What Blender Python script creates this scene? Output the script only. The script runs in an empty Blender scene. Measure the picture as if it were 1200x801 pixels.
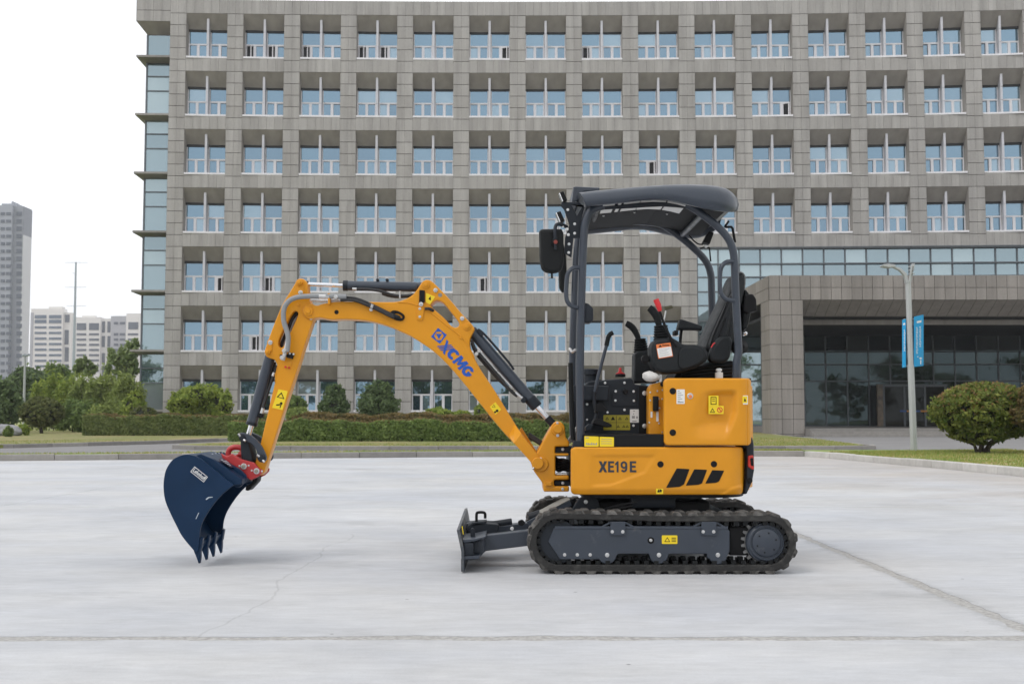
import bpy, bmesh, math, random
import numpy as np
from mathutils import Vector, Matrix
R = math.radians
rng = np.random.default_rng(7)
random.seed(7)
S = bpy.context.scene
COL = S.collection
# ------------------------------------------------------------------ camera
FPX, HZ, CAMH = 1333.0, 487.0, 0.985
PITCH = math.atan((HZ - 400.5) / FPX)
cam = bpy.data.cameras.new('camera')
cam.lens, cam.sensor_width = FPX / 1200 * 36, 36
cam.clip_start, cam.clip_end = 0.1, 4000
cam.dof.use_dof = True
cam.dof.focus_distance = 7.35
cam.dof.aperture_fstop = 8.0
camo = bpy.data.objects.new('camera', cam)
COL.objects.link(camo)
camo.location = (0, 0, CAMH)
camo.rotation_euler = (R(90) + PITCH, 0, 0)
S.camera = camo
# ------------------------------------------------------------------ sky and sun (thin bright overcast)
SUN_EL, SUN_AZ = R(52), R(-128)          # azimuth clockwise from +Y: behind the camera, to the left
w = bpy.data.worlds.new('World')
S.world = w
w.use_nodes = True
nt = w.node_tree
nt.nodes.clear()
def N(t, tree=None, **kw):
    n = (tree or nt).nodes.new(t)
    for k, v in kw.items(): setattr(n, k, v)
    return n
out = N('ShaderNodeOutputWorld'); bg = N('ShaderNodeBackground')
sky = N('ShaderNodeTexSky', sky_type='NISHITA')
sky.sun_disc = False
sky.sun_elevation = SUN_EL
sky.sun_rotation = SUN_AZ
sky.air_density, sky.dust_density, sky.ozone_density = 1.0, 3.0, 1.0
tc = N('ShaderNodeTexCoord')
mp = N('ShaderNodeMapping'); mp.inputs['Scale'].default_value = (1, 1, 2.6)
cl = N('ShaderNodeTexNoise'); cl.inputs['Scale'].default_value = 1.7; cl.inputs['Detail'].default_value = 6
cr = N('ShaderNodeMapRange')
cr.inputs['From Min'].default_value, cr.inputs['From Max'].default_value = .35, .65
cr.inputs['To Min'].default_value, cr.inputs['To Max'].default_value = .84, .98
mx = N('ShaderNodeMix', data_type='RGBA')
mx.inputs['B'].default_value = (13.2, 13.4, 13.7, 1)     # even cloud layer
lk = nt.links.new
lk(tc.outputs['Generated'], mp.inputs[0]); lk(mp.outputs[0], cl.inputs['Vector'])
lk(cl.outputs[0], cr.inputs[0]); lk(cr.outputs[0], mx.inputs['Factor'])
lk(sky.outputs[0], mx.inputs['A']); lk(mx.outputs['Result'], bg.inputs[0])
bg.inputs[1].default_value = 0.1
lk(bg.outputs[0], out.inputs[0])
sl = bpy.data.lights.new('sun', 'SUN')
sl.energy, sl.angle, sl.color = 1.1, R(24), (1, .96, .9)
so = bpy.data.objects.new('sun', sl)
COL.objects.link(so)
sd = Vector((math.sin(SUN_AZ) * math.cos(SUN_EL), math.cos(SUN_AZ) * math.cos(SUN_EL), math.sin(SUN_EL)))
so.rotation_euler = sd.to_track_quat('Z', 'Y').to_euler()
so.location = sd * 60
S.view_settings.view_transform = 'Standard'
S.view_settings.look = 'None'
S.view_settings.exposure = -0.05
S.view_settings.gamma = 1
# ------------------------------------------------------------------ helpers
cP, sP = math.cos(PITCH), math.sin(PITCH)
def at(px, py, Y):
    """point of the place that stands at depth Y on the sight line through (px, py)"""
    a, b = (px - 600) / FPX, (400.5 - py) / FPX
    t = Y / (cP - b * sP)
    return Vector((a * t, Y, CAMH + t * (sP + b * cP)))
def ground(px, py, z=0.0):
    a, b = (px - 600) / FPX, (400.5 - py) / FPX
    t = (z - CAMH) / (sP + b * cP)
    return Vector((a * t, t * (cP - b * sP), z))
def wpos(o):
    p = Vector((0, 0, 0))
    while o:
        p += o.location; o = o.parent
    return p
def put(o, parent=None, world=(0, 0, 0)):
    COL.objects.link(o)
    if parent:
        o.parent = parent
        o.location = Vector(world) - wpos(parent)
    else:
        o.location = world
    return o
def tag(o, label=None, cat=None, group=None, kind=None):
    if label: o['label'] = label
    if cat: o['category'] = cat
    if group: o['group'] = group
    if kind: o['kind'] = kind
    return o
def thing(name, label, cat, loc=(0, 0, 0), group=None):
    return tag(put(bpy.data.objects.new(name, None), None, loc), label, cat, group)
def setting(name):
    return tag(put(bpy.data.objects.new(name, None)), kind='structure')
def finish(name, me, mat, parent=None, sharp=None, origin=None):
    """link a mesh given in world coordinates as one object with its origin at its middle"""
    if mat and not me.materials: me.materials.append(mat)
    n = len(me.vertices)
    co = np.empty(n * 3, np.float32); me.vertices.foreach_get('co', co); co = co.reshape(-1, 3)
    c = Vector([float(v) for v in (co.min(0) + co.max(0)) / 2]) if origin is None else Vector(origin)
    me.transform(Matrix.Translation(-c))
    if sharp:
        me.shade_smooth(); me.set_sharp_from_angle(angle=R(sharp))
    return put(bpy.data.objects.new(name, me), parent, c)
def mesh(vs, fs, name='m'):
    me = bpy.data.meshes.new(name)
    me.from_pydata([tuple(v) for v in vs], [], fs)
    me.update()
    return me
def plate(name, pts, Yp, y0, y1, mat, parent, bevel=.004, holes=(), sharp=None):
    """side outline given by sight-line points at depth Yp, a solid from y0 to y1"""
    cu = bpy.data.curves.new(name, 'CURVE')
    cu.dimensions = '2D'; cu.fill_mode = 'BOTH'
    b = min(bevel, abs(y1 - y0) * .45)
    cu.extrude = abs(y1 - y0) / 2 - b
    cu.bevel_depth, cu.bevel_resolution, cu.offset = b, 1, -b
    for poly in (pts,) + tuple(holes):
        sp = cu.splines.new('POLY')
        sp.points.add(len(poly) - 1); sp.use_cyclic_u = True
        for q, (px, py) in zip(sp.points, poly):
            v = at(px, py, Yp); q.co = (v.x, v.z, 0, 1)
    t = bpy.data.objects.new('t', cu)
    me = bpy.data.meshes.new_from_object(t)
    bpy.data.objects.remove(t); bpy.data.curves.remove(cu)
    me.materials.clear()
    yc = (y0 + y1) / 2
    me.transform(Matrix(((1, 0, 0, 0), (0, 0, -1, yc), (0, 1, 0, 0), (0, 0, 0, 1))))
    return finish(name, me, mat, parent, sharp or 24)
def rnd(pts, r, k=4):
    """round the corners of a px polygon"""
    o = []
    n = len(pts)
    for i in range(n):
        a, b, c = (Vector(pts[i - 1]), Vector(pts[i]), Vector(pts[(i + 1) % n]))
        u, v = a - b, c - b
        d = min(r, u.length * .45, v.length * .45)
        p, q = b + u.normalized() * d, b + v.normalized() * d
        for j in range(k + 1):
            t = j / k
            o.append(tuple((1 - t) ** 2 * p + 2 * t * (1 - t) * b + t * t * q))
    return o
def smooth(pts, k=5, closed=False):
    P = [Vector(p) for p in pts]
    n = len(P); o = []
    rngi = range(n) if closed else range(n - 1)
    for i in rngi:
        if closed: a, b, c, d = P[i - 1], P[i], P[(i + 1) % n], P[(i + 2) % n]
        else: a, b, c, d = P[max(i - 1, 0)], P[i], P[i + 1], P[min(i + 2, n - 1)]
        for j in range(k):
            t = j / k
            o.append(.5 * ((2 * b) + (c - a) * t + (2 * a - 5 * b + 4 * c - d) * t * t + (3 * b - a - 3 * c + d) * t ** 3))
    if not closed: o.append(P[-1])
    return [tuple(v) for v in o]
def tube(name, pts, r, mat, parent, sm=0, res=4):
    if sm: pts = smooth(pts, sm)
    cu = bpy.data.curves.new(name, 'CURVE')
    cu.dimensions = '3D'; cu.bevel_depth = r; cu.bevel_resolution = res; cu.use_fill_caps = True
    sp = cu.splines.new('POLY'); sp.points.add(len(pts) - 1)
    for q, v in zip(sp.points, pts): q.co = (v[0], v[1], v[2], 1)
    t = bpy.data.objects.new('t', cu)
    me = bpy.data.meshes.new_from_object(t)
    bpy.data.objects.remove(t); bpy.data.curves.remove(cu)
    me.materials.clear()
    return finish(name, me, mat, parent, 50)
def lathe(name, prof, c, axis, mat, parent, seg=24, sharp=35):
    """prof: (distance along axis, radius); closed at both ends"""
    ax = Vector(axis).normalized()
    q = Vector((0, 0, 1)).rotation_difference(ax)
    vs, fs = [], []
    for (d, r) in prof:
        for k in range(seg):
            a = 2 * math.pi * k / seg
            vs.append(Vector(c) + q @ Vector((r * math.cos(a), r * math.sin(a), d)))
    for i in range(len(prof) - 1):
        for k in range(seg):
            k2 = (k + 1) % seg
            fs.append((i * seg + k, i * seg + k2, (i + 1) * seg + k2, (i + 1) * seg + k))
    fs.append(tuple(reversed(range(seg))))
    fs.append(tuple(range((len(prof) - 1) * seg, len(prof) * seg)))
    return finish(name, mesh(vs, fs), mat, parent, sharp)
def boss(name, px, py, Yp, rpx, y0, y1, mat, parent, bev=.004, seg=24):
    """round pin or plug whose axis runs across the machine"""
    c = at(px, py, Yp); r = rpx * Yp / FPX
    return lathe(name, [(0, r), (abs(y1 - y0) - bev, r), (abs(y1 - y0), r - bev)], (c.x, max(y0, y1), c.z), (0, -1, 0), mat, parent, seg)
def rod(name, p0, p1, r, mat, parent, bev=.003, seg=20):
    d = Vector(p1) - Vector(p0); L = d.length
    return lathe(name, [(0, r - bev), (bev, r), (L - bev, r), (L, r - bev)], p0, d, mat, parent, seg)
def box_bm(bm, x0, x1, y0, y1, z0, z1, M=None):
    vs = [bm.verts.new((x, y, z)) for x in (x0, x1) for y in (y0, y1) for z in (z0, z1)]
    for f in ((0, 1, 3, 2), (4, 6, 7, 5), (0, 4, 5, 1), (2, 3, 7, 6), (0, 2, 6, 4), (1, 5, 7, 3)):
        bm.faces.new([vs[i] for i in f])
    if M: bmesh.ops.transform(bm, matrix=M, verts=vs)
    return vs
def bm_mesh(bm, name='m'):
    bmesh.ops.recalc_face_normals(bm, faces=bm.faces)
    me = bpy.data.meshes.new(name); bm.to_mesh(me); bm.free()
    return me
def rbox(name, x0, x1, y0, y1, z0, z1, mat, parent, bev=.004, seg=2, M=None):
    bm = bmesh.new(); box_bm(bm, x0, x1, y0, y1, z0, z1)
    if bev: bmesh.ops.bevel(bm, geom=bm.edges[:], offset=bev, segments=seg, affect='EDGES', profile=.5)
    if M: bmesh.ops.transform(bm, matrix=M, verts=bm.verts[:])
    return finish(name, bm_mesh(bm), mat, parent, 30 if bev else None)
def text(name, body, px, py, Y, hpx, mat, parent, ang=0, sx=1.0, bold=0.0, depth=.001, shear=0, spacing=1):
    cu = bpy.data.curves.new(name, 'FONT')
    cu.body = body; cu.align_x = 'CENTER'; cu.align_y = 'CENTER'
    cu.size = 1; cu.offset = bold; cu.extrude = .002; cu.shear = shear; cu.space_character = spacing
    cu.resolution_u = 4
    t = bpy.data.objects.new('t', cu)
    me = bpy.data.meshes.new_from_object(t)
    bpy.data.objects.remove(t); bpy.data.curves.remove(cu)
    me.materials.clear()
    s = hpx * Y / FPX / .7
    c = at(px, py, Y)
    me.transform(Matrix.Diagonal((s * sx, s, depth / .002, 1)))
    me.transform(Matrix.Rotation(-R(ang), 4, 'Z'))
    me.transform(Matrix(((1, 0, 0, c.x), (0, 0, -1, Y), (0, 1, 0, c.z), (0, 0, 0, 1))))
    return finish(name, me, mat, parent)
def relief(name, xL, xR, yT, yB, Yp, rad, fn, mat, parent, edge=2.0, thick=.06, n=(90, 50)):
    """moulded panel: a rounded rectangle with rolled edges, fn(px, py) = metres pressed in"""
    nx, ny = n
    cx, cy, hw, hh = (xL + xR) / 2, (yT + yB) / 2, (xR - xL) / 2, (yB - yT) / 2
    k = Yp / FPX
    vs, fs = [], []
    for j in range(ny + 1):
        for i in range(nx + 1):
            u = -1 + 2 * i / nx; v = -1 + 2 * j / ny
            u = math.copysign(1 - (1 - abs(u)) ** 1.35, u); v = math.copysign(1 - (1 - abs(v)) ** 1.35, v)
            x, y = u * hw, v * hh
            qx, qy = abs(x) - (hw - rad), abs(y) - (hh - rad)
            if qx > 0 and qy > 0:
                L = math.hypot(qx, qy)
                if L > rad:
                    qx2, qy2 = qx * rad / L, qy * rad / L
                    x = math.copysign(hw - rad + qx2, x); y = math.copysign(hh - rad + qy2, y)
                d = rad - min(L, rad)
            else:
                d = rad - max(qx, qy)
            e = 0
            if d < edge: e = (edge - math.sqrt(max(0, edge * edge - (edge - d) ** 2))) * k
            p = at(cx + x, cy + y, Yp)
            vs.append((p.x, Yp + e + fn(cx + x, cy + y), p.z))
    W = nx + 1
    for j in range(ny):
        for i in range(nx):
            fs.append((j * W + i, (j + 1) * W + i, (j + 1) * W + i + 1, j * W + i + 1))
    ring = [i for i in range(W)] + [j * W + nx for j in range(1, ny + 1)] + [ny * W + i for i in range(nx - 1, -1, -1)] + [j * W for j in range(ny - 1, 0, -1)]
    b0 = len(vs)
    for i in ring: vs.append((vs[i][0], max(vs[i][1], Yp) + thick, vs[i][2]))
    m = len(ring)
    for q in range(m): fs.append((ring[q], ring[(q + 1) % m], b0 + (q + 1) % m, b0 + q))
    me = mesh(vs, fs)
    return finish(name, me, mat, parent, 40)
def sstep(a, b, x):
    t = min(1, max(0, (x - a) / (b - a)))
    return t * t * (3 - 2 * t)
# ------------------------------------------------------------------ materials
def mat(name, col, rough=.5, metal=0., spec=.5, var=0., vscale=6., bump=0., bscale=60., coat=0., dust=None, dscale=5., dlo=.5, dhi=.75, stretch=(1, 1, 1)):
    m = bpy.data.materials.new(name); m.use_nodes = True
    t = m.node_tree; b = t.nodes['Principled BSDF']; L = t.links.new
    b.inputs['Base Color'].default_value = (*col, 1)
    b.inputs['Roughness'].default_value = rough; b.inputs['Metallic'].default_value = metal
    b.inputs['Specular IOR Level'].default_value = spec
    b.inputs['Coat Weight'].default_value = coat; b.inputs['Coat Roughness'].default_value = .12
    g = N('ShaderNodeNewGeometry', t)
    mpn = N('ShaderNodeMapping', t); mpn.inputs['Scale'].default_value = stretch
    L(g.outputs['Position'], mpn.inputs[0])
    src = None
    if var:
        n = N('ShaderNodeTexNoise', t); n.inputs['Scale'].default_value = vscale; n.inputs['Detail'].default_value = 5
        L(mpn.outputs[0], n.inputs['Vector'])
        h = N('ShaderNodeMapRange', t); h.inputs['From Min'].default_value = .3; h.inputs['From Max'].default_value = .7
        h.inputs['To Min'].default_value = 1 - var; h.inputs['To Max'].default_value = 1 + var
        L(n.outputs[0], h.inputs[0])
        q = N('ShaderNodeMix', t, data_type='RGBA', blend_type='MULTIPLY'); q.inputs['Factor'].default_value = 1
        q.inputs['A'].default_value = (*col, 1); L(h.outputs[0], q.inputs['B'])
        src = q.outputs['Result']
        rr = N('ShaderNodeMapRange', t); rr.inputs['From Min'].default_value = .3; rr.inputs['From Max'].default_value = .7
        rr.inputs['To Min'].default_value = max(0, rough - .08); rr.inputs['To Max'].default_value = min(1, rough + .08)
        L(n.outputs[0], rr.inputs[0]); L(rr.outputs[0], b.inputs['Roughness'])
    if dust:
        n2 = N('ShaderNodeTexNoise', t); n2.inputs['Scale'].default_value = dscale; n2.inputs['Detail'].default_value = 8; n2.inputs['Roughness'].default_value = .7
        L(g.outputs['Position'], n2.inputs['Vector'])
        h2 = N('ShaderNodeMapRange', t); h2.inputs['From Min'].default_value = dlo; h2.inputs['From Max'].default_value = dhi
        L(n2.outputs[0], h2.inputs[0])
        q2 = N('ShaderNodeMix', t, data_type='RGBA')
        if src: L(src, q2.inputs['A'])
        else: q2.inputs['A'].default_value = (*col, 1)
        q2.inputs['B'].default_value = (*dust, 1); L(h2.outputs[0], q2.inputs['Factor'])
        src = q2.outputs['Result']
    if src: L(src, b.inputs['Base Color'])
    if bump:
        n3 = N('ShaderNodeTexNoise', t); n3.inputs['Scale'].default_value = bscale; n3.inputs['Detail'].default_value = 4
        L(mpn.outputs[0], n3.inputs['Vector'])
        bp = N('ShaderNodeBump', t); bp.inputs['Strength'].default_value = bump; bp.inputs['Distance'].default_value = .01
        L(n3.outputs[0], bp.inputs['Height']); L(bp.outputs[0], b.inputs['Normal'])
    return m
def tone_mat(name, c0, c1, rough=.7, streak=0., bump=0., trans=0.):
    """colour between c0 and c1 by the piece's own tone (attribute of joined pieces plus the object's random number)"""
    m = bpy.data.materials.new(name); m.use_nodes = True
    t = m.node_tree; b = t.nodes['Principled BSDF']; L = t.links.new
    a = N('ShaderNodeAttribute', t, attribute_name='tone'); oi = N('ShaderNodeObjectInfo', t)
    s = N('ShaderNodeMath', t, operation='ADD'); f = N('ShaderNodeMath', t, operation='FRACT')
    L(a.outputs['Fac'], s.inputs[0]); L(oi.outputs['Random'], s.inputs[1]); L(s.outputs[0], f.inputs[0])
    q = N('ShaderNodeMix', t, data_type='RGBA')
    q.inputs['A'].default_value = (*c0, 1); q.inputs['B'].default_value = (*c1, 1)
    L((a.outputs['Fac'] if trans else f.outputs[0]), q.inputs['Factor'])
    src = q.outputs['Result']
    if streak:
        g = N('ShaderNodeNewGeometry', t)
        mpn = N('ShaderNodeMapping', t); mpn.inputs['Scale'].default_value = (1.6, 1.6, .12)
        n = N('ShaderNodeTexNoise', t); n.inputs['Scale'].default_value = 1.3; n.inputs['Detail'].default_value = 7; n.inputs['Roughness'].default_value = .65
        L(g.outputs['Position'], mpn.inputs[0]); L(mpn.outputs[0], n.inputs['Vector'])
        h = N('ShaderNodeMapRange', t); h.inputs['From Min'].default_value = .3; h.inputs['From Max'].default_value = .7
        h.inputs['To Min'].default_value = 1 - streak; h.inputs['To Max'].default_value = 1 + streak
        L(n.outputs[0], h.inputs[0])
        n2 = N('ShaderNodeTexNoise', t); n2.inputs['Scale'].default_value = 14; n2.inputs['Detail'].default_value = 3
        L(g.outputs['Position'], n2.inputs['Vector'])
        h2 = N('ShaderNodeMapRange', t); h2.inputs['To Min'].default_value = .85; h2.inputs['To Max'].default_value = 1.15
        L(n2.outputs[0], h2.inputs[0])
        mm = N('ShaderNodeMath', t, operation='MULTIPLY'); L(h.outputs[0], mm.inputs[0]); L(h2.outputs[0], mm.inputs[1])
        q2 = N('ShaderNodeMix', t, data_type='RGBA', blend_type='MULTIPLY'); q2.inputs['Factor'].default_value = 1
        L(src, q2.inputs['A']); L(mm.outputs[0], q2.inputs['B']); src = q2.outputs['Result']
    L(src, b.inputs['Base Color'])
    b.inputs['Roughness'].default_value = rough
    if trans:
        b.inputs['Specular IOR Level'].default_value = .3
        tr = N('ShaderNodeBsdfTranslucent', t); ms = N('ShaderNodeMixShader', t); ms.inputs[0].default_value = trans
        L(src, tr.inputs[0]); L(b.outputs[0], ms.inputs[1]); L(tr.outputs[0], ms.inputs[2])
        L(ms.outputs[0], t.nodes['Material Output'].inputs[0])
    return m
def glass_mat(name, tint, back, fac, rough=.02, wave=.0, backvar=None):
    """coated window glass: a mirror-like coating over the dim room or blind behind it"""
    m = bpy.data.materials.new(name); m.use_nodes = True
    t = m.node_tree; t.nodes.remove(t.nodes['Principled BSDF']); L = t.links.new
    gl = N('ShaderNodeBsdfGlossy', t); gl.inputs['Color'].default_value = (*tint, 1); gl.inputs['Roughness'].default_value = rough
    df = N('ShaderNodeBsdfDiffuse', t); df.inputs['Color'].default_value = (*back, 1)
    if backvar:
        oi = N('ShaderNodeObjectInfo', t); rp = N('ShaderNodeValToRGB', t)
        rp.color_ramp.interpolation = 'CONSTANT'
        e = rp.color_ramp.elements
        e[0].position, e[0].color = 0, (*back, 1)
        e[1].position, e[1].color = backvar[0][0], (*backvar[0][1], 1)
        for p, c in backvar[1:]:
            x = e.new(p); x.color = (*c, 1)
        L(oi.outputs['Random'], rp.inputs[0])
        L(rp.outputs[0], df.inputs[0])
    if wave:
        g = N('ShaderNodeNewGeometry', t)
        n = N('ShaderNodeTexNoise', t); n.inputs['Scale'].default_value = 1.1; n.inputs['Detail'].default_value = 2
        L(g.outputs['Position'], n.inputs['Vector'])
        bp = N('ShaderNodeBump', t); bp.inputs['Strength'].default_value = wave; bp.inputs['Distance'].default_value = .02
        L(n.outputs[0], bp.inputs['Height']); L(bp.outputs[0], gl.inputs['Normal'])
    ms = N('ShaderNodeMixShader', t); ms.inputs[0].default_value = fac
    L(df.outputs[0], ms.inputs[1]); L(gl.outputs[0], ms.inputs[2])
    L(ms.outputs[0], t.nodes['Material Output'].inputs[0])
    return m
M = {}
M['yellow'] = mat('yellow_paint', (.665, .276, .010), .38, spec=.32, var=.03, vscale=9, coat=.10, bump=.03, bscale=260)
M['grey'] = mat('dark_grey_paint', (.037, .0465, .064), .38, spec=.4, var=.06, vscale=9, coat=.15, dust=(.2, .2, .19), dscale=7, dlo=.62, dhi=.95)
M['dgrey'] = mat('charcoal_steel', (.013, .017, .024), .48, spec=.3, var=.1, vscale=12)
M['black'] = mat('black_plastic', (.006, .007, .008), .55, spec=.25, var=.1, vscale=14, bump=.05, bscale=300)
M['console'] = mat('console_plastic', (.010, .0125, .015), .55, spec=.28, var=.06, vscale=14, bump=.08, bscale=420)
M['rubber'] = mat('track_rubber', (.0165, .016, .0155), .75, var=.25, vscale=20, bump=.3, bscale=130, dust=(.105, .10, .092), dscale=9, dlo=.5, dhi=.85)
M['lug'] = mat('track_lug_rubber', (.023, .022, .021), .8, var=.25, vscale=20, bump=.3, bscale=130, dust=(.20, .19, .178), dscale=14, dlo=.42, dhi=.75)
M['blue'] = mat('blue_paint', (.0030, .0215, .060), .4, spec=.25, var=.1, vscale=5, dust=(.05, .08, .12), dscale=9, dlo=.7, dhi=1.1)
M['red'] = mat('red_paint', (.42, .03, .032), .4, var=.08, vscale=12)
M['redplast'] = mat('red_plastic', (.6, .02, .025), .35)
M['steel'] = mat('zinc_steel', (.62, .62, .62), .32, metal=.85, var=.08, vscale=30)
M['chrome'] = mat('chrome_rod', (.75, .75, .77), .16, metal=1)
M['hose'] = mat('black_hose', (.016, .016, .018), .55, bump=.4, bscale=220)
M['ghose'] = mat('grey_hose', (.24, .25, .26), .5, var=.05)
M['seat'] = mat('seat_vinyl', (.011, .013, .016), .45, spec=.35, var=.15, vscale=14, bump=.15, bscale=60)
M['white'] = mat('white_label', (.75, .75, .74), .5)
M['cloth'] = mat('white_plastic_wrap', (.58, .57, .55), .5, var=.12, vscale=25, bump=.5, bscale=40)
M['decal'] = mat('yellow_label', (.82, .60, .012), .45)
M['olive'] = mat('olive_label', (.35, .30, .012), .45)
M['orange'] = mat('orange_label', (.75, .2, .05), .5)
M['ink'] = mat('black_ink', (.006, .006, .007), .55, spec=.22)
M['greyink'] = mat('grey_ink', (.3, .3, .3), .5)
M['navy'] = mat('dark_lettering', (.022, .03, .045), .4)
M['logoblue'] = mat('blue_lettering', (.008, .085, .42), .4)
M['liner'] = mat('canopy_liner', (.006, .007, .009), .7, spec=.2)
M['lens'] = mat('tail_lens_red', (.5, .03, .02), .2)
M['bwhite'] = mat('white_window_frame', (.72, .71, .735), .45, var=.04, vscale=2)
M['alu'] = mat('aluminium_fin', (.52, .52, .55), .4, metal=.1, var=.06, vscale=2)
M['mullion'] = mat('grey_mullion', (.11, .125, .14), .45)
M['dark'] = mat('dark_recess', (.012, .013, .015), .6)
M['stone'] = tone_mat('granite_panel', (.314, .301, .286), (.362, .349, .333), .72, streak=.20)
M['stone2'] = tone_mat('porch_granite', (.222, .203, .185), (.268, .246, .226), .7, streak=.18)
M['joint'] = mat('panel_joint', (.075, .07, .066), .9)
M['reveal'] = mat('granite_reveal', (.295, .274, .25), .75, var=.14, vscale=1.2, stretch=(1.5, 1.5, .25))
M['concrete'] = None
M['glass'] = glass_mat('window_glass', (.325, .465, .585), (.015, .03, .045), .55, wave=.06,  # blue of the reflected sky is put into the glossy tint
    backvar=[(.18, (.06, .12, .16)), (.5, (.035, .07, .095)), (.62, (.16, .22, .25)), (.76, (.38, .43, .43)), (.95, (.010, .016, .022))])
M['curtain'] = glass_mat('curtain_wall_glass', (.47, .585, .63), (.06, .10, .13), .5, wave=.06,
    backvar=[(.35, (.16, .22, .25)), (.7, (.34, .40, .41))])
M['lobby'] = glass_mat('lobby_glass', (.20, .275, .295), (.005, .0085, .0095), .17, wave=.10, backvar=[(.35, (.014, .02, .021)), (.6, (.03, .038, .038)), (.85, (.055, .063, .062))])
M['doorglass'] = glass_mat('door_glass', (.18, .2, .2), (.004, .005, .005), .08, backvar=[(.5, (.009, .008, .007))])
# ------------------------------------------------------------------ ground materials
def concrete_mat():
    m = bpy.data.materials.new('plaza_concrete'); m.use_nodes = True
    t = m.node_tree; b = t.nodes['Principled BSDF']; L = t.links.new
    g = N('ShaderNodeNewGeometry', t)
    def noise(sc, stretch, detail=6, rough=.6):
        mp_ = N('ShaderNodeMapping', t); mp_.inputs['Scale'].default_value = stretch
        n = N('ShaderNodeTexNoise', t); n.inputs['Scale'].default_value = sc; n.inputs['Detail'].default_value = detail; n.inputs['Roughness'].default_value = rough
        L(g.outputs['Position'], mp_.inputs[0]); L(mp_.outputs[0], n.inputs['Vector']); return n.outputs[0]
    def rng_(src, a, b_, c, d):
        h = N('ShaderNodeMapRange', t)
        h.inputs['From Min'].default_value, h.inputs['From Max'].default_value, h.inputs['To Min'].default_value, h.inputs['To Max'].default_value = a, b_, c, d
        L(src, h.inputs[0]); return h.outputs[0]
    def mul(a, b_):
        q = N('ShaderNodeMath', t, operation='MULTIPLY'); L(a, q.inputs[0]); L(b_, q.inputs[1]); return q.outputs[0]
    broom = noise(6, (.38, 1.0, 1), 9, .72)          # trowel and broom streaks along X
    blot = noise(.5, (.75, 1.2, 1), 9, .68)          # broad blotches
    fine = noise(70, (1, 1, 1), 3)
    scr = noise(21, (.28, 1, 1), 7, .7)
    v = mul(mul(rng_(broom, .3, .7, .91, 1.07), rng_(blot, .28, .72, .83, 1.10)), rng_(fine, .2, .8, .95, 1.05))
    v = mul(v, rng_(scr, .3, .7, .93, 1.06))
    wet = noise(1.9, (.5, 1.6, 1), 5, .55)
    v = mul(v, rng_(wet, .62, .8, 1, .84))
    spk = N('ShaderNodeTexVoronoi', t); spk.inputs['Scale'].default_value = 2.4
    L(g.outputs['Position'], spk.inputs['Vector'])
    v = mul(v, rng_(spk.outputs['Distance'], .02, .034, .45, 1))
    # hairline crack running away from the camera at X about -1.35
    sx = N('ShaderNodeSeparateXYZ', t); L(g.outputs['Position'], sx.inputs[0])
    wob = rng_(noise(.9, (.0, 1, 0), 5, .52), 0, 1, -.22, .22)
    a1 = N('ShaderNodeMath', t, operation='ADD'); a1.inputs[1].default_value = 1.36; L(sx.outputs[0], a1.inputs[0])
    a2 = N('ShaderNodeMath', t, operation='ADD'); L(a1.outputs[0], a2.inputs[0]); L(wob, a2.inputs[1])
    a3 = N('ShaderNodeMath', t, operation='ABSOLUTE'); L(a2.outputs[0], a3.inputs[0])
    line = rng_(a3.outputs[0], .001, .010, .84, 1)
    nr1 = N('ShaderNodeMath', t, operation='SUBTRACT'); nr1.inputs[1].default_value = 7.35; L(sx.outputs[1], nr1.inputs[0])
    nr2 = N('ShaderNodeMath', t, operation='ABSOLUTE'); L(nr1.outputs[0], nr2.inputs[0])
    near = N('ShaderNodeMath', t, operation='GREATER_THAN'); near.inputs[1].default_value = 2.27; L(nr2.outputs[0], near.inputs[0])
    mxx = N('ShaderNodeMath', t, operation='MAXIMUM'); L(line, mxx.inputs[0]); L(near.outputs[0], mxx.inputs[1])
    v = mul(v, mxx.outputs[0])
    # dusty grime gathered along the cast joints
    ax = N('ShaderNodeMath', t, operation='SUBTRACT'); ax.inputs[1].default_value = 2.38; L(sx.outputs[0], ax.inputs[0])
    ab = N('ShaderNodeMath', t, operation='ABSOLUTE'); L(ax.outputs[0], ab.inputs[0])
    ed = N('ShaderNodeMath', t, operation='ADD'); L(ab.outputs[0], ed.inputs[0]); L(rng_(noise(9, (1, 1, 1), 5, .75), .2, .8, -.09, .09), ed.inputs[1])
    v = mul(v, rng_(ed.outputs[0], .02, .10, .80, 1))
    ay = N('ShaderNodeMath', t, operation='SUBTRACT'); ay.inputs[1].default_value = 5.13; L(sx.outputs[1], ay.inputs[0])
    aby = N('ShaderNodeMath', t, operation='ABSOLUTE'); L(ay.outputs[0], aby.inputs[0])
    edy = N('ShaderNodeMath', t, operation='ADD'); L(aby.outputs[0], edy.inputs[0]); L(rng_(noise(8, (1, 1, 1), 5, .75), .2, .8, -.04, .04), edy.inputs[1])
    v = mul(v, rng_(edy.outputs[0], .005, .05, .84, 1))
    q = N('ShaderNodeMix', t, data_type='RGBA', blend_type='MULTIPLY'); q.inputs['Factor'].default_value = 1
    rg = N('ShaderNodeTexNoise', t, noise_type='RIDGED_MULTIFRACTAL'); rg.inputs['Scale'].default_value = 3.1; rg.inputs['Detail'].default_value = 8
    mpr = N('ShaderNodeMapping', t); mpr.inputs['Scale'].default_value = (.45, 1.5, 1)
    L(g.outputs['Position'], mpr.inputs[0]); L(mpr.outputs[0], rg.inputs['Vector'])
    v = mul(v, rng_(rg.outputs[0], .2, 1.6, .955, 1.05))
    smear = noise(.8, (.6, 1.1, 1), 8, .7)
    v = mul(v, rng_(smear, .56, .76, 1, .76))
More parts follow.
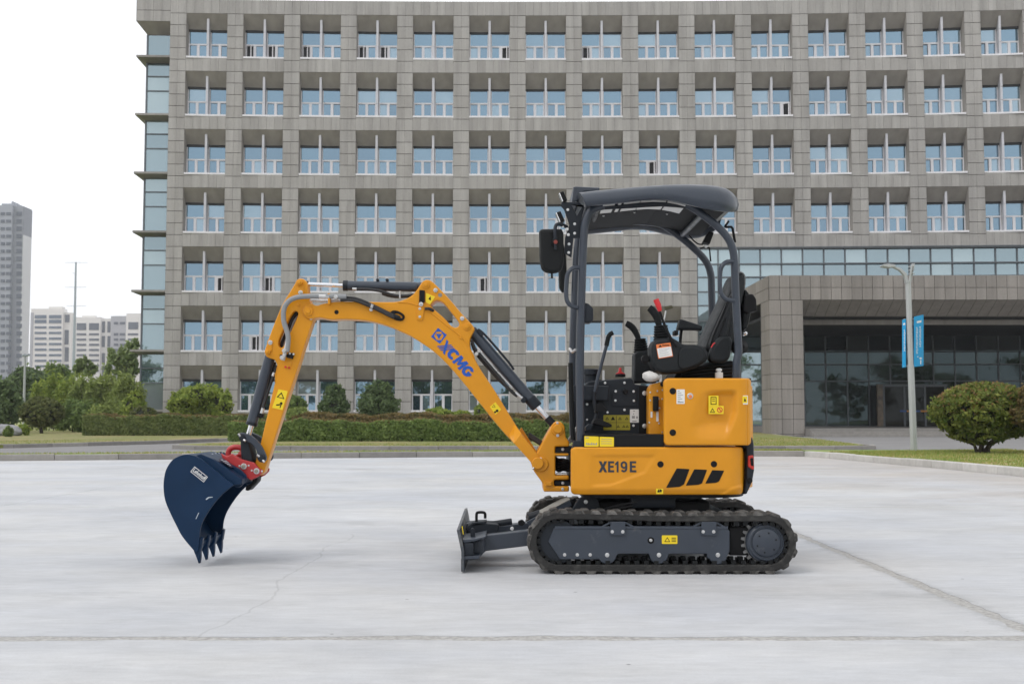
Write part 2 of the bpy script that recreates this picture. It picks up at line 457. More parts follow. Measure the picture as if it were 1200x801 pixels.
    tint = N('ShaderNodeMix', t, data_type='RGBA'); L(rng_(noise(.35, (1, 1.4, 1), 5, .6), .35, .65, 0, 1), tint.inputs['Factor'])
    tint.inputs['A'].default_value = (.535, .536, .540, 1); tint.inputs['B'].default_value = (.505, .521, .556, 1)
    soil = N('ShaderNodeMix', t, data_type='RGBA', blend_type='MULTIPLY')      # brown soil washed off the right verge
    soil.inputs['B'].default_value = (.90, .84, .78, 1)
    s1 = N('ShaderNodeMath', t, operation='MULTIPLY_ADD'); s1.inputs[1].default_value = .16; L(sx.outputs[1], s1.inputs[0]); L(sx.outputs[0], s1.inputs[2])
    s2 = N('ShaderNodeMath', t, operation='ADD'); L(s1.outputs[0], s2.inputs[0]); L(rng_(noise(.9, (.6, 1, 1), 6, .65), .25, .75, -2.6, 2.6), s2.inputs[1])
    L(rng_(s2.outputs[0], 6.5, 10.5, 0, 1), soil.inputs['Factor']); L(tint.outputs['Result'], soil.inputs['A'])
    L(soil.outputs['Result'], q.inputs['A']); L(v, q.inputs['B'])
    L(q.outputs['Result'], b.inputs['Base Color'])
    b.inputs['Roughness'].default_value = .8; b.inputs['Specular IOR Level'].default_value = .25
    bp = N('ShaderNodeBump', t); bp.inputs['Strength'].default_value = .35; bp.inputs['Distance'].default_value = .006
    hh = N('ShaderNodeMath', t, operation='ADD'); L(broom, hh.inputs[0]); L(fine, hh.inputs[1])
    L(hh.outputs[0], bp.inputs['Height']); L(bp.outputs[0], b.inputs['Normal'])
    return m
M['concrete'] = concrete_mat()
M['filler'] = mat('joint_filler', (.37, .362, .35), .9, var=.28, vscale=38, bump=.8, bscale=70, dust=(.27, .26, .25), dscale=30, dlo=.56, dhi=.7)
M['asphalt'] = mat('old_asphalt', (.215, .21, .21), .9, var=.12, vscale=1.3, stretch=(.4, 1, 1), bump=.2, bscale=80)
M['earth'] = mat('bare_earth', (.16, .12, .08), .95, var=.25, vscale=2)
M['lawn'] = mat('dry_lawn', (.17, .185, .05), .95, var=.25, vscale=3, bump=.5, bscale=40, dust=(.30, .235, .115), dscale=.3, dlo=.44, dhi=.66)
M['lawng'] = mat('green_lawn', (.16, .255, .05), .95, var=.25, vscale=3, bump=.5, bscale=40, dust=(.38, .28, .14), dscale=.6, dlo=.46, dhi=.58)
M['kerb'] = tone_mat('kerb_granite', (.21, .20, .19), (.30, .285, .265), .8, streak=.14)
M['kerbw'] = tone_mat('pale_kerb', (.43, .415, .39), (.56, .545, .52), .8, streak=.14)
M['rock'] = mat('pale_rock', (.27, .27, .28), .85, var=.2, vscale=3, bump=.6, bscale=9)
def sheet(name, pts, z, m, parent=None, kind='structure'):
    o = finish(name, mesh([(p[0], p[1], z) for p in pts], [tuple(range(len(pts)))]), m, parent, origin=(0, 0, 0))
    return tag(o, kind=kind) if kind else o
def slab(name, pts, z0, z1, m, parent=None, kind=None):
    n = len(pts)
    vs = [(p[0], p[1], z1) for p in pts] + [(p[0], p[1], z0) for p in pts]
    fs = [tuple(range(n))] + [(i, n + i, n + (i + 1) % n, (i + 1) % n) for i in range(n)]
    me = mesh(vs, fs); bm = bmesh.new(); bm.from_mesh(me); bmesh.ops.recalc_face_normals(bm, faces=bm.faces); bm.to_mesh(me); bm.free()
    o = finish(name, me, m, parent)
    return tag(o, kind=kind) if kind else o
sheet('ground', [(-470, -88), (470, -88), (470, 730), (-470, 730)], -.03, M['earth'])
sheet('road', [(-220, 22), (220, 22), (220, 69.6), (-220, 69.6)], -.012, M['asphalt'])
# plaza: cast slabs on a filler bed, ragged joint edges
plaza = setting('plaza')
KL = [(-40, 17.0), (-22, 22.0), (-14, 24.3), (-11.3, 25.0), (-6, 26.4), (-1.2, 27.4), (3, 27.85), (6.3, 27.9), (7.1, 27.75)]
KR = [(7.1, 27.75), (7.36, 27.2), (7.42, 26.0), (7.6, 24.6), (8.0, 21.8), (8.32, 18.5), (8.6, 14), (8.8, 5), (9.0, -12)]
fill = sheet('joint_filler', [(-40, -12), (9.0, -12), (8.8, 5), (8.6, 14), (8.3, 18.5), (7.55, 24.6), (7.2, 27.7), (3, 27.8), (-6, 26.3), (-14, 24.2), (-22, 21.9), (-40, 16.9)], -.002, M['filler'], plaza, None)
def yk(x):
    for a, b in zip(KL, KL[1:]):
        if a[0] <= x <= b[0]: return a[1] + (b[1] - a[1]) * (x - a[0]) / (b[0] - a[0])
    return KL[-1][1]
def xk(y):
    for a, b in zip(KR, KR[1:]):
        if b[1] <= y <= a[1]: return a[0] + (b[0] - a[0]) * (y - a[1]) / (b[1] - a[1])
    return KR[0][0]
XJ = [-40, -22, -12.6, -5.6, 2.38, None]
YJ = [-12, -2, 5.13, 12.35, 19.2, None]
def ragged(p, q, amp):
    n = max(2, int(math.dist(p, q) / .06)) if amp else 6
    d = Vector((q[1] - p[1], p[0] - q[0])).normalized()
    o = []; e = 0
    for i in range(n):
        t = i / n
        e = .6 * e + random.uniform(-amp, amp)
        o.append((p[0] + (q[0] - p[0]) * t + d.x * e, p[1] + (q[1] - p[1]) * t + d.y * e))
    return o
for i in range(5):
    for j in range(5):
        x0, y0 = XJ[i], YJ[j]
        gx0 = .037 if x0 == 2.38 else .004
        gy0 = (.047 if i < 4 else .018) if y0 == 5.13 else .007
        x1, y1 = XJ[i + 1], YJ[j + 1]
        gx1 = .037 if x1 == 2.38 else .004
        gy1 = (.047 if i < 4 else .018) if y1 == 5.13 else .007
        a = x0 + gx0; c = y0 + gy0
        top = y1 - gy1 if y1 else None; rt = x1 - gx1 if x1 else None
        if i == 0 and j > 2 and not y1: pass
        P = []
        near = 0 <= j <= 3
        am = lambda k: .014 if (near and k > .01) else .002
        xr = (lambda y: rt if rt else xk(y) - .02)
        yt = (lambda x: top if top else yk(x) - .02)
        if top is None and yk(a) < c + .3: a = -22 + .01 if i == 0 else a
        if top is None and yk(a) < c + .3: continue
        P += ragged((a, c), (xr(c), c), am(gy0))
        if rt: P += ragged((rt, c), (rt, yt(rt)), am(gx1))
        else: P += [(xr(c + (( yt(7.1) if top is None else top) - c) * k / 8), c + ((yt(7.1) if top is None else top) - c) * k / 8) for k in range(8)]
        if top: P += ragged((xr(top), top), (a, top), am(gy1))
        else: P += [(xx, yt(xx)) for xx in np.linspace(xr(yt(7)) , a, 9)[:-1]]
        P += ragged((a, yt(a)), (a, c), am(gx0))
        slab('concrete_slab', P, -.02, 0, M['concrete'], plaza)
# kerbs, one object for each stone
def resample(P, step):
    P = [Vector(p) for p in P]; o = [P[0].copy()]; acc = 0
    L = sum((b - a).length for a, b in zip(P, P[1:])); n = max(1, round(L / step)); step = L / n
    cur = P[0].copy(); k = 1
    for _ in range(n):
        need = step
        while k < len(P) and (P[k] - cur).length < need - 1e-6:
            need -= (P[k] - cur).length; cur = P[k].copy(); k += 1
        if k < len(P): cur = cur + (P[k] - cur).normalized() * need
        o.append(cur.copy())
    return o
def kerb_line(P, h, width, m, step, gap=.012, sink=.0, parent=None):
    Q = resample(P, step)
    for a, b in zip(Q, Q[1:]):
        d = (b - a).normalized(); nrm = Vector((-d.y, d.x))
        a2, b2 = a + d * gap / 2, b - d * gap / 2
        jz = random.uniform(-.006, .006)
        bm = bmesh.new()
        vs = []
        for z in (-.02, h + jz):
            for p, o_ in ((a2, 0), (b2, 0), (b2, width), (a2, width)):
                q = p + nrm * o_
                vs.append(bm.verts.new((q.x, q.y, z)))
        for f in ((3, 2, 1, 0), (4, 5, 6, 7), (0, 1, 5, 4), (1, 2, 6, 5), (2, 3, 7, 6), (3, 0, 4, 7)): bm.faces.new([vs[i] for i in f])
        bmesh.ops.bevel(bm, geom=[e for e in bm.edges if all(v.co.z > 0 for v in e.verts)], offset=.014, segments=1, affect='EDGES')
        finish('kerb_stone', bm_mesh(bm), m, parent)
kp = setting('plaza_kerb')
kerb_line(KL, .135, .16, M['kerb'], 1.35, parent=kp)
kp2 = setting('right_lawn_kerb')
kerb_line(KR, .135, .16, M['kerbw'], 1.2, parent=kp2)
# grass strip behind the plaza kerb
def off(P, d):
    o = []
    for i, p in enumerate(P):
        a = Vector(P[max(i - 1, 0)]); b = Vector(P[min(i + 1, len(P) - 1)])
        t = (b - a).normalized(); o.append((p[0] - t.y * d, p[1] + t.x * d))
    return o
strip_in = off(KL, .17); strip_out = off(KL, 1.05)
slab('verge', strip_in + strip_out[::-1], -.02, .125, M['lawng'], kind='structure')
# island between plaza and building
ISL = [(-10.3, 34.6), (-9.3, 33.5), (-5, 33.2), (3, 33.2), (10.3, 33.3), (10.9, 33.8), (11.1, 35)]
ISB = [(11.1, 35), (11.7, 42), (12.6, 53), (13.4, 61), (13.4, 69.4), (-4.5, 69.4), (-5.5, 60), (-7.5, 48), (-9.5, 39.5), (-10.6, 36), (-10.3, 34.6)]
kp3 = setting('island_kerb')
kerb_line(ISL, .115, .15, M['kerb'], 1.4, parent=kp3)
kerb_line(ISB[:4], .10, .15, M['kerb'], 1.4, parent=kp3)
kerb_line(ISB[6:], .10, .15, M['kerb'], 1.4, parent=kp3)
slab('island_lawn', off(ISL, .15)[:4] + [(9.9, 33.55), (10.45, 34.4), (10.85, 35.2)] + off(ISB[:4], .18)[1:] + [(13.2, 69.4), (-4.7, 69.4)] + off(ISB[6:], .15)[:-1], -.02, .10, M['lawn'], kind='structure')
# left lawn behind the road
LL = [(-40, 30.5), (-24, 32.2), (-15.7, 35), (-12.5, 40.5), (-10.9, 46), (-9.2, 56), (-8.2, 69.4)]
kp4 = setting('left_lawn_kerb')
kerb_line(LL, .115, .15, M['kerb'], 1.4, parent=kp4)
slab('left_lawn', off(LL, .15) + [(-8.3, 69.5), (-60, 69.5), (-60, 30)], -.02, .10, M['lawn'], kind='structure')
sheet('left_ground', [(-220, 69.6), (-21, 69.6), (-21, 420), (-220, 420)], -.008, M['lawng'])
# right lawn with the lamp
RI = off(KR, -.0)
rin = off(KR, .17)
slab('right_lawn', rin[1:] + [(60, -12), (60, 29.2), (7.35, 29.2), (7.32, 28.2)], -.02, .12, M['lawng'], kind='structure')
# low mound of turf right of the machine
def grass(name, spots, n, h, m):
    vs, fs, tn = [], [], []
    tot = sum(a for _, a in spots)
    for poly, a in spots:
        k = int(n * a / tot)
        for _ in range(k):
            (p0, p1, p2, p3, z) = poly
            u, v = random.random(), random.random()
            q = (1 - v) * ((1 - u) * Vector(p0) + u * Vector(p1)) + v * ((1 - u) * Vector(p3) + u * Vector(p2))
            an = random.uniform(0, math.pi); hh = h * random.uniform(.4, 1.25); wd = .006 + hh * .07
            dx, dy = math.cos(an) * wd, math.sin(an) * wd
            lx, ly = random.uniform(-.5, .5) * hh, random.uniform(-.5, .5) * hh
            b = len(vs)
            vs += [(q.x - dx, q.y - dy, z), (q.x + dx, q.y + dy, z), (q.x + lx, q.y + ly, z + hh)]
            fs.append((b, b + 1, b + 2)); tn.append(random.random())
    me = mesh(vs, fs)
    at_ = me.attributes.new('tone', 'FLOAT', 'FACE'); at_.data.foreach_set('value', tn)
    o = finish(name, me, m)
    return tag(o, kind='stuff')
M['blade'] = tone_mat('grass_blades', (.17, .27, .045), (.42, .37, .14), .8, trans=.25)
spots = []
for i in range(1, len(KL) - 1):
    if KL[i][0] > -15:
        spots.append(((strip_in[i], strip_in[i + 1], strip_out[i + 1], strip_out[i], .12), 4))
for i in range(1, 5):
    a, b = rin[i], rin[i + 1]
    spots.append(((a, b, (b[0] + 5, b[1] + 2.5), (a[0] + 5, min(29, a[1] + 2.5)), .118), 14))
spots.append((((-9.4, 33.9), (10.2, 33.6), (10.8, 36), (-9.6, 36), .098), 14))
spots.append((((-15.4, 35.4), (-30, 33), (-28, 40), (-12.6, 42), .098), 14))
spots.append((((6.2, 34), (10.5, 34), (12, 46), (6.2, 46), .098), 14))
grass('grass', spots, 42000, .05, M['blade'])
# steps up to the porch and the forecourt
steps = setting('porch_steps')
for k in range(3):
    x0 = 14.395
    slab('step', [(x0, 54.4 + .34 * k), (48, 54.4 + .34 * k), (48, 72), (x0, 72)] if k == 2 else [(x0, 54.4 + .34 * k), (48, 54.4 + .34 * k), (48, 54.4 + .34 * (k + 1) - .004), (x0, 54.4 + .34 * (k + 1) - .004)], -.01, .12 * (k + 1), M['kerb'], steps)
# ------------------------------------------------------------------ office building on a gentle concave arc
F0, RAD, X0 = 70.65, 480.0, 0.5
PIT, STO, SILL1 = 3.562, 3.70, 23.45
def B(u, d, z):
    a = u / RAD
    return Vector((X0 + (RAD + d) * math.sin(a), F0 - RAD + (RAD + d) * math.cos(a), z))
def ub(k): return -1.924 + PIT * (k - 6)
office = thing('office_building', 'long grey granite office building with a gently curved front and rows of recessed windows', 'building', (X0, F0, 0))
HP, HO, OPEN = PIT / 2, 1.28, 2.83
WIN_D = .72
BAYS = range(1, 19)
def sill(r): return SILL1 - STO * (r - 1)          # row 1 is the top storey in view
GLASSU = 11.06                                      # the curtain wall starts here
CW_TOP = 11.48
TOPZ = at(600, 1.9, F0).z
# backing wall behind the stone facing
vs, fs = [], []
def quad(a, b, c, d):
    i = len(vs); vs.extend([a, b, c, d]); fs.append((i, i + 1, i + 2, i + 3))
JD = .045
def rect(u0, u1, z0, z1, d=JD):
    quad(B(u0, d, z0), B(u1, d, z0), B(u1, d, z1), B(u0, d, z1))
rv, rf = [], []
def rquad(a, b, c, d):
    i = len(rv); rv.extend([a, b, c, d]); rf.append((i, i + 1, i + 2, i + 3))
panels = []      # (u0, u1, z0, z1, size class)
def is_wall(k, r): return not (ub(k) > GLASSU and r >= 5)
for k in BAYS:
    u = ub(k)
    wz0 = -.02 if is_wall(k, 6) else CW_TOP
    lz0 = -.02 if k <= 10 else wz0
    rect(u - HP, u - HO, lz0, TOPZ); rect(u + HO, u + HP, wz0, TOPZ)
    if k == 10: rquad(B(u - HO, 0, 0), B(u - HO, .95, 0), B(u - HO, .95, CW_TOP), B(u - HO, 0, CW_TOP))
    rect(u - HO, u + HO, sill(1) + OPEN, TOPZ)
    for r in range(1, 8):
        if not is_wall(k, r): continue
        z = sill(r); zt = z + OPEN
        zb = z - (STO - OPEN)
        if r == 7: zb = -.02
        if not is_wall(k, r + 1) and r < 7: zb = CW_TOP
        rect(u - HO, u + HO, zb, z)
        # sill ledge bed, sloping soffit, reveals
        quad(B(u - HO, JD, z), B(u + HO, JD, z), B(u + HO, .95, z), B(u - HO, .95, z))
        rquad(B(u - HO, 0, zt), B(u - HO, WIN_D, zt - .83), B(u + HO, WIN_D, zt - .83), B(u + HO, 0, zt))
        for s in (-1, 1):
            i = len(rv); q = [B(u + s * HO, 0, z), B(u + s * HO, .95, z), B(u + s * HO, .95, zt - .9), B(u + s * HO, WIN_D, zt - .83), B(u + s * HO, 0, zt)]
            rv.extend(q); rf.append(tuple(range(i, i + 5)))
        if zb < z - .3:
            n = 5
            for j in range(n):
                a, b = u - HO + 2 * HO * j / n, u - HO + 2 * HO * (j + 1) / n
                panels.append((a, b, max(zb, z - (STO - OPEN)), z, 1))
    for side in (-1, 1):
        a, b = (u - HP, u - HO) if side < 0 else (u + HO, u + HP)
        z = sill(1) + OPEN - 5 * (STO / 5) * 1.0
        zz = sill(1) - (STO - OPEN)
        c = zz - STO * 7
        n = 0
        while c < sill(1) + OPEN - .01:
            t0, t1 = c, c + STO / 5
            w0 = lz0 if side < 0 else wz0
            if t1 > w0 + .2: panels.append((a, b, max(t0, w0), t1, 0))
            c += STO / 5
    # parapet: three courses
    zt = sill(1) + OPEN
    for (z0, z1) in ((zt, TOPZ),):
        for (a, b) in ((u - HP, u - HO), (u + HO, u + HP)): panels.append((a, b, z0, z1, 2))
        for j in range(5):
            panels.append((u - HO + 2 * HO * j / 5, u - HO + 2 * HO * (j + 1) / 5, z0, z1, 2))
uL = ub(1) - HO - 1.0; uR = ub(18) + HP
rect(uL, ub(1) - HP, -.02, TOPZ)
c = sill(1) - (STO - OPEN) - STO * 7
while c < sill(1) + OPEN - .01:
    if c + STO / 5 > .2: panels.append((uL, ub(1) - HP, max(c, 0), c + STO / 5, 0))
    c += STO / 5
panels.append((uL, ub(1) - HP, sill(1) + OPEN, TOPZ, 2))
# left overhang of the top band above the glazed corner
rect(uL - 2.12, uL, sill(1) + OPEN - 1.0 + .45, TOPZ)
for (z0, z1) in ((sill(1) + 2.28, sill(1) + OPEN + .16), (sill(1) + OPEN + .16, TOPZ)):
    for j in range(4): panels.append((uL - 2.12 + .53 * j, uL - 2.12 + .53 * (j + 1), z0, z1, 2))
zo = sill(1) + 2.28
quad(B(uL - 2.12, 0, zo), B(uL - 2.12, 0, TOPZ), B(uL - 2.12, 16, TOPZ), B(uL - 2.12, 16, zo))
rquad(B(uL - 2.12, 0, zo), B(uL, 0, zo), B(uL, .9, zo - .6), B(uL - 1.63, .9, zo - .6))
rquad(B(uL - 2.12, 0, zo), B(uL - 1.63, .9, zo - .6), B(uL - 1.63, 16, zo - .6), B(uL - 2.12, 16, zo))
# roof, back and ends
ue = np.linspace(uL - 2.12, uR, 24)
for a, b in zip(ue, ue[1:]): quad(B(a, .02, TOPZ - .01), B(b, .02, TOPZ - .01), B(b, 16, TOPZ - .01), B(a, 16, TOPZ - .01))
quad(B(uL, 0, 0), B(uL, .9, 0), B(uL, .9, zo), B(uL, 0, zo))
quad(B(uR, 0, 0), B(uR, 16, 0), B(uR, 16, TOPZ), B(uR, 0, TOPZ))
quad(B(uL - 1.63, 16, 0), B(uR, 16, 0), B(uR, 16, TOPZ), B(uL - 1.63, 16, TOPZ))
finish('backing_wall', mesh(vs, fs), M['joint'], office)
finish('granite_reveal', mesh(rv, rf), M['reveal'], office)
# granite panels: the largest as pieces, the rest joined
G = .024
def panel_geo(p):
    u0, u1, z0, z1, _ = p
    u0, u1, z0, z1 = u0 + .005, u1 - .005, z0 + G * .7, z1 - G * .7
    j = random.uniform(-.003, .003)
    f = [B(u0, j, z0), B(u1, j, z0), B(u1, j, z1), B(u0, j, z1)]
    b = [B(u0, JD, z0), B(u1, JD, z0), B(u1, JD, z1), B(u0, JD, z1)]
    return f + b, [(0, 1, 2, 3), (0, 4, 5, 1), (1, 5, 6, 2), (2, 6, 7, 3), (3, 7, 4, 0)]
def vis(p):
    q = B((p[0] + p[1]) / 2, 0, (p[2] + p[3]) / 2)
    d = q.y * cP + (q.z - CAMH) * sP
    x = 600 + FPX * q.x / d; y = 400.5 - FPX * (-q.y * sP + (q.z - CAMH) * cP) / d
    return 2 < x < 1198 and 4 < y < 490
def area(p): return (p[1] - p[0]) * (p[3] - p[2])
panels = [p for p in panels if p[3] - p[2] > .05]
order = sorted(range(len(panels)), key=lambda i: (not vis(panels[i]), -area(panels[i]) * (1 + .002 * ((i * 7919) % 97))))
single = set(order[:300])
sv, sf, st = [], [], []
for i, p in enumerate(panels):
    v, f = panel_geo(p)
    if i in single: finish('granite_panel', mesh(v, f), M['stone'], office)
    else:
        b = len(sv); sv.extend(v); sf.extend([tuple(b + k for k in q) for q in f]); st.extend([random.random()] * 5)
me = mesh(sv, sf)
me.attributes.new('tone', 'FLOAT', 'FACE').data.foreach_set('value', st)
tag(finish('granite_cladding', me, M['stone'], office), kind='stuff')
# ---- windows: one prototype, copied
def win_mesh(boxes):
    bm = bmesh.new()
    for b in boxes: box_bm(bm, *b)
    return bm_mesh(bm)
units = ((-1.28, -.085), (.085, 1.28))
fr = []
for (a, b) in units:
    fr += [(a, b, -.06, .06, 0, .09), (a, b, -.065, .06, 1.0, 1.10), (a, a + .075, -.06, .06, .09, 1.0), (b - .075, b, -.06, .06, .09, 1.0),
           ((a + b) / 2 - .085, (a + b) / 2 + .085, -.062, .06, .09, 1.0), (a, a + .045, -.04, .06, 1.10, 1.868), (b - .045, b, -.04, .06, 1.10, 1.868)]
frame_me = win_mesh(fr); frame_me.materials.append(M['bwhite'])
head_me = win_mesh([(-1.279, 1.279, -.04, .08, 1.87, 2.02)]); head_me.materials.append(M['dark'])  # near-black strip paints the shaded gap above the panes
sill_me = win_mesh([(-1.279, 1.279, -.78, -.07, -.03, .085)]); sill_me.materials.append(M['bwhite'])
fin_me = win_mesh([(-.07, .07, -.54, .10, .086, .9), (-.07, .07, -.54, .10, .915, 1.75), (-.07, .07, -.54, -.05, 1.765, 2.6), (-.055, .055, -.50, -.06, .89, 1.77)]); fin_me.materials.append(M['alu'])
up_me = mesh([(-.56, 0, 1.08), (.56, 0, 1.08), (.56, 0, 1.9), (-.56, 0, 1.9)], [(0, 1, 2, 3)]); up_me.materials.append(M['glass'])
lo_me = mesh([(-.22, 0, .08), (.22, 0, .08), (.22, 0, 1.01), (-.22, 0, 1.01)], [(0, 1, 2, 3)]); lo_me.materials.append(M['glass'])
dk_me = lo_me.copy(); dk_me.materials.clear(); dk_me.materials.append(M['dark'])
sash_me = win_mesh([(0, .06, -.02, .02, .1, 1.0), (.40, .46, -.02, .02, .1, 1.0), (.06, .40, -.02, .02, .1, .16), (.06, .40, -.02, .02, .94, 1.0)]); sash_me.materials.append(M['bwhite'])
OPENS = {(1, 2): (0, 2), (1, 3): (0,), (1, 4): (0, 2), (1, 6): (3,), (1, 8): (0,), (5, 2): (2,), (5, 1): (3,), (6, 5): (3,), (2, 11): (3,), (1, 1): (), (3, 9): (1,), (5, 6): (1,), (6, 2): (1,)}
tilt = lambda: random.uniform(-.006, .006)
for k in BAYS:
    for r in range(1, 8):
        if not is_wall(k, r): continue
        if k > 16: continue
        p = B(ub(k), WIN_D + .04, sill(r)); rz = -ub(k) / RAD
        def cp(name, me, par, x=0, y=0, z=0, t=0.):
            o = bpy.data.objects.new(name, me)
            wv = p + Matrix.Rotation(rz, 3, 'Z') @ Vector((x, y, z))
            put(o, par, wv); o.rotation_euler = (tilt() * t, 0, rz + tilt() * t)
            return o
        wnd = cp('window', frame_me, office)
        cp('sill', sill_me, wnd); cp('fin', fin_me, wnd); cp('head', head_me, wnd)
        for ui, (a, b) in enumerate(units):
            c = (a + b) / 2
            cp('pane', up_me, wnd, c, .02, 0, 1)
            for li, x in enumerate((c - .305, c + .305)):
                if (ui * 2 + li) in OPENS.get((r, k), ()):
                    cp('open_pane', dk_me, wnd, x, .05)
                    s = cp('open_sash', sash_me, wnd, x - .23, -.06); s.rotation_euler.z += R(-38)
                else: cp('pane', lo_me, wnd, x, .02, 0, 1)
# ---- glazed left corner with wedge slabs
corner = tag(finish('glazed_corner', win_mesh([(-.05, .05, -.05, .05, 0, 1)]), M['mullion'], office))
COL.objects.unlink(corner); bpy.data.objects.remove(corner)
cu0 = uL - 1.63
def bxB(bm, u0, u1, d0, d1, z0, z1):
    v = [bm.verts.new(B(u, d, z)) for u in (u0, u1) for d in (d0, d1) for z in (z0, z1)]
    for f in ((0, 1, 3, 2), (4, 6, 7, 5), (0, 4, 5, 1), (2, 3, 7, 6), (0, 2, 6, 4), (1, 5, 7, 3)): bm.faces.new([v[i] for i in f])
bm = bmesh.new()
for d in (.86,):
    bxB(bm, cu0 - .04, cu0 + .05, .82, .95, -.02, zo - .6)
    for r in range(1, 9):
        zs = sill(r) + .12
        for dz in (-1.12, -2.05): 
            if zs + dz > .1: bxB(bm, cu0 + .05, uL - .002, .83, .93, zs + dz - .035, zs + dz + .035)
finish('corner_mullion', bm_mesh(bm), M['mullion'], office)
for r in range(0, 8):
    zs = sill(r) + .12 if r else zo - .45
    top = (zs - .27) if r else zo - .62
    bot = sill(r + 1) + .12 if r < 7 else -.02
    cuts = [top, top - .78, top - 1.72, bot] if r else [top, bot]
    if r == 7: cuts = [top, 0]
    for a, b in zip(cuts, cuts[1:]):
        if a - b < .1: continue
        finish('corner_pane', mesh([B(cu0 + .05, .90, b), B(uL, .90, b), B(uL, .90, a), B(cu0 + .05, .90, a)], [(0, 1, 2, 3)]), M['curtain'], office)
    if r:
        i0 = [B(cu0 - .44, .0, zs), B(uL - .002, .0, zs), B(uL - .002, .86, zs), B(cu0 - .44, 16, zs), B(cu0 - .44, .0, zs - .13), B(uL - .002, .0, zs - .13), B(uL - .002, .86, zs - .27), B(cu0 - .06, .86, zs - .27), B(cu0 - .06, 16, zs - .27), B(cu0 - .44, 16, zs - .13), B(cu0 + .0, 16, zs)]
        finish('corner_slab', mesh(i0, [(0, 1, 2, 10, 3), (0, 4, 5, 1), (4, 7, 6, 5), (4, 9, 8, 7), (0, 3, 9, 4)]), M['kerb'], office)
finish('corner_side_glass', mesh([B(cu0, .9, 0), B(cu0, 16, 0), B(cu0, 16, zo - .6), B(cu0, .9, zo - .6)], [(0, 1, 2, 3)]), M['curtain'], office)
# ---- curtain wall to the right, above and beside the porch
cw = finish('curtain_wall', win_mesh([(0, .1, 0, .1, 0, .1)]), M['mullion'], office)
bm = bmesh.new()
CROWS = [CW_TOP, CW_TOP - .10, 10.42, 9.6, 8.69, 7.83, 6.87, 5.96, 4.94, 4.14, 3.12, .36]
CW_STEP = 1.31
us = [GLASSU + CW_STEP * i for i in range(24)]
for u in us: bxB(bm, u - .04, u + .04, .04, .18, .0, CW_TOP)
for z in CROWS[1:]: bxB(bm, us[0], us[-1], .05, .17, z - .04, z + .04)
bxB(bm, us[0] - .05, us[-1], .0, .2, CW_TOP - .06, CW_TOP - .004)
mm_ = bm_mesh(bm); 
old = cw.data; c = Vector(cw.location) + wpos(office)
mm_.transform(Matrix.Translation(-c)); mm_.materials.append(M['mullion']); cw.data = mm_; bpy.data.meshes.remove(old)
porch_u0 = 12.9
for i in range(23):
    for z1, z0 in zip(CROWS[1:], CROWS[2:]):
        behind = us[i] > 14.3 and z1 < 7.5
        if us[i] > 14.5 and z1 < 5.0 : mt = M['lobby']
        else: mt = M['lobby'] if (behind or z1 <= 2.3) else M['curtain']
        j = .11 + random.uniform(-.004, .004); j2 = j + random.uniform(-.006, .006)
        finish('pane', mesh([B(us[i] + .03, j, z0 + .03), B(us[i + 1] - .03, j2, z0 + .03), B(us[i + 1] - .03, j2, z1 - .03), B(us[i] + .03, j, z1 - .03)], [(0, 1, 2, 3)]), mt, cw)
# stone jamb left of the curtain wall
# ---- porch
PX0, PX1, PY0, PYB = 12.72, 47.0, 56.0, 70.2
PTOP, PBOT = 7.93, 6.70
porch = finish('porch', win_mesh([(PX0 + .03, PX1, PY0 + .03, PYB, PBOT + .02, PTOP - .03)]), M['joint'], office)
def ppanel(a, b, c, d, nrm):
    """stone panel on the porch: corners in order, 4 cm thick, inset by the joint"""
    n = Vector(nrm)
    cen = (a + b + c + d) / 4
    q = []
    for v in (a, b, c, d):
        w_ = cen - v; e1 = (b - a).normalized(); e2 = (d - a).normalized()
        q.append(v + e1 * math.copysign(.011, w_.dot(e1)) + e2 * math.copysign(.011, w_.dot(e2)))
    f = [v + n * .012 for v in q]; bk = [v - n * .03 for v in q]
    finish('stone_panel', mesh(f + bk, [(0, 1, 2, 3), (0, 4, 5, 1), (1, 5, 6, 2), (2, 6, 7, 3), (3, 7, 4, 0)]), M['stone2'], porch)
V = Vector
PS = .512
nx = int((30.5 - PX0) / PS)
for j, (z0, z1) in enumerate(((PBOT, PBOT + .615), (PBOT + .615, PTOP))):
    for i in range(nx):
        a, b = PX0 + i * PS, PX0 + (i + 1) * PS
        ppanel(V((a, PY0, z0)), V((b, PY0, z0)), V((b, PY0, z1)), V((a, PY0, z1)), (0, -1, 0))
    for i in range(10):
        a, b = PYB - (i + 1) * 1.4, PYB - i * 1.4
        a = max(a, PY0)
        ppanel(V((PX0, b, z0)), V((PX0, a, z0)), V((PX0, a, z1)), V((PX0, b, z1)), (-1, 0, 0))
# pier at the porch corner
PW, PD = 1.66, 1.9
finish('porch_pier', win_mesh([(PX0 + .03, PX0 + PW - .03, PY0 + .03, PY0 + PD - .03, 0, PBOT - .001)]), M['joint'], office)
zc = PBOT
while zc > .02:
    z0 = max(0, zc - .735)
    for i in range(3):
        a, b = PX0 + PW / 3 * i, PX0 + PW / 3 * (i + 1)
        ppanel(V((a, PY0, z0)), V((b, PY0, z0)), V((b, PY0, zc)), V((a, PY0, zc)), (0, -1, 0))
    for i in range(2):
        a, b = PY0 + PD / 2 * i, PY0 + PD / 2 * (i + 1)
        ppanel(V((PX0, b, z0)), V((PX0, a, z0)), V((PX0, a, zc)), V((PX0, b, zc)), (-1, 0, 0))
    zc -= .735
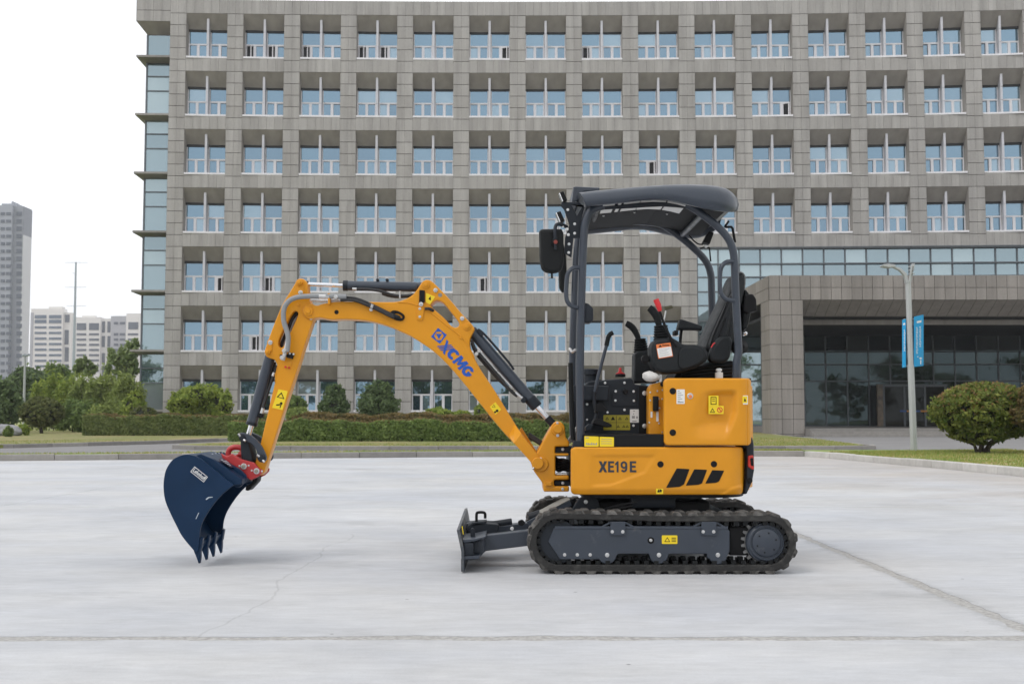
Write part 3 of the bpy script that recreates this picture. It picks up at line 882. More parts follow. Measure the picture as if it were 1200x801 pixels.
# sloping soffit of the porch beam in panels, slot, second beam
fs_, vs_ = [], []
for i in range(3, nx):
    a, b = PX0 + i * PS + .008, PX0 + (i + 1) * PS - .008
    q = len(vs_)
    vs_ += [(a, PY0 + .01, PBOT - .004), (b, PY0 + .01, PBOT - .004), (b, PY0 + 1.25, PBOT - .70), (a, PY0 + 1.25, PBOT - .70)]
    fs_.append((q, q + 3, q + 2, q + 1))
finish('porch_soffit', mesh(vs_, fs_), M['stone2'], office)
finish('porch_beam', win_mesh([(PX0 + PW + .002, PX1, PY0 + 1.27, PY0 + 1.6, PBOT - .72, PBOT - .02), ]), M['joint'], office)
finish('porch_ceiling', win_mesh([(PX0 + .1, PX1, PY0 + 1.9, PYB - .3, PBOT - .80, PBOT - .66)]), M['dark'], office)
finish('porch_lintel', win_mesh([(PX0 + PW + .002, PX1, PY0 + 2.2, PY0 + 2.7, PBOT - 1.04, PBOT - .70)]), M['stone2'], office)
# entrance doors under the porch
lz = .36
dg = at(1030, 480, 70.2).x
bm = bmesh.new()
for x in (dg, dg + 1.25, dg + 2.5, dg + 3.75): box_bm(bm, x - .06, x + .06, 69.2, 69.3, lz, 2.75)
box_bm(bm, dg - .1, dg + 3.85, 69.18, 69.32, 2.75, 2.9)
ent = finish('entrance_door', bm_mesh(bm), M['mullion'], office)
for x in (dg, dg + 1.25, dg + 2.5):
    finish('door_leaf', mesh([(x + .06, 69.25, lz), (x + 1.19, 69.25, lz), (x + 1.19, 69.25, 2.75), (x + .06, 69.25, 2.75)], [(0, 1, 2, 3)]), M['doorglass'], ent)
M['stripeb'] = mat('blue_stripe', (.02, .10, .35), .5); M['stripeo'] = mat('orange_stripe', (.6, .25, .03), .5)
for i in range(7):
    finish('door_stripe', win_mesh([(dg + .95 + i * .42, dg + .95 + i * .42 + .4, 69.18, 69.20, 1.22, 1.32)]), M['stripeo' if i % 2 else 'stripeb'], ent)
finish('door_side_panel', win_mesh([(dg - .42, dg - .1, 69.1, 69.3, lz, 2.9)]), mat('veined_marble', (.14, .105, .07), .4, var=.6, vscale=3), ent)
# ------------------------------------------------------------------ planting
M['bark'] = mat('bark', (.05, .038, .028), .9, var=.3, vscale=8, bump=.5, bscale=30)
def leafm(n, c0, c1): return tone_mat(n, c0, c1, .6, trans=.42)
M['leaf'] = leafm('shrub_leaves', (0.100, 0.165, 0.047), (0.248, 0.325, 0.100))
M['leafd'] = leafm('dark_leaves', (0.071, 0.118, 0.047), (0.171, 0.236, 0.094))
M['leafb'] = leafm('bright_leaves', (.155, .235, .038), (.37, .43, .09))
M['leafo'] = leafm('olive_leaves', (.165, .225, .052), (.35, .41, .125))
M['leafh'] = leafm('hedge_leaves', (.12, .19, .05), (.28, .37, .11))
M['leafr'] = leafm('russet_leaves', (.11, .115, .04), (.30, .20, .085))
M['leaft'] = leafm('photinia_leaves', (.075, .125, .022), (.29, .31, .07))
M['leafe'] = leafm('old_hedge_leaves', (.125, .175, .052), (.29, .335, .12))
M['leafn'] = leafm('new_red_leaves', (.20, .13, .04), (.36, .22, .10))
M['leaftop'] = leafm('topiary_leaves', (.09, .125, .04), (.24, .25, .095))
M['core'] = mat('inner_twigs', (.02, .024, .012), .95)  # solid lump added inside the leaves to block see-through, coloured as deep shade
M['leaffar'] = leafm('far_leaves', (0.165, 0.230, 0.088), (0.342, 0.413, 0.177))
def leaf_arrays(P, Nr, size, tone, aspect=.5, lit=.75):
    n = len(P)
    d = rng.normal(size=(n, 3)) + Nr * 1.0
    d /= np.linalg.norm(d, axis=1)[:, None]
    t = rng.normal(size=(n, 3)); t -= (t * d).sum(1)[:, None] * d
    t /= np.linalg.norm(t, axis=1)[:, None]
    b = np.cross(d, t)
    s = (size * rng.uniform(.6, 1.35, n))[:, None]
    v = np.stack([P - t * s, P + b * s * aspect, P + t * s, P - b * s * aspect], 1).reshape(-1, 3)
    return v, tone
def leaf_mesh(v, tone, extra=None):
    nq = len(v) // 4
    me = bpy.data.meshes.new('leaves')
    me.vertices.add(len(v)); me.vertices.foreach_set('co', v.astype(np.float32).ravel())
    me.loops.add(nq * 4); me.loops.foreach_set('vertex_index', np.arange(nq * 4, dtype=np.int32))
    me.polygons.add(nq); me.polygons.foreach_set('loop_start', np.arange(0, nq * 4, 4, dtype=np.int32))
    me.update(calc_edges=True)
    me.attributes.new('tone', 'FLOAT', 'FACE').data.foreach_set('value', np.clip(tone, 0, .999).astype(np.float32))
    me.validate()
    return me
def ell_leaves(lobes, n, size, shell=.62, clump=.0, flat=None, aspect=.5):
    """leaves in the outer shell of several lobes, gathered in small clumps with gaps"""
    vol = np.array([l[3] * l[4] * l[5] for l in lobes]) ** .67
    cnt = (n * vol / vol.sum()).astype(int)
    VV, TT = [], []
    for (cx, cy, cz, rx, ry, rz), m in zip(lobes, cnt):
        if clump:
            k = max(6, m // 26)
            cd = rng.normal(size=(k, 3)); cd /= np.linalg.norm(cd, axis=1)[:, None]
            cr_ = rng.uniform(shell, 1.0, k) ** .7
            cen = cd * cr_[:, None]
            idx = rng.integers(0, k, m)
            q = cen[idx] + rng.normal(size=(m, 3)) * clump
            ct = rng.uniform(-.25, .25, k)[idx]
        else:
            cd = rng.normal(size=(m, 3)); cd /= np.linalg.norm(cd, axis=1)[:, None]
            q = cd * rng.uniform(shell, 1.0, m)[:, None]
            ct = 0
        P = q * np.array([rx, ry, rz]) + np.array([cx, cy, cz])
        nr = q / np.maximum(1e-6, np.linalg.norm(q, axis=1))[:, None]
        if flat is not None:
            keep = P[:, 2] > flat; P, nr, q = P[keep], nr[keep], q[keep]
            if clump: ct = ct[keep]
        t = rng.uniform(0, 1, len(P)) * .7 + .15 + ct
        v, t = leaf_arrays(P, nr, size, t, aspect)
        VV.append(v); TT.append(t)
    return leaf_mesh(np.concatenate(VV), np.concatenate(TT))
def trunk_mesh(segs):
    """tapered limbs: list of (points, radius at start, radius at end)"""
    bm = bmesh.new()
    for pts, r0, r1 in segs:
        rings = []
        n = len(pts)
        for i, p in enumerate(pts):
            p = Vector(p); d = (Vector(pts[min(i + 1, n - 1)]) - Vector(pts[max(i - 1, 0)])).normalized()
            q = Vector((0, 0, 1)).rotation_difference(d); r = r0 + (r1 - r0) * i / (n - 1)
            rings.append([bm.verts.new(p + q @ Vector((r * math.cos(a), r * math.sin(a), 0))) for a in np.linspace(0, 2 * math.pi, 7)[:-1]])
        for a, b in zip(rings, rings[1:]):
            for k in range(6): bm.faces.new((a[k], a[(k + 1) % 6], b[(k + 1) % 6], b[k]))
        bm.faces.new(rings[-1])
    return bm_mesh(bm)
def limbs(base, top, r, n, spread, seed=0):
    rr = random.Random(seed)
    base, top = Vector(base), Vector(top)
    segs = [([base, base.lerp(top, .35) + Vector((rr.uniform(-.05, .05), 0, 0)) * (top - base).length, base.lerp(top, .7), top], r, r * .3)]
    for i in range(n):
        t = rr.uniform(.25, .75); s = base.lerp(top, t); a = 2 * math.pi * i / n + rr.uniform(-.4, .4)
        L = spread * rr.uniform(.6, 1)
        e = s + Vector((math.cos(a) * L, math.sin(a) * L, rr.uniform(.3, .9) * L))
        segs.append(([s, s.lerp(e, .5) + Vector((0, 0, .08 * L)), e], r * .5, r * .12))
    return segs
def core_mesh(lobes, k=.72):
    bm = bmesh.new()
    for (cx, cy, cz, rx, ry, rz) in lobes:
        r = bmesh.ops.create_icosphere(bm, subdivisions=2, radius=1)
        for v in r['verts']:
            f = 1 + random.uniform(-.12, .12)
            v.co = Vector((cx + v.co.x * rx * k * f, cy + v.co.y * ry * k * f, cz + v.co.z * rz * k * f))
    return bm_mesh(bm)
def plant(name, label, cat, base, lobes, n, size, lm, group=None, core=.72, shell=.62, clump=0., trunk=None, flat=.02, aspect=.5, crown='crown'):
    t = thing(name, label, cat, base, group)
    finish(crown, ell_leaves(lobes, n, size, shell, clump, flat, aspect), lm, t)
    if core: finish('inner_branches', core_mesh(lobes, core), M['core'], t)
    if trunk: finish('trunk', trunk_mesh(trunk), M['bark'], t)
    return t
def pxe(x0, x1, y0, y1, Y, ry=1.0):
    """a lobe filling the sight-line box x0..x1, y0..y1 at depth Y"""
    a, b = at(x0, (y0 + y1) / 2, Y), at(x1, (y0 + y1) / 2, Y)
    c, d = at((x0 + x1) / 2, y0, Y), at((x0 + x1) / 2, y1, Y)
    rx, rz = (b.x - a.x) / 2, (c.z - d.z) / 2
    return (a.x + rx, Y, d.z + rz, rx, rx * ry, rz)
# clipped hedges
def hedge(label, x0, x1, y0, y1, z0, z1, n, size, lm, top_lm, seed, round_l=True):
    t = thing('hedge', label, 'hedge', ((x0 + x1) / 2, (y0 + y1) / 2, z0), 'clipped hedges in front of the building')
    rl = np.random.default_rng(seed)
    L, W, H = x1 - x0, y1 - y0, z1 - z0
    def wob(x): return .05 * np.sin(x * 1.7 + seed) + .035 * np.sin(x * 4.3 + 2 * seed) + .02 * np.sin(x * 9.1)
    def build(sel, m):
        P = np.empty((m, 3)); nr = np.zeros((m, 3))
        xs = rl.uniform(x0, x1, m)
        if sel == 'front':
            v = rl.uniform(0, 1, m) ** .9
            P[:, 0] = xs; P[:, 1] = y0 + .05 * wob(xs * 1.3) + rl.exponential(.06, m) - .04 + .06 * (1 - np.sin(v * 3.0)); P[:, 2] = z0 + v * (H + wob(xs)); nr[:, 1] = -1
        elif sel == 'top':
            P[:, 0] = xs; P[:, 1] = rl.uniform(y0, y1, m); P[:, 2] = z1 + wob(xs) + .03 * np.sin(P[:, 1] * 5) - rl.exponential(.035, m) + .02; nr[:, 2] = 1
        else:
            a = rl.uniform(-math.pi / 2, math.pi / 2, m)
            P[:, 0] = x0 + .3 - .35 * np.cos(a) + rl.exponential(.05, m); P[:, 1] = (y0 + y1) / 2 + np.sin(a) * W / 2
            P[:, 2] = z0 + rl.uniform(0, 1, m) * (H + wob(P[:, 0])); nr[:, 0] = -np.cos(a); nr[:, 1] = np.sin(a)
        cl_ = .22 * np.sin(P[:, 0] * 6.1 + P[:, 2] * 9 + seed) * np.sin(P[:, 0] * 2.3 - P[:, 2] * 5)
        return leaf_arrays(P, nr, size, rl.uniform(.1, .85, m) + cl_, .55)
    A = [build('front', int(n * .68)), build('end', int(n * .05))]
    finish('side_leaves', leaf_mesh(np.concatenate([a[0] for a in A]), np.concatenate([a[1] for a in A])), lm, t)
    v, tn = build('top', int(n * .34))
    finish('top_leaves', leaf_mesh(v, tn), top_lm, t)
    rbox('inner_branches', x0 + .3, x1 - .1, y0 + .1, y1 - .1, z0 - .02, z1 - .1, M['core'], t, .05, 1)  # added dark block fills the hedge behind its leaves
    return t
g0 = .10
hedge('long low front hedge just behind the lawn strip, passing behind the excavator arm', -9.9, 5.6, 39.8, 41.6, g0, .80, 26000, .06, M['leafh'], M['leafr'], 1)
hedge('second hedge with a brownish top, close behind the front hedge', -8.6, 6.4, 44.6, 47.0, g0, 1.02, 20000, .065, M['leafr'], M['leafr'], 2)
hedge('dark hedge at the far left between the road and the glazed corner', -19.3, -10.6, 51.3, 53.2, g0, .97, 20000, .07, M['leafe'], M['leafr'], 3)
# shrubs along the front of the building
gs = 'shrubs along the foot of the building'
zb = g0
def shrub(label, boxes, n, size, lm, core=.75, cat='shrub', name='shrub', group=gs, clump=.10, Y=None):
    lobes = [pxe(*b) for b in boxes]
    bx = sum(l[0] for l in lobes) / len(lobes); by = sum(l[1] for l in lobes) / len(lobes)
    return plant(name, label, cat, (bx, by, zb), lobes, n, size, lm, group, core, .7, clump)
shrub('broad double-headed bright green shrub at the left end of the building', [(199, 236, 457, 494, 60), (216, 262, 450, 494, 60.5), (244, 273, 456, 494, 60), (210, 250, 453, 475, 59.5)], 9000, .11, M['leafb'])
shrub('smaller left one of two dark green cone shrubs by the ground-floor windows', [(374, 408, 460, 496, 58), (379, 404, 450.5, 478, 58)], 5000, .095, M['leafd'])
shrub('fuller right one of two dark green cone shrubs by the ground-floor windows', [(420, 467, 458, 496, 58), (427, 461, 447, 476, 58)], 6500, .095, M['leafd'])
shrub('green bush half hidden behind the dipper arm', [(334, 358, 463, 490, 59)], 2500, .1, M['leaf'])
shrub('low brown-green clipped dome just right of the dipper arm', [(336, 363, 477, 496, 56)], 2500, .08, M['leafo'])
shrub('low bright green bush under the window left of the boom foot', [(496, 532, 478, 494, 55)], 2500, .08, M['leafb'])
shrub('small flat green bush right beside the low bright bush', [(530, 552, 481, 494, 55.5)], 1300, .08, M['leafb'])
shrub('small green bush showing just under the boom', [(556, 580, 472, 494, 56)], 1500, .08, M['leafb'])
# left garden
gt = 'garden trees and bamboo left of the building'
def tree(label, base, lobes, n, size, lm, group=gt, name='tree', cat='tree', core=.5, r=.12, clump=.16, shell=.45, aspect=.5, nl=6, seed=1):
    top = max(lobes, key=lambda l: l[2])
    sp = max(l[3] for l in lobes)
    tr = limbs((base[0], base[1], 0), (top[0], top[1], top[2] + top[5] * .4), r, nl, sp * 1.1, seed)
    return plant(name, label, cat, base, lobes, n, size, lm, group, core, shell, clump, tr, .1, aspect)
p = at(49, 505, 58)
tree('clipped dark dome topiary on a short trunk left of the hedge', (p.x, 58, zb), [pxe(24, 74, 466, 500, 58), pxe(30, 66, 464.5, 488, 58)], 16000, .075, M['leaftop'], 'clipped topiary bushes', 'topiary_bush', 'bush', .8, .1, .03, .82)
p = at(12, 505, 62)
tree('dark feathery conifer at the left picture edge behind the rock', (p.x, 62, zb), [pxe(-26, 22, 452, 500, 62), pxe(-14, 18, 443, 470, 62)], 7000, .14, M['leafd'], core=.6)
p = at(36, 480, 86)
tree('dark round-topped tree behind the street lamp', (p.x, 86, zb), [pxe(14, 50, 430, 470, 86), pxe(22, 56, 436, 480, 86), pxe(6, 34, 440, 480, 86)], 6500, .2, M['leafd'], core=.6, r=.25)
p = at(63, 480, 88)
tree('mid green tree right of the street lamp, under the white apartment block', (p.x, 88, zb), [pxe(50, 74, 428, 470, 88), pxe(60, 84, 432, 470, 88)], 5500, .2, M['leaf'], core=.6, r=.22)
bam = [('light yellow-green bamboo clump right of the lamp, leaning right', (38, 78, 440, 505, 70), 'leafb'), ('pale bamboo clump with drooping tips in the middle of the garden', (66, 104, 434, 505, 68), 'leafb'),
       ('olive feathery bamboo clump behind the dark topiary', (84, 124, 438, 505, 66), 'leafo'), ('dense olive bamboo clump right of the middle', (104, 142, 437, 505, 67), 'leafo'),
       ('bamboo clump with brown canes nearest the glazed corner', (126, 166, 436, 505, 65), 'leafo'), ('low dark bamboo clump with bare canes at its foot', (68, 118, 462, 507, 63), 'leaf'), ('low olive bamboo behind the hedge end', (112, 160, 464, 507, 62), 'leafo')]
for i, (lab, b, lm) in enumerate(bam):
    x0, x1, y0, y1, Y = b
    lob = []
    for k in range(5):
        cx = x0 + (x1 - x0) * (.12 + .19 * k) + random.uniform(-2, 2); hw = (x1 - x0) * random.uniform(.15, .24)
        yt = y0 + random.uniform(0, 12) + abs(k - 2) * 3
        lob.append(pxe(cx - hw, cx + hw, yt, yt + (y1 - yt) * random.uniform(.75, 1.0), Y + random.uniform(-1.2, 1.2)))
    c = at((x0 + x1) / 2, 505, Y)
    tr = []
    for k in range(9):
        bx = c.x + random.uniform(-.5, .5) * 1.1; tx = bx + random.uniform(-.7, .7); hz_ = lob[k % 5][2] + lob[k % 5][5] * .8
        tr.append(([(bx, Y, 0), (bx + .1 * (tx - bx), Y, hz_ * .5), (tx, Y, hz_)], .03, .01))
    plant('bamboo', lab, 'bamboo', (c.x, Y, zb), lob, 8500, .15, M[lm], 'bamboo clumps in the left garden', 0, .2, .2, tr, .1, .26)
p = at(146, 480, 82)
tree('tall airy light green tree beside the glazed building corner', (p.x, 82, zb), [pxe(122, 146, 412, 446, 82), pxe(140, 168, 398, 430, 82), pxe(138, 166, 418, 450, 82), pxe(126, 150, 404, 428, 83)], 2200, .19, M['leaffar'], core=0, r=.16, clump=.12, shell=.3)
p = at(97, 480, 84)
tree('small sparse tree with a thin top in front of the pylon', (p.x, 84, zb), [pxe(89, 104, 418, 432, 84), pxe(84, 98, 424, 440, 84), pxe(94, 112, 426, 442, 84)], 1500, .18, M['leaffar'], core=0, r=.1, clump=.12, shell=.2)
shrub('pale young tree at the foot of the glazed corner', [(144, 168, 463, 494, 60), (152, 166, 458, 475, 60)], 3000, .1, M['leafb'], group='low plants in the left garden')
shrub('low clipped dome behind the right end of the dark hedge', [(150, 184, 475, 500, 56)], 5000, .07, M['leaftop'], .82, group='clipped topiary bushes', clump=.03)
shrub('yellow-green ground plant beside the pale rock', [(20, 34, 497, 510, 52)], 1500, .07, M['leafb'], group='low plants in the left garden')
shrub('small spiky plant in front of the pale rock', [(5, 15, 500, 513, 48.5)], 700, .08, M['leaf'], 0, group='low plants in the left garden')
bm = bmesh.new()
bmesh.ops.create_icosphere(bm, subdivisions=4, radius=1)
from mathutils import noise as mnoise
l = pxe(-14, 27, 497, 512, 51, .6)
for v in bm.verts:
    f = 1 + .22 * mnoise.noise(v.co * 1.3) + .08 * mnoise.noise(v.co * 4)
    v.co = Vector((l[0] + v.co.x * l[3] * f, l[1] + v.co.y * l[4] * f, l[2] + v.co.z * l[5] * f))
tag(finish('rock', bm_mesh(bm), M['rock'], None, 40), 'pale grey garden rock lying on the lawn at the left edge', 'rock')
# right lawn bushes
Yb = 26.4
p = at(1152, 531, Yb)
lob = [pxe(1094, 1196, 452, 508, Yb, .9), pxe(1108, 1200, 448, 492, Yb, .9), pxe(1093, 1150, 470, 506, Yb, .9), pxe(1112, 1184, 488, 520, Yb, .9), pxe(1160, 1212, 466, 512, Yb, .9)]
tr = []
b0 = Vector((p.x, Yb, .1))
for k, (dx, dy, dz) in enumerate([(-.75, .1, .62), (-.35, -.3, .8), (.1, .2, .9), (.5, -.1, .75), (.85, .2, .66), (-.1, .4, .8), (.3, -.4, .7)]):
    tr.append(([b0 + Vector((.04 * (k - 3), 0, 0)), b0 + Vector((dx * .25, dy * .3, .22)), b0 + Vector((dx * .7, dy * .8, dz * .62)), b0 + Vector((dx, dy, dz))], .05, .016))
rb_ = plant('round_bush', 'broad mushroom-shaped bush with forked stems on the right lawn', 'bush', (p.x, Yb, .12), lob, 30000, .048, M['leaft'], 'bushes on the right lawn', .78, .82, .055, tr, .1)
lob0 = lob
Yb = 25.5
p = at(1212, 536, Yb)
lob = [pxe(1186, 1250, 470, 505, Yb), pxe(1196, 1260, 440, 500, Yb)]
plant('round_bush', 'russet bush cut off by the right picture edge', 'bush', (p.x, Yb, .12), lob, 8000, .045, M['leafr'], 'bushes on the right lawn', .8, .8, .06, [([(p.x, Yb, .1), (p.x, Yb, .5), (p.x + .05, Yb, .9)], .06, .03)], .2)
finish('new_leaves', ell_leaves([(a, b, c + rz * .25, rx * .98, ry * .98, rz * .82) for a, b, c, rx, ry, rz in lob0[:2]], 1300, .04, .95, 0, 1.0, .45), M['leafn'], rb_)
# wooded edge across the street, behind the camera: it shows in the ground-floor glass as one mass
VV, TT, CC = [], [], []
for i in range(22):
    x = -72 + 7.6 * i + random.uniform(-1.5, 1.5); Y = -34 - 5 * ((i * 37) % 3); hgt = 6.8 + (i * 53 % 5) * 1.0
    CC += [(x + random.uniform(-1.8, 1.8), Y + random.uniform(-1, 1), hgt * f, hgt * .36, hgt * .3, hgt * .2) for f in (.28, .5, .66, .82)]
wood = finish('woodland', ell_leaves(CC, 46000, .34, .5, .16), M['leaf'])
tag(wood, kind='stuff')
# ------------------------------------------------------------------ far towers
M['twall'] = mat('tower_grey_render', (.30, .32, .36), .9, var=.05, vscale=.05)  # some bluish distance haze is mixed into this wall colour
M['tside'] = mat('tower_lit_side', (.58, .59, .60), .9)  # same tower, lighter: the light on this face is put into the colour
M['tdark'] = mat('tower_dark_band', (.24, .255, .29), .9)
M['tcream'] = mat('cream_tower_wall', (.74, .72, .69), .9)
M['tgrey'] = mat('grey_tower_bay', (.40, .405, .43), .9)
M['twin'] = mat('far_window', (.075, .09, .115), .3)
M['twinb'] = mat('far_blue_window', (.09, .125, .17), .3)
def bx(name, x0, x1, y0, y1, z0, z1, m, par): return finish(name, win_mesh([(x0, x1, y0, y1, z0, z1)]), m, par)
def tower(label, Y, base_px, parts, wins, depth, group):
    t = thing('apartment_tower', label, 'tower block', (at(base_px, 480, Y).x, Y, 0), group)
    for (nm, x0, x1, yt, dy, m) in parts:
        a, b = at(x0, yt, Y + dy), at(x1, yt, Y + dy)
        bx(nm, a.x, b.x, Y + dy, Y + depth, 0, a.z, M[m], t)
    meshes = {}
    for (x0, x1, ys, hpx, dy, m) in wins:
        k = (x0, x1, hpx, dy, m)
        a, b = at(x0, 400, Y + dy), at(x1, 400, Y + dy)
        h = hpx * Y / FPX
        me = win_mesh([(-(b.x - a.x) / 2, (b.x - a.x) / 2, -.25, .2, -h / 2, h / 2)]); me.materials.append(M[m])
        for y in ys:
            q = at((x0 + x1) / 2, y, Y + dy)
            put(bpy.data.objects.new('window', me), t, q)
    return t
gA = 'apartment towers on the skyline'
rows = [250.5 + 8.75 * i for i in range(24)]
tA = tower('tall grey apartment tower with a pale side wall at the left edge', 460, 10,
      [('wall', -60, 14.5, 240.5, 0, 'twall'), ('stair_wall', 14.5, 27.5, 241.5, 1.6, 'tdark'), ('roof_block', 2, 20, 238.5, 3, 'twall'), ('roof_mast', 13.5, 15.2, 236, 4, 'twall')],
      [(1.0, 5.5, rows, 3.6, 0, 'twin'), (7.5, 12.8, rows, 3.6, 0, 'twin'), (19.5, 25.5, rows[:1] + rows[1:], 5, 1.6, 'twin'), (-9, -3, rows, 3.6, 0, 'twin'), (-22, -14, rows, 3.6, 0, 'twin')], 9.6, gA)
a = at(27.5, 242, 462)
ztop = a.z - .3
zm = at(33, 277, 466).z
def side(name, z0, z1, m):
    bx(name, a.x + .05, a.x + .5, 461.8, 469.6, z0, z1, M[m], tA)
side('side_wall', 0, zm, 'tside'); side('upper_side_wall', zm, ztop, 'tdark')
rB = [383.4 + 6.5 * i for i in range(9)]
tower('cream apartment block with a stepped top between the grey tower and the pylon', 600, 58,
      [('wall', 36.6, 74, 361.5, 0, 'tcream'), ('roof_block', 57, 73, 359, 2, 'tcream'), ('stair_wall', 74, 84, 366, 2, 'tcream'), ('recess', 36, 39, 366, -.4, 'tgrey')],
      [(41, 54.5, rB, 2.6, 0, 'twinb'), (57.5, 72, rB, 2.6, 0, 'twinb'), (41, 54.5, [371, 376.5], 4, 0, 'twinb'), (57.5, 72, [371, 376.5], 4, 0, 'twinb'), (76.5, 81.5, [373], 9, 2, 'twin'), (76, 80.5, [395, 415, 435], 17, 2, 'twin')], 6, gA)
rC = [391.5 + 6.1 * i for i in range(8)]
tower('cream and grey apartment block partly hidden by the glazed building corner', 640, 126,
      [('wall', 88, 118, 371.5, 0, 'tcream'), ('roof_block', 96, 112, 369.5, 5, 'tcream'), ('stair_wall', 118, 130, 373, 2.5, 'tcream'), ('grey_bay', 130, 148, 370, 1, 'tgrey'), ('end_wall', 148, 176, 367, 0, 'tcream')],
      [(90, 101, rC, 2.4, 0, 'twin'), (104.5, 116, rC, 2.4, 0, 'twin'), (90, 101, [382.5], 8, 0, 'twin'), (104.5, 116, [382.5], 8, 0, 'twin'), (119.5, 123, [383, 400, 420, 436], 13, 2.5, 'twin'), (126, 129.4, [383, 400, 420, 436], 13, 2.5, 'twin'),
       (133.5, 138.5, [378.5] + rC, 2.8, 1, 'twin'), (140.5, 146.5, [378.5] + rC, 2.8, 1, 'twin'), (150, 162, rC, 2.4, 0, 'twin'), (150.5, 162, [381.5], 8.5, 0, 'twin')], 7, gA)
# power pole
M['galv'] = mat('galvanised_steel', (.30, .34, .38), .5, metal=.3)
Yp = 300
q0, q1 = at(85.5, 470, Yp), at(89, 307, Yp)
pole = thing('power_pole', 'tall tapered steel power pole with thin cross-arms on the skyline', 'power pole', (q0.x, Yp, 0))
finish('shaft', trunk_mesh([([(q0.x, Yp, 0), (q1.x, Yp, q1.z)], .52, .24)]), M['galv'], pole)
for (x0, x1, y) in ((76, 103, 307.5), (84, 89, 320), (76, 101, 336.5), (78, 101, 358.5)):
    a, b = at(x0, y, Yp), at(x1, y, Yp)
    finish('crossarm', trunk_mesh([([a, b], .055, .055)]), M['galv'], pole)
# ------------------------------------------------------------------ street lamps
M['lamp'] = mat('lamp_grey_paint', (.40, .415, .42), .45, var=.06, vscale=3, dust=(.3, .28, .24), dscale=3, dlo=.6, dhi=.9)
M['cyan'] = mat('banner_cyan', (.0, .30, .62), .6, var=.04, vscale=3)
Yl = 28.6
base = at(1071, 528, Yl); base.z = .12
lamp = thing('street_lamp', 'tall grey street lamp with two blue banners on the right lawn', 'street lamp', base)
def prism(name, p0, p1, w0, w1, m, par, seg=8):
    bm = bmesh.new(); rings = []
    for p_, w_ in ((p0, w0), (p1, w1)):
        rings.append([bm.verts.new(Vector(p_) + Vector((w_ * math.cos(t), w_ * math.sin(t), 0))) for t in np.linspace(math.pi / 8, 2 * math.pi + math.pi / 8, seg + 1)[:-1]])
    for k in range(seg): bm.faces.new((rings[0][k], rings[0][(k + 1) % seg], rings[1][(k + 1) % seg], rings[1][k]))
    bm.faces.new(rings[1]); bm.faces.new(rings[0])
    return finish(name, bm_mesh(bm), m, par)
ztop = at(1064, 330, Yl); zmid = at(1066, 429, Yl)
prism('pole', (base.x, Yl, .12), (base.x - .03, Yl, zmid.z), .084, .08, M['lamp'], lamp)
prism('upper_pole', (base.x - .03, Yl, zmid.z + .004), (base.x - .05, Yl, ztop.z), .073, .068, M['lamp'], lamp)
prism('collar', (base.x - .03, Yl, zmid.z - .02), (base.x - .03, Yl, zmid.z + .03), .090, .090, M['lamp'], lamp)
xt = base.x - .05
L3 = lambda px, py: at(px, py, Yl)
plate('arm', [(1061, 332), (1059, 323), (1053.6, 317), (1046, 313.4), (1046, 311.8), (1055, 314.6), (1061.6, 320.4), (1064.4, 331)], Yl, Yl - .06, Yl + .06, M['lamp'], lamp, .008)
plate('arm', [(1063.4, 331), (1067, 309.6), (1068.4, 309), (1065.4, 331)], Yl, Yl - .09, Yl - .05, M['lamp'], lamp, .004)
plate('arm', [(1066.4, 331), (1071.4, 308.5), (1073, 308), (1068.6, 331)], Yl, Yl + .05, Yl + .09, M['lamp'], lamp, .004)
for y in (312, 316, 320): plate('arm_rung', [(1065, y), (1071, y), (1071, y + 1), (1065, y + 1)], Yl, Yl - .05, Yl + .05, M['lamp'], lamp, .002)
plate('lamp_head', smooth([(1032.5, 312), (1036, 310), (1046, 310.5), (1047.5, 312.5), (1041, 314)], 3, True), Yl, Yl - .13, Yl + .13, M['lamp'], lamp, .01)
# banners angled across the pole
def banner(x0, x1, y0, y1, d0, d1, name):
    A = [at(x0, y0[0], Yl + d0), at(x1, y1[0], Yl + d1), at(x1, y1[1], Yl + d1), at(x0, y0[1], Yl + d0)]
    n = (A[1] - A[0]).cross(A[3] - A[0]).normalized() * .008
    o = finish(name, mesh([v + n for v in A] + [v - n for v in A], [(0, 1, 2, 3), (7, 6, 5, 4), (0, 4, 5, 1), (1, 5, 6, 2), (2, 6, 7, 3), (3, 7, 4, 0)]), M['cyan'], lamp)
    return A, (n if n.y < 0 else -n)
for args, cols in (((1071.3, 1082, (371, 429.5), (368.5, 428.5), -.06, .14, 'banner'), ((.28, 1), (.62, .8))), ((1057.5, 1061.5, (374.5, 430.5), (373.5, 430), .1, 0, 'banner'), ((.72, 1),))):
    A, n = banner(*args)
    wv, wf = [], []
    def P2(u, v): return A[0].lerp(A[1], u).lerp(A[3].lerp(A[2], u), v) + n * 1.25
    def mark(u0, u1, v0, v1):
        i = len(wv); wv.extend([P2(u0, v0), P2(u1, v0), P2(u1, v1), P2(u0, v1)]); wf.append((i, i + 1, i + 2, i + 3))
    mark(.25, .75, .10, .14) if len(cols) == 2 else mark(.3, .9, .08, .12)
    for (cu_, _) in cols:
        v = .22
        while v < (.74 if cu_ < .5 else .62):
            s = random.uniform(.03, .06)
            w_ = .11 if len(cols) == 2 else .24
            mark(cu_ - w_, cu_ + w_ * random.uniform(.2, 1), v, v + .016); mark(cu_ - w_ * .3, cu_ + w_ * .2, v + .02, v + s)
            mark(cu_ - w_, cu_ + w_, v + s + .004, v + s + .014)
            v += s + .034
    if len(cols) == 2:
        mark(.55, .8, .83, .86); mark(.62, .74, .88, .96); mark(.3, .42, .80, .82)
    tag(finish('printed_marks', mesh(wv, wf), M['white'], lamp), kind='stuff')
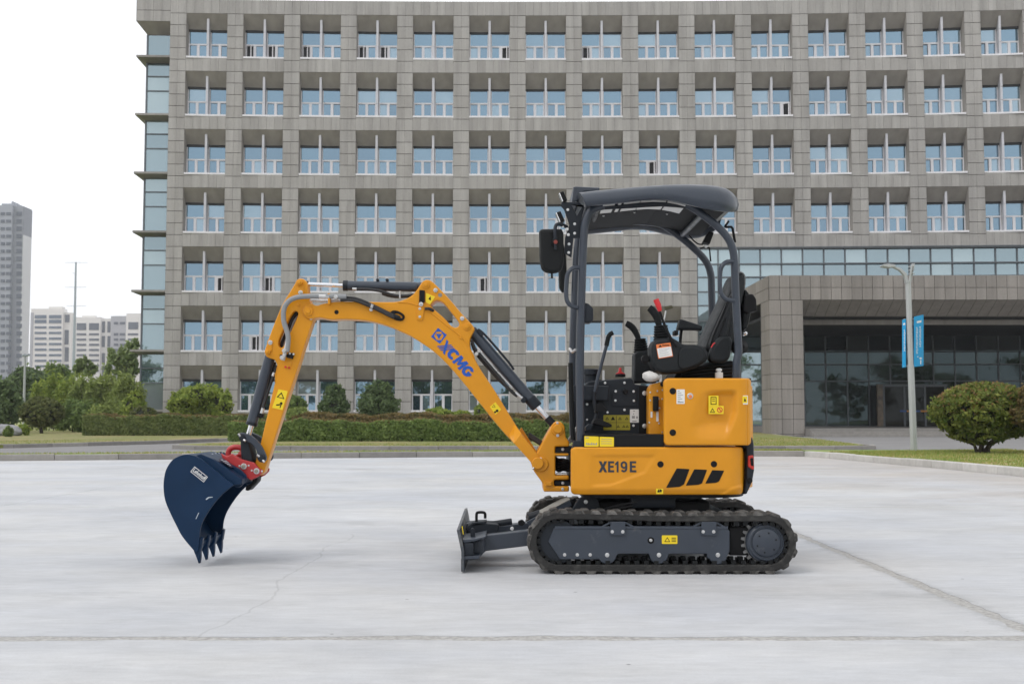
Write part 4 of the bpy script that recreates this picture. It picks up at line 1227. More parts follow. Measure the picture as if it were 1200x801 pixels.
for y in (373, 428): tube('banner_bracket', [at(1059, y + 1, Yl + .04), at(1080, y, Yl + .1)], .012, M['lamp'], lamp)
Yl2 = 76
b2 = at(28, 480, Yl2)
l2 = thing('street_lamp', 'slim white street lamp with a short cross head among the left garden trees', 'street lamp', (b2.x, Yl2, 0))
tp = at(29.5, 418, Yl2)
prism('pole', (b2.x, Yl2, 0), (tp.x, Yl2, tp.z), .09, .07, M['lamp'], l2)
for (x0, x1) in ((26.5, 30), (29.3, 34.5)):
    plate('lamp_head', [(x0, 416), (x1, 414.5), (x1, 416.2), (x0, 417.8)], Yl2, Yl2 - .15, Yl2 + .15, M['galv'], l2, .02)
# ------------------------------------------------------------------ thin summer haze
hz = bpy.data.materials.new('haze_air'); hz.use_nodes = True
ht = hz.node_tree; ht.nodes.remove(ht.nodes['Principled BSDF'])
pv = N('ShaderNodeVolumePrincipled', ht); pv.inputs['Density'].default_value = .0004; pv.inputs['Color'].default_value = (.93, .95, 1, 1)
ht.links.new(pv.outputs[0], ht.nodes['Material Output'].inputs['Volume'])
tag(finish('haze', win_mesh([(-475, 475, -92, 735, -1.1, 110)]), hz), kind='stuff')
# ------------------------------------------------------------------ the excavator
YC = 7.82
TN = (7.17, 7.40); TF = (8.24, 8.47)
EX = thing('mini_excavator', 'yellow and dark grey mini excavator with open canopy and blue bucket, parked on the concrete', 'excavator', (.93, YC, 0))
bolt_me = None
def bolt_mesh_():
    bm = bmesh.new()
    def ring(r, y, n): return [bm.verts.new((r * math.cos(a), y, r * math.sin(a))) for a in np.linspace(0, 2 * math.pi, n + 1)[:-1]]
    A, Bq, C = ring(1.0, 0, 12), ring(1.0, -.22, 12), ring(.72, -.28, 12)
    D, E_ = ring(.68, -.28, 6), ring(.6, -.75, 6)
    for a, b in ((A, Bq), (Bq, C)):
        for k in range(12): bm.faces.new((a[k], a[(k + 1) % 12], b[(k + 1) % 12], b[k]))
    bm.faces.new(C)
    for k in range(6): bm.faces.new((D[k], D[(k + 1) % 6], E_[(k + 1) % 6], E_[k]))
    bm.faces.new(E_)
    me = bm_mesh(bm); me.materials.append(M['steel']); return me
bolt_me = bolt_mesh_()
def bolt(px, py, Y, rpx, parent, name='bolt'):
    p = at(px, py, Y); o = bpy.data.objects.new(name, bolt_me); put(o, parent, p)
    r = rpx * Y / FPX; o.scale = (r, r, r); o.rotation_euler = (0, random.uniform(0, 1), 0); return o
def decal(name, pts, Y, m, parent, th=.0012): return plate(name, pts, Y, Y - th, Y + th, M[m], parent, 0)
def rect4(x0, y0, x1, y1): return [(x0, y0), (x1, y0), (x1, y1), (x0, y1)]
def arc(cx, cy, r, a0, a1, n=10): return [(cx + r * math.cos(R(a)), cy - r * math.sin(R(a))) for a in np.linspace(a0, a1, n)]
M['wornsteel'] = mat('worn_sprocket_steel', (.22, .22, .22), .4, metal=.6, var=.2, vscale=30)
# ---- tracks
def px_len(n, Y): return n * Y / FPX
CLx, CLz, RL = .296, .199, .187
CRx, CRz, RR_ = 1.596, .192, .180
def track_path(n=168):
    """closed outer line of the belt with outward normals, from the lower left round over the top"""
    P = []
    L, Rr = Vector((CLx, CLz)), Vector((CRx, CRz))
    d = Rr - L; D = d.length; ang = math.atan2(d.y, d.x)
    off_ = math.asin((RL - RR_) / D)
    a_t = ang + math.pi / 2 - off_; a_b = ang - math.pi / 2 + off_
    seq = []
    for t in np.linspace(a_b + 2 * math.pi, a_t, 30): pass
    la = np.linspace(a_b, a_t - 2 * math.pi, 40)
    for t in la: seq.append((L + RL * Vector((math.cos(t), math.sin(t))), Vector((math.cos(t), math.sin(t)))))
    p0 = seq[-1][0]; p1 = Rr + RR_ * Vector((math.cos(a_t), math.sin(a_t))); nn = Vector((math.cos(a_t), math.sin(a_t)))
    for k in range(1, 40):
        t = k / 40; seq.append((p0.lerp(p1, t) - nn * .008 * math.sin(math.pi * t) * (1 if t > .4 else .6), nn))
    for t in np.linspace(a_t, a_b, 40): seq.append((Rr + RR_ * Vector((math.cos(t), math.sin(t))), Vector((math.cos(t), math.sin(t)))))
    p0 = seq[-1][0]; p1 = seq[0][0]; nn = Vector((math.cos(a_b), math.sin(a_b)))
    for k in range(1, 40): seq.append((p0.lerp(p1, k / 40), nn))
    return seq
TP = track_path()
def arclen():
    s = [0]
    for i in range(len(TP)): s.append(s[-1] + (TP[(i + 1) % len(TP)][0] - TP[i][0]).length)
    return s
TS = arclen()
def on_track(s):
    s %= TS[-1]
    for i in range(len(TP)):
        if TS[i + 1] >= s:
            t = (s - TS[i]) / max(1e-9, TS[i + 1] - TS[i]); a, b = TP[i], TP[(i + 1) % len(TP)]
            return a[0].lerp(b[0], t), a[1].lerp(b[1], t).normalized()
NL = 37
lug_me = None
def lug_mesh():
    """one tread bar: two staggered pads, along x = travel, y = across, z = outward"""
    bm = bmesh.new()
    for (x, y0, y1) in ((-.021, -.118, .012), (.021, -.012, .118)):
        vs = box_bm(bm, x - .034, x + .034, y0, y1, -.01, .0125)
        for v in vs:
            if v.co.z > 0:
                v.co.x = x + (v.co.x - x) * .62
                v.co.y = (y0 + y1) / 2 + (v.co.y - (y0 + y1) / 2) * .95
    bmesh.ops.bevel(bm, geom=[e for e in bm.edges if all(v.co.z > 0 for v in e.verts)], offset=.005, segments=1, affect='EDGES')
    me = bm_mesh(bm); me.materials.append(M['lug']); return me
lug_me = lug_mesh()
def make_track(y0, y1):
    vs, fs = [], []
    n = len(TP); yc = (y0 + y1) / 2
    prof = [(0, y0 + .006), (-.006, y0), (-.040, y0), (-.046, y0 + .008), (-.046, y1 - .008), (-.040, y1), (-.006, y1), (0, y1 - .006)]
    m = len(prof)
    for (p, nn) in TP:
        for (o, y) in prof:
            q = p + nn * o; vs.append((q.x, y, q.y))
    for i in range(n):
        for k in range(m): fs.append((i * m + k, i * m + (k + 1) % m, ((i + 1) % n) * m + (k + 1) % m, ((i + 1) % n) * m + k))
    bm = bmesh.new(); bm.from_mesh(mesh(vs, fs))
    NT = 62; bt = bmesh.new()
    for k in range(NT):        # rubber teeth along the inside, two rows
        p, nn = on_track(TS[-1] * k / NT)
        tx = Vector((nn.y, -nn.x))
        for (a, b, h) in ((y0 + .012, y0 + .07, .026), (y1 - .07, y1 - .012, .026), (yc - .022, yc + .022, .042)):
            Mx = Matrix(((tx.x, 0, nn.x, p.x), (0, 1, 0, 0), (tx.y, 0, nn.y, p.y), (0, 0, 0, 1)))
            box_bm(bt, -.015, .015, a, b, -.044 - h, -.044, Mx)
    t = finish('rubber_track', bm_mesh(bm), M['rubber'], EX)
    tag(finish('drive_teeth', bm_mesh(bt), M['black'], t), kind='stuff')
    for k in range(NL):
        p, nn = on_track(TS[-1] * (k + .25) / NL)
        tx = Vector((nn.y, -nn.x))
        o = bpy.data.objects.new('tread_bar', lug_me)
        put(o, t, (p.x, yc, p.y))
        o.rotation_euler = Matrix(((tx.x, 0, nn.x), (0, 1, 0), (tx.y, 0, nn.y))).to_euler()
    return t
make_track(*TN); make_track(*TF)
def frame(yo, yi, near):
    """track frame between outer face yo and inner face yi"""
    a, b = (yo, yi) if near else (yi, yo)
    Yp = 7.19
    pts = [(649, 618), (852, 618), (855, 622), (855, 645.5), (851, 653)] + arc(841.5, 650, 11, -20, -160, 9) + [(829, 654), (828, 648.5), (784, 648.5)] + arc(772, 649.5, 11, -12, -168, 9) + [(760, 648.5), (724.5, 648.5)] + arc(711.5, 649.5, 11, -12, -150, 9) + [(700, 655), (656, 655), (642.5, 634)]
    f = plate('track_frame', pts, Yp, a, b, M['grey'], EX, .006)
    yf = a if near else b
    if near:
        plate('top_rail', [(650, 616), (853, 616), (853, 619.4), (650, 619.4)], Yp, yf - .004, yf + .15, M['grey'], f, .003)
        for x in (715, 821.5):
            plate('guide_bracket', [(x, 610.5), (x + 17.5, 610.5), (x + 17.5, 626.5), (x, 626.5)], Yp, yf - .014, yf + .03, M['grey'], f, .003)
            for s in (0, 1):
                x0 = x if s == 0 else x + 17.5; dx = -10 if s == 0 else 10
                plate('guide_wing', [(x0, 610.5), (x0, 613), (x0 + dx, 617.5), (x0 + dx - (.0), 615.8)], Yp, yf - .004, yf + .03, M['grey'], f, .001)
            bolt(x + 2.5, 622.6, yf - .014, 2.0, f); bolt(x + 14.8, 622.6, yf - .014, 2.0, f)
        for x in (661.6, 676.5, 691.6): bolt(x, 649.6, yf, 2.0, f)
        for x in (711.5, 772.2, 841.2): bolt(x, 649.8, yf, 2.6, f)
        boss('grease_port', 762.6, 632.6, Yp, 3.9, yf - .002, yf + .01, M['ink'], f, .001)
        boss('grease_valve', 762.4, 632.4, Yp, 1.8, yf - .012, yf, M['steel'], f, .002)
        d = decal('warning_label', rnd(rect4(775.6, 626.8, 793.8, 636.8), 1), yf - .0025, 'decal', f)
        decal('label_print', [(778.5, 634.4), (782, 628.8), (785.4, 634.4)], yf - .0045, 'ink', f, .0004)
        decal('label_gap', [(779.7, 633.7), (782, 630.2), (784.2, 633.7)], yf - .0056, 'decal', f, .0004)
        for k in range(3): decal('label_print', rect4(787, 629.5 + 2 * k, 792.2, 630.3 + 2 * k), yf - .0045, 'ink', f, .0004)
    # idler wheel
    c = Vector((CLx, 0, CLz))
    for nm, prof, m in (('idler_wheel', [(0, .132), (.02, .136), (.10, .136), (.12, .132)], 'dgrey'),):
        lathe(nm, prof, (c.x, (yo + yi) / 2 + .06, c.z), (0, -1, 0), M[m], EX, 36)
    lathe('idler_rim', [(0, .118), (.004, .132), (.016, .132), (.02, .118)], (c.x, min(yo, yi) + .05, c.z), (0, -1, 0), M['grey'], EX, 36)
    # drive sprocket and motor
    bm = bmesh.new(); ns = 21; vs = []
    ya, yb = (yo + yi) / 2 - .02, (yo + yi) / 2 + .02
    out_ = []
    for k in range(ns):
        for (da, r) in ((-.30, .130), (-.15, .153), (.15, .153), (.30, .130)):
            t = 2 * math.pi * (k + da) / ns; out_.append((CRx + r * math.cos(t), CRz + r * math.sin(t)))
    n = len(out_)
    A = [bm.verts.new((x, ya, z)) for x, z in out_]; Bv = [bm.verts.new((x, yb, z)) for x, z in out_]
    bm.faces.new(A); bm.faces.new(Bv)
    for k in range(n): bm.faces.new((A[k], A[(k + 1) % n], Bv[(k + 1) % n], Bv[k]))
    spk = finish('drive_sprocket', bm_mesh(bm), M['wornsteel'], EX)
    yy = min(yo, yi)
    lathe('sprocket_plate', [(0, .126), (.05, .126), (.056, .122), (.056, .112)], (CRx, yy + .075, CRz), (0, -1, 0), M['grey'], spk, 40)
    lathe('hub_ring', [(0, .116), (.016, .116), (.022, .108), (.022, .102), (.008, .098)], (CRx, yy + .032, CRz), (0, -1, 0), M['grey'], spk, 40)
    lathe('hub_cap', [(0, .094), (.012, .088), (.016, .082)], (CRx, yy + .024, CRz), (0, -1, 0), M['grey'], spk, 40)
    for k in range(6):
        t = math.pi / 3 * k + .3
        o = bpy.data.objects.new('hub_plug', plug_me); put(o, spk, (CRx + .062 * math.cos(t), yy + .0075, CRz + .062 * math.sin(t)))
    rbox('motor_housing', CRx - .225, CRx - .06, min(yo, yi) + .06, max(yo, yi) - .02, CRz - .085, CRz + .095, M['ink'], EX, .01)
    for x in (711.5, 772.2, 841.2):
        p = at(x, 650.5, 7.19)
        lathe('track_roller', [(0, .05), (.02, .058), (.08, .058), (.10, .05)], (p.x, (yo + yi) / 2 + .055, p.z), (0, -1, 0), M['dgrey'], EX, 20)
bm = bmesh.new(); bmesh.ops.create_cone(bm, segments=10, radius1=.006, radius2=.005, depth=.004, cap_ends=True)
bmesh.ops.rotate(bm, matrix=Matrix.Rotation(R(90), 3, 'X'), verts=bm.verts[:])
plug_me = bm_mesh(bm); plug_me.materials.append(M['ink'])
frame(7.185, 7.33, True); frame(8.44, 8.30, False)
# ---- undercarriage middle
rbox('cross_frame', .42, 1.42, 7.36, 8.28, .17, .36, M['dgrey'], EX, .02)
rbox('centre_frame', .55, 1.30, 7.5, 8.14, .3, .43, M['ink'], EX, .02)
lathe('slew_ring', [(0, .30), (.11, .30), (.11, .33), (.17, .33), (.18, .30)], (.96, YC, .38), (0, 0, 1), M['ink'], EX, 40)
rbox('slew_motor_guard', .77, 1.06, 7.42, 7.5, .39, .48, M['dgrey'], EX, .01)
plate('blade_pivot', rnd([(670, 597), (676, 585), (687, 578.5), (699, 581), (702, 590), (702, 600)], 5), 7.5, 7.46, 7.52, M['dgrey'], EX, .008)
bolt(686.5, 587.6, 7.46, 2.4, EX)
for k, (z, dx) in enumerate(((.40, 0), (.385, .03), (.41, .06))):
    tube('hydraulic_hose', [(.58 + dx, 7.45, .37), (.66 + dx, 7.42, z), (.76 + dx, 7.43, z + .02), (.86 + dx, 7.5, z + .01)], .008, M['hose'], EX, 4)
# ---- dozer blade
M['dustgrey'] = mat('dusty_blade_paint', (.05, .058, .07), .5, var=.08, vscale=9, dust=(.23, .225, .21), dscale=6, dlo=.42, dhi=.72)
bY0, bY1 = 7.21, 8.43
def shear_up(o, k):
    c = wpos(o)
    for v in o.data.vertices:
        w_ = v.co + c; v.co.z += k * max(0, (w_.y - bY0)) * w_.z
    return o
bl = [(535.2, 621), (537.5, 632), (540.5, 646), (540.8, 669), (543.8, 669), (544, 645.5), (541.2, 631), (538.6, 620)]
blade = plate('dozer_blade', bl, bY0, bY0, bY1, M['dustgrey'], EX, .003)
shear_up(blade, .115)
plate('wear_edge', [(540.2, 655), (540.4, 669.3), (544.4, 669.3), (544.4, 655)], bY0, bY0 + .002, bY1 - .002, M['dgrey'], blade, .002)
def bp(x, y, dy): return at(x, y, bY0 + dy)
rbox('blade_end_box', at(543.5, 640, 7.21).x, at(555, 640, 7.21).x, 7.225, 7.36, at(0, 651, 7.21).z, at(0, 636, 7.21).z, M['dgrey'], blade, .006)
plate('blade_gusset', [(543, 634), (560, 633.5), (568, 628), (568, 646), (560, 655), (544, 656)], 7.40, 7.39, 7.42, M['grey'], blade, .003)
plate('blade_shelf', [(543, 651.5), (562, 650.5), (562, 654.5), (543, 655)], 7.22, 7.22, 7.62, M['grey'], blade, .003)
plate('blade_shelf', [(542, 632), (556, 631), (569, 628), (569, 630), (556, 634), (543, 636)], 7.22, 7.23, 7.6, M['grey'], blade, .003)
decal('yellow_mark', [(541, 616.2), (542, 616), (543.5, 625.5), (542.5, 625.8)], 7.27, 'decal', blade)
for yn in (7.52, 8.06):
    a0, a1 = at(566, 627, 7.45), at(566, 645.5, 7.45)
    plate('push_arm', [(566, 627.5), (619, 621.5), (668, 617), (668, 633), (619, 639.5), (566, 646)], 7.45, yn - .055, yn + .055, M['grey'], EX, .006)
plate('arm_mount', [(541, 628), (568, 627), (569, 645.5), (543, 650)], 7.45, 7.42, 7.64, M['grey'], blade, .006)
rbox('arm_mount', at(542, 0, 8).x, at(569, 0, 7.8).x, 7.96, 8.18, .12, .24, M['grey'], blade, .006)
# lift cylinder with its tan-dusted guard
cy = [at(556, 617, YC), at(616, 608, YC), at(668, 588, YC)]
rod('blade_cylinder_rod', at(552, 617.5, YC), at(600, 610.5, YC), .022, M['dgrey'], EX)
cb = rod('blade_cylinder', at(620, 606, YC), at(676, 588, YC), .03, M['dgrey'], EX)
M['guard'] = mat('dusty_guard', (.24, .235, .215), .7, var=.15, vscale=14)
g = [at(632, 597.5, 7.72), at(664, 580.5, 7.72), at(668, 584.5, 7.55), at(634.5, 602, 7.55)]
up = Vector((0, 0, .012))
finish('cylinder_guard', mesh([v for v in g] + [v - up for v in g], [(0, 1, 2, 3), (7, 6, 5, 4), (0, 4, 5, 1), (1, 5, 6, 2), (2, 6, 7, 3), (3, 7, 4, 0)]), M['guard'], EX)
plate('cylinder_guard_side', [(617, 611), (634, 602.3), (667.5, 585), (670, 592), (640, 606), (620, 615)], 7.55, 7.55, 7.57, M['grey'], EX, .002)
tube('tie_loop', [at(*q) for q in ((558.5, 612, 7.75), (558.5, 602, 7.75), (560.5, 600, 7.75), (566.5, 600, 7.75), (568.5, 602, 7.75), (568.5, 607, 7.75))], .0095, M['ink'], EX, 3)
plate('tie_bracket', [(554, 611), (570, 609.5), (570, 613.5), (548, 616)], 7.75, 7.7, 7.85, M['dgrey'], EX, .004)
plate('cylinder_clevis', rnd([(545, 618), (558, 612), (570, 613), (585, 614), (584, 624), (552, 628)], 4), 7.7, 7.7, 7.94, M['dgrey'], EX, .005)
for y in (7.36, 7.40): plate('hinge_lug', rnd([(551.5, 620), (553, 618), (556, 619), (557, 630), (554, 632), (551.5, 629)], 2), y, y - .012, y + .012, M['dgrey'], blade, .003)
bolt(600, 618.8, 7.46, 2.2, EX)
plate('hose_clip', rnd([(607, 610), (612, 608), (616, 612), (612, 616), (607, 614)], 2), 7.6, 7.58, 7.62, M['ink'], EX, .003)
# ---- painted letters as plates
def band(cx, cy, rx, ry, a0, a1, tx, ty, n=18):
    A = [R(a) for a in np.linspace(a0, a1, n)]
    return [(cx + rx * math.cos(a), cy + ry * math.sin(a)) for a in A] + [(cx + (rx - tx) * math.cos(a), cy + (ry - ty) * math.sin(a)) for a in A[::-1]]
GL = {'X': [[(0, 0), (.32, .5), (.02, 1), (.33, 1), (.5, .70), (.67, 1), (.98, 1), (.68, .5), (1, 0), (.69, 0), (.5, .30), (.31, 0)]],
      'E': [[(0, 0), (0, 1), (.92, 1), (.92, .81), (.33, .81), (.33, .6), (.85, .6), (.85, .42), (.33, .42), (.33, .19), (.95, .19), (.95, 0)]],
      '1': [[(.34, 0), (.34, .70), (.06, .62), (.06, .78), (.42, 1), (.68, 1), (.68, 0)]],
      '9': [band(.46, .66, .46, .34, 0, 352, .27, .17, 26), band(.46, .34, .46, .34, -150, 12, .27, .17, 16), [(.65, .34), (.92, .36), (.92, .68), (.65, .66)]],
      'C': [band(.52, .5, .52, .5, 42, 318, .32, .26)],
      'G': [band(.52, .5, .52, .5, 42, 345, .32, .26), [(.56, .56), (1.04, .56), (1.04, .30), (.56, .34)]],
      'M': [[(0, 0), (0, 1), (.30, 1), (.5, .56), (.70, 1), (1, 1), (1, 0), (.74, 0), (.74, .56), (.58, .18), (.42, .18), (.26, .56), (.26, 0)]]}
def letters(seq, base, h, Y, m, par, ang=0, origin=None, slant=0):
    c, s = math.cos(R(ang)), math.sin(R(ang))
    for (ch, x, w_) in seq:
        for k, poly in enumerate(GL[ch]):
            P = []
            for (u, v) in poly:
                if origin: uu, vv = x + u * w_ + slant * v * h, v * h; P.append((origin[0] + uu * c + vv * s, origin[1] + uu * s - vv * c))
                else: P.append((x + u * w_, base - v * h))
            plate('letter', P, Y, Y - .0008 - .0002 * k, Y + .0006, M[m], par, 0)
# ---- house: lower side skirt
YH = 7.285
def rear_round(x, x0, r, Yp=YH):
    """plan curve of the tail: metres inward for a point right of x0"""
    if x <= x0: return 0
    d = min((x - x0) * Yp / FPX, r * .999)
    return r - math.sqrt(r * r - d * d)
def skirt_fn(x, y):
    d = rear_round(x, 852, .135)
    d += .012 * sstep(571.5, 580, y) + .018 * max(0, (574 - y) * 0) 
    d += .030 * sstep(692, 668, x) if x < 692 else 0
    # pressed swoosh under the lettering
    top = 531.5; bot = 571 - (x - 690) * .04
    right = 771 - (y - 531) * .62 if y < 553 else 757.4 - (y - 553) * 2.6
    ins = sstep(0, 5, y - top) * sstep(0, 4, right - x) * sstep(690, 702, x) * sstep(0, 4, bot - y)
    d += .007 * ins
    # raised swoosh at the lower right
    line = 580 - (x - 842) * .62 if x < 858 else 570 - (x - 858) * .22
    if x > 840: d -= .006 * sstep(0, 3, y - line)
    return d
sk = relief('side_skirt', 669.6, 873.6, 523.6, 579.6, YH, 5, skirt_fn, M['yellow'], EX, 1.8, .05, (120, 50))
# body behind the skirt and the door: plan prism
def plan_prism(name, x0, x1, y0, y1, z0, z1, rr, rf, m, par, bev=.02):
    P = []
    for (cx, cy, r, a0) in ((x1 - rr, y1 - rr, rr, 0), (x0 + rf, y1 - rf, rf, 90), (x0 + rf, y0 + rf, rf, 180), (x1 - rr, y0 + rr, rr, 270)):
        for a in np.linspace(a0, a0 + 90, 12): P.append((cx + r * math.cos(R(a)), cy + r * math.sin(R(a))))
    n = len(P)
    vs = [(x, y, z0) for x, y in P] + [(x, y, z1) for x, y in P]
    me = mesh(vs, [tuple(reversed(range(n))), tuple(range(n, 2 * n))] + [(i, (i + 1) % n, n + (i + 1) % n, n + i) for i in range(n)])
    bm = bmesh.new(); bm.from_mesh(me)
    if bev: bmesh.ops.bevel(bm, geom=[e for e in bm.edges if abs(e.verts[0].co.z - e.verts[1].co.z) < 1e-6], offset=bev, segments=2, affect='EDGES')
    return finish(name, bm_mesh(bm), m, par, 30)
zs0, zs1 = at(0, 578.5, YH).z, at(0, 525, YH).z
plan_prism('counterweight', .41, 1.60, YH + .03, 8.36, zs0 + .01, zs1 - .004, .33, .06, M['yellow'], EX)
plan_prism('under_plate', .45, 1.54, YH + .06, 8.3, zs0 - .03, zs0 + .01, .3, .06, M['ink'], EX, .004)
# dark tail bumper at the rear corner
def bump_fn(x, y): return rear_round(x, 866, .13) * 1.0 + .012 * sstep(572, 580, y)
tb = plate('tail_bumper', rnd([(868.8, 522.6), (873.5, 519), (878, 511), (881.5, 512), (883.4, 519), (884, 550), (881.6, 564), (875, 578.5), (870.8, 578.8), (873.6, 566), (874.6, 540), (873.8, 525)], 2), 7.36, 7.345, 7.62, M['dgrey'], EX, .02)
plate('tail_lamp', rnd([(876.6, 533.5), (882.8, 533), (883.6, 549), (882, 550.3), (876.4, 546.5)], 1.5), 7.345, 7.336, 7.40, M['lens'], EX, .006)
plate('lamp_centre', rnd([(879, 536.5), (882.6, 536.2), (883.2, 546), (880, 545)], 1), 7.336, 7.331, 7.35, M['ink'], EX, .004)
boss('tow_hole', 878.4, 562.5, 7.345, 3.4, 7.338, 7.36, M['ink'], EX, .003)
# ---- side door
YD = 7.27
def door_fn(x, y):
    d = rear_round(x, 864, .115, YD)
    xr = 863.5 - max(0, y - 482) * .36
    yt = 455 + (863 - x) * .03; yb_ = 516
    lft = 806 + max(0, 500 - y) * .35
    g_ = sstep(lft - 2, lft + 28, x) * (1 - sstep(xr - 6, xr + 3, x)) * sstep(yt, yt + 9, y) * (1 - sstep(493, 517, y))
    gro = abs(x - 876.6)
    return d + .036 * g_ + .005 * (1 - sstep(.2, .9, gro))
dr = relief('side_door', 778.4, 883.2, 442.8, 521.6, YD, 5.5, door_fn, M['yellow'], EX, 2.2, .05, (110, 70))
zd0, zd1 = at(0, 521, YD).z, at(0, 444.5, YD).z
xd0 = at(780, 0, YD).x
plan_prism('engine_cover', xd0 + .02, 1.60, YD + .035, 8.34, zd0, zd1 - .006, .30, .05, M['yellow'], EX, .03)
boss('door_latch', 788.4, 458, YD, 3.8, YD - .006, YD + .01, M['ink'], dr, .004)
boss('door_latch', 788.4, 506.5, YD, 3.8, YD - .006, YD + .01, M['ink'], dr, .004)
lk_ = boss('door_lock', 808.8, 463.8, YD, 3.6, YD - .004, YD + .01, M['steel'], dr, .003)
boss('lock_core', 809, 464.4, YD, 2.0, YD - .006, YD, M['orange'], dr, .001)
def lab(pts, Y, m, par, name='label'): return decal(name, rnd(pts, .7), Y, m, par)
lab(rect4(792.8, 456, 802.4, 473), YD - .001, 'white', dr)
for k in range(6): decal('label_print', rect4(794.2, 457.6 + 2.3 * k, 796.5 + (k * 37 % 5), 458.3 + 2.3 * k), YD - .0026, 'greyink', dr, .0004)
decal('label_print', rect4(794.2, 470.3, 801, 471.6), YD - .0026, 'greyink', dr, .0004)
YL = YD + min(door_fn(px_, py_) for px_ in (830, 842, 848) for py_ in (463, 475, 485)) - .0006
lab(rect4(830.3, 463.2, 842, 476), YL - .001, 'decal', dr)
lab(rect4(830.3, 475.2, 848, 484.8), YL + .001, 'decal', dr)
for (x0, y0, x1, y1) in ((832.8, 464.8, 839.6, 465.6), (832.8, 473, 839.6, 473.8), (832.8, 464.8, 833.6, 473.8), (838.8, 464.8, 839.6, 473.8), (834.6, 467.2, 837.8, 467.9), (834.6, 469.6, 837.8, 470.3)):
    decal('label_print', rect4(x0, y0, x1, y1), YL - .0028, 'ink', dr, .0004)
def ring_decal(px, py, r, wpx, Y, m, par):
    o = arc(px, py, r, 0, 345, 16); i = arc(px, py, r - wpx, 0, 345, 16)
    return plate('label_print', o, Y, Y - .0004, Y + .0004, M[m], par, 0, (i,))
def tri_decal(px, py, r, Y, m, par, w=.62):
    T = lambda q: [(px + q * r * math.cos(R(a)), py - q * r * math.sin(R(a))) for a in (90, 210, 330)]
    return plate('label_print', T(1), Y, Y - .0004, Y + .0004, M[m], par, 0, (T(w),))
tri_decal(835, 481.3, 3.5, YL - .0012, 'ink', dr); ring_decal(843.6, 480, 3.3, .9, YL - .0012, 'redplast', dr)
decal('label_print', [(841.4, 477.6), (842.2, 477), (846, 482.2), (845.2, 482.9)], YL - .0014, 'redplast', dr, .0004)
Yr = YD + rear_round(872.8, 864, .115, YD) - .003
plate('rear_label', rect4(869.4, 463.2, 876.4, 473.6), Yr, Yr - .001, Yr + .02, M['white'], dr, 0)
plate('rear_label', rect4(870, 464, 875.6, 472), Yr - .002, Yr - .003, Yr - .001, M['decal'], dr, 0)
plate('label_print', [(871.6, 470), (873, 465.6), (874.4, 470)], Yr - .0036, Yr - .004, Yr - .0032, M['ink'], dr, 0)
# ---- lettering and vents on the skirt
Yt = YH + .0062
letters([('X', 701.4, 10.2), ('E', 712.6, 7.6), ('1', 720.4, 6.6), ('9', 727.2, 8.6), ('E', 738, 8.2)], 553.0, 13.0, YH + .0055, 'navy', sk)
for pts in ([(793, 548.4), (808, 549.2), (801.6, 567), (796.5, 570), (780.4, 571.2)], [(813.6, 549.4), (828.6, 550), (822.6, 566), (818.5, 567.6), (803.6, 568.6)], [(834.6, 550.4), (848.6, 551), (842.6, 563.6), (839, 565.2), (826.4, 566.2)]):
    plate('vent', rnd(pts, 1), YH, YH - .003, YH + .006, M['ink'], sk, .001)
boss('skirt_plug', 774, 543.6, YH, 3.7, YH - .005, YH + .01, M['ink'], sk, .003)
boss('skirt_plug', 836.6, 543.4, YH, 3.7, YH - .005, YH + .01, M['ink'], sk, .003)
lab(rect4(768.8, 571.2, 777.2, 578.4), YH + .0015, 'decal', sk)
decal('label_print', [(770, 576), (772, 572.5), (773, 574.8), (773, 577)], YH - .0002, 'ink', sk, .0004); decal('label_print', [(773, 572.4), (776, 574), (774.4, 577), (773, 574.8)], YH - .0002, 'ink', sk, .0004)
# ---- floor, step and front control box
plate('floor_plate', rnd([(684, 524), (684, 508.5), (778.5, 508.5), (778.5, 524)], 1), YH, YH + .01, 8.35, M['ink'], EX, .006)
for x0, x1, y0 in ((684.8, 701.6, 510.6), (702.6, 719.4, 511.4)):
    d = lab([(x0, y0), (x1, y0 + .6), (x1, 523), (x0, 523)], YH + .007, 'decal', EX, 'warning_label')
    if x0 < 690:
        decal('label_print', rect4(686.2, 512, 690, 513), YH + .0055, 'greyink', EX, .0004)
        for k in range(7): decal('label_print', rect4(687 + 1.9 * k, 518.4 + (k * 7 % 3) * .4, 688.2 + 1.9 * k, 521), YH + .0055, 'greyink', EX, .0004)
    else:
        for k in range(3): decal('label_print', rect4(704.5, 514 + 2.6 * k, 717, 514.5 + 2.6 * k), YH + .0055, 'greyink', EX, .0004)
YB = 7.66
fb = plate('control_box', rnd([(684, 510), (684, 452), (690, 446.5), (741, 442.6), (743, 450), (760.6, 451.5), (760.6, 510)], 3), YB, YB, 8.3, M['dgrey'], EX, .008)
plate('box_flange', [(748.5, 452.5), (760.4, 452.5), (760.4, 508), (748.5, 508)], YB, YB - .012, YB + .02, M['ink'], fb, .003)
plate('box_cover', rnd([(672, 451), (713.5, 452), (712.5, 469), (672, 469)], 2), YB - .06, YB - .08, YB - .01, M['dgrey'], fb, .006)
plate('box_panel', rnd([(717, 456), (746, 456), (746, 476), (717, 476)], 2), YB, YB - .006, YB + .01, M['dgrey'], fb, .003)
for (x, y, r) in ((709, 448.5, 1.5), (731.8, 448.3, 1.5), (721.5, 458.2, 1.5), (742.5, 458.4, 1.5), (721.2, 469, 1.4), (742.8, 469.2, 1.4), (731.8, 480, 1.5), (688, 473.4, 1.5), (712, 483, 1.4), (742.3, 498.4, 1.5), (698, 476.2, 1.5), (697.8, 481.6, 1.5), (693, 498.8, 1.6), (688, 491.5, 1.2), (755.4, 460.5, 2.8), (755.4, 499, 2.8)):
    bolt(x, y, YB - .012 if x > 748 else YB - .008, r, fb)
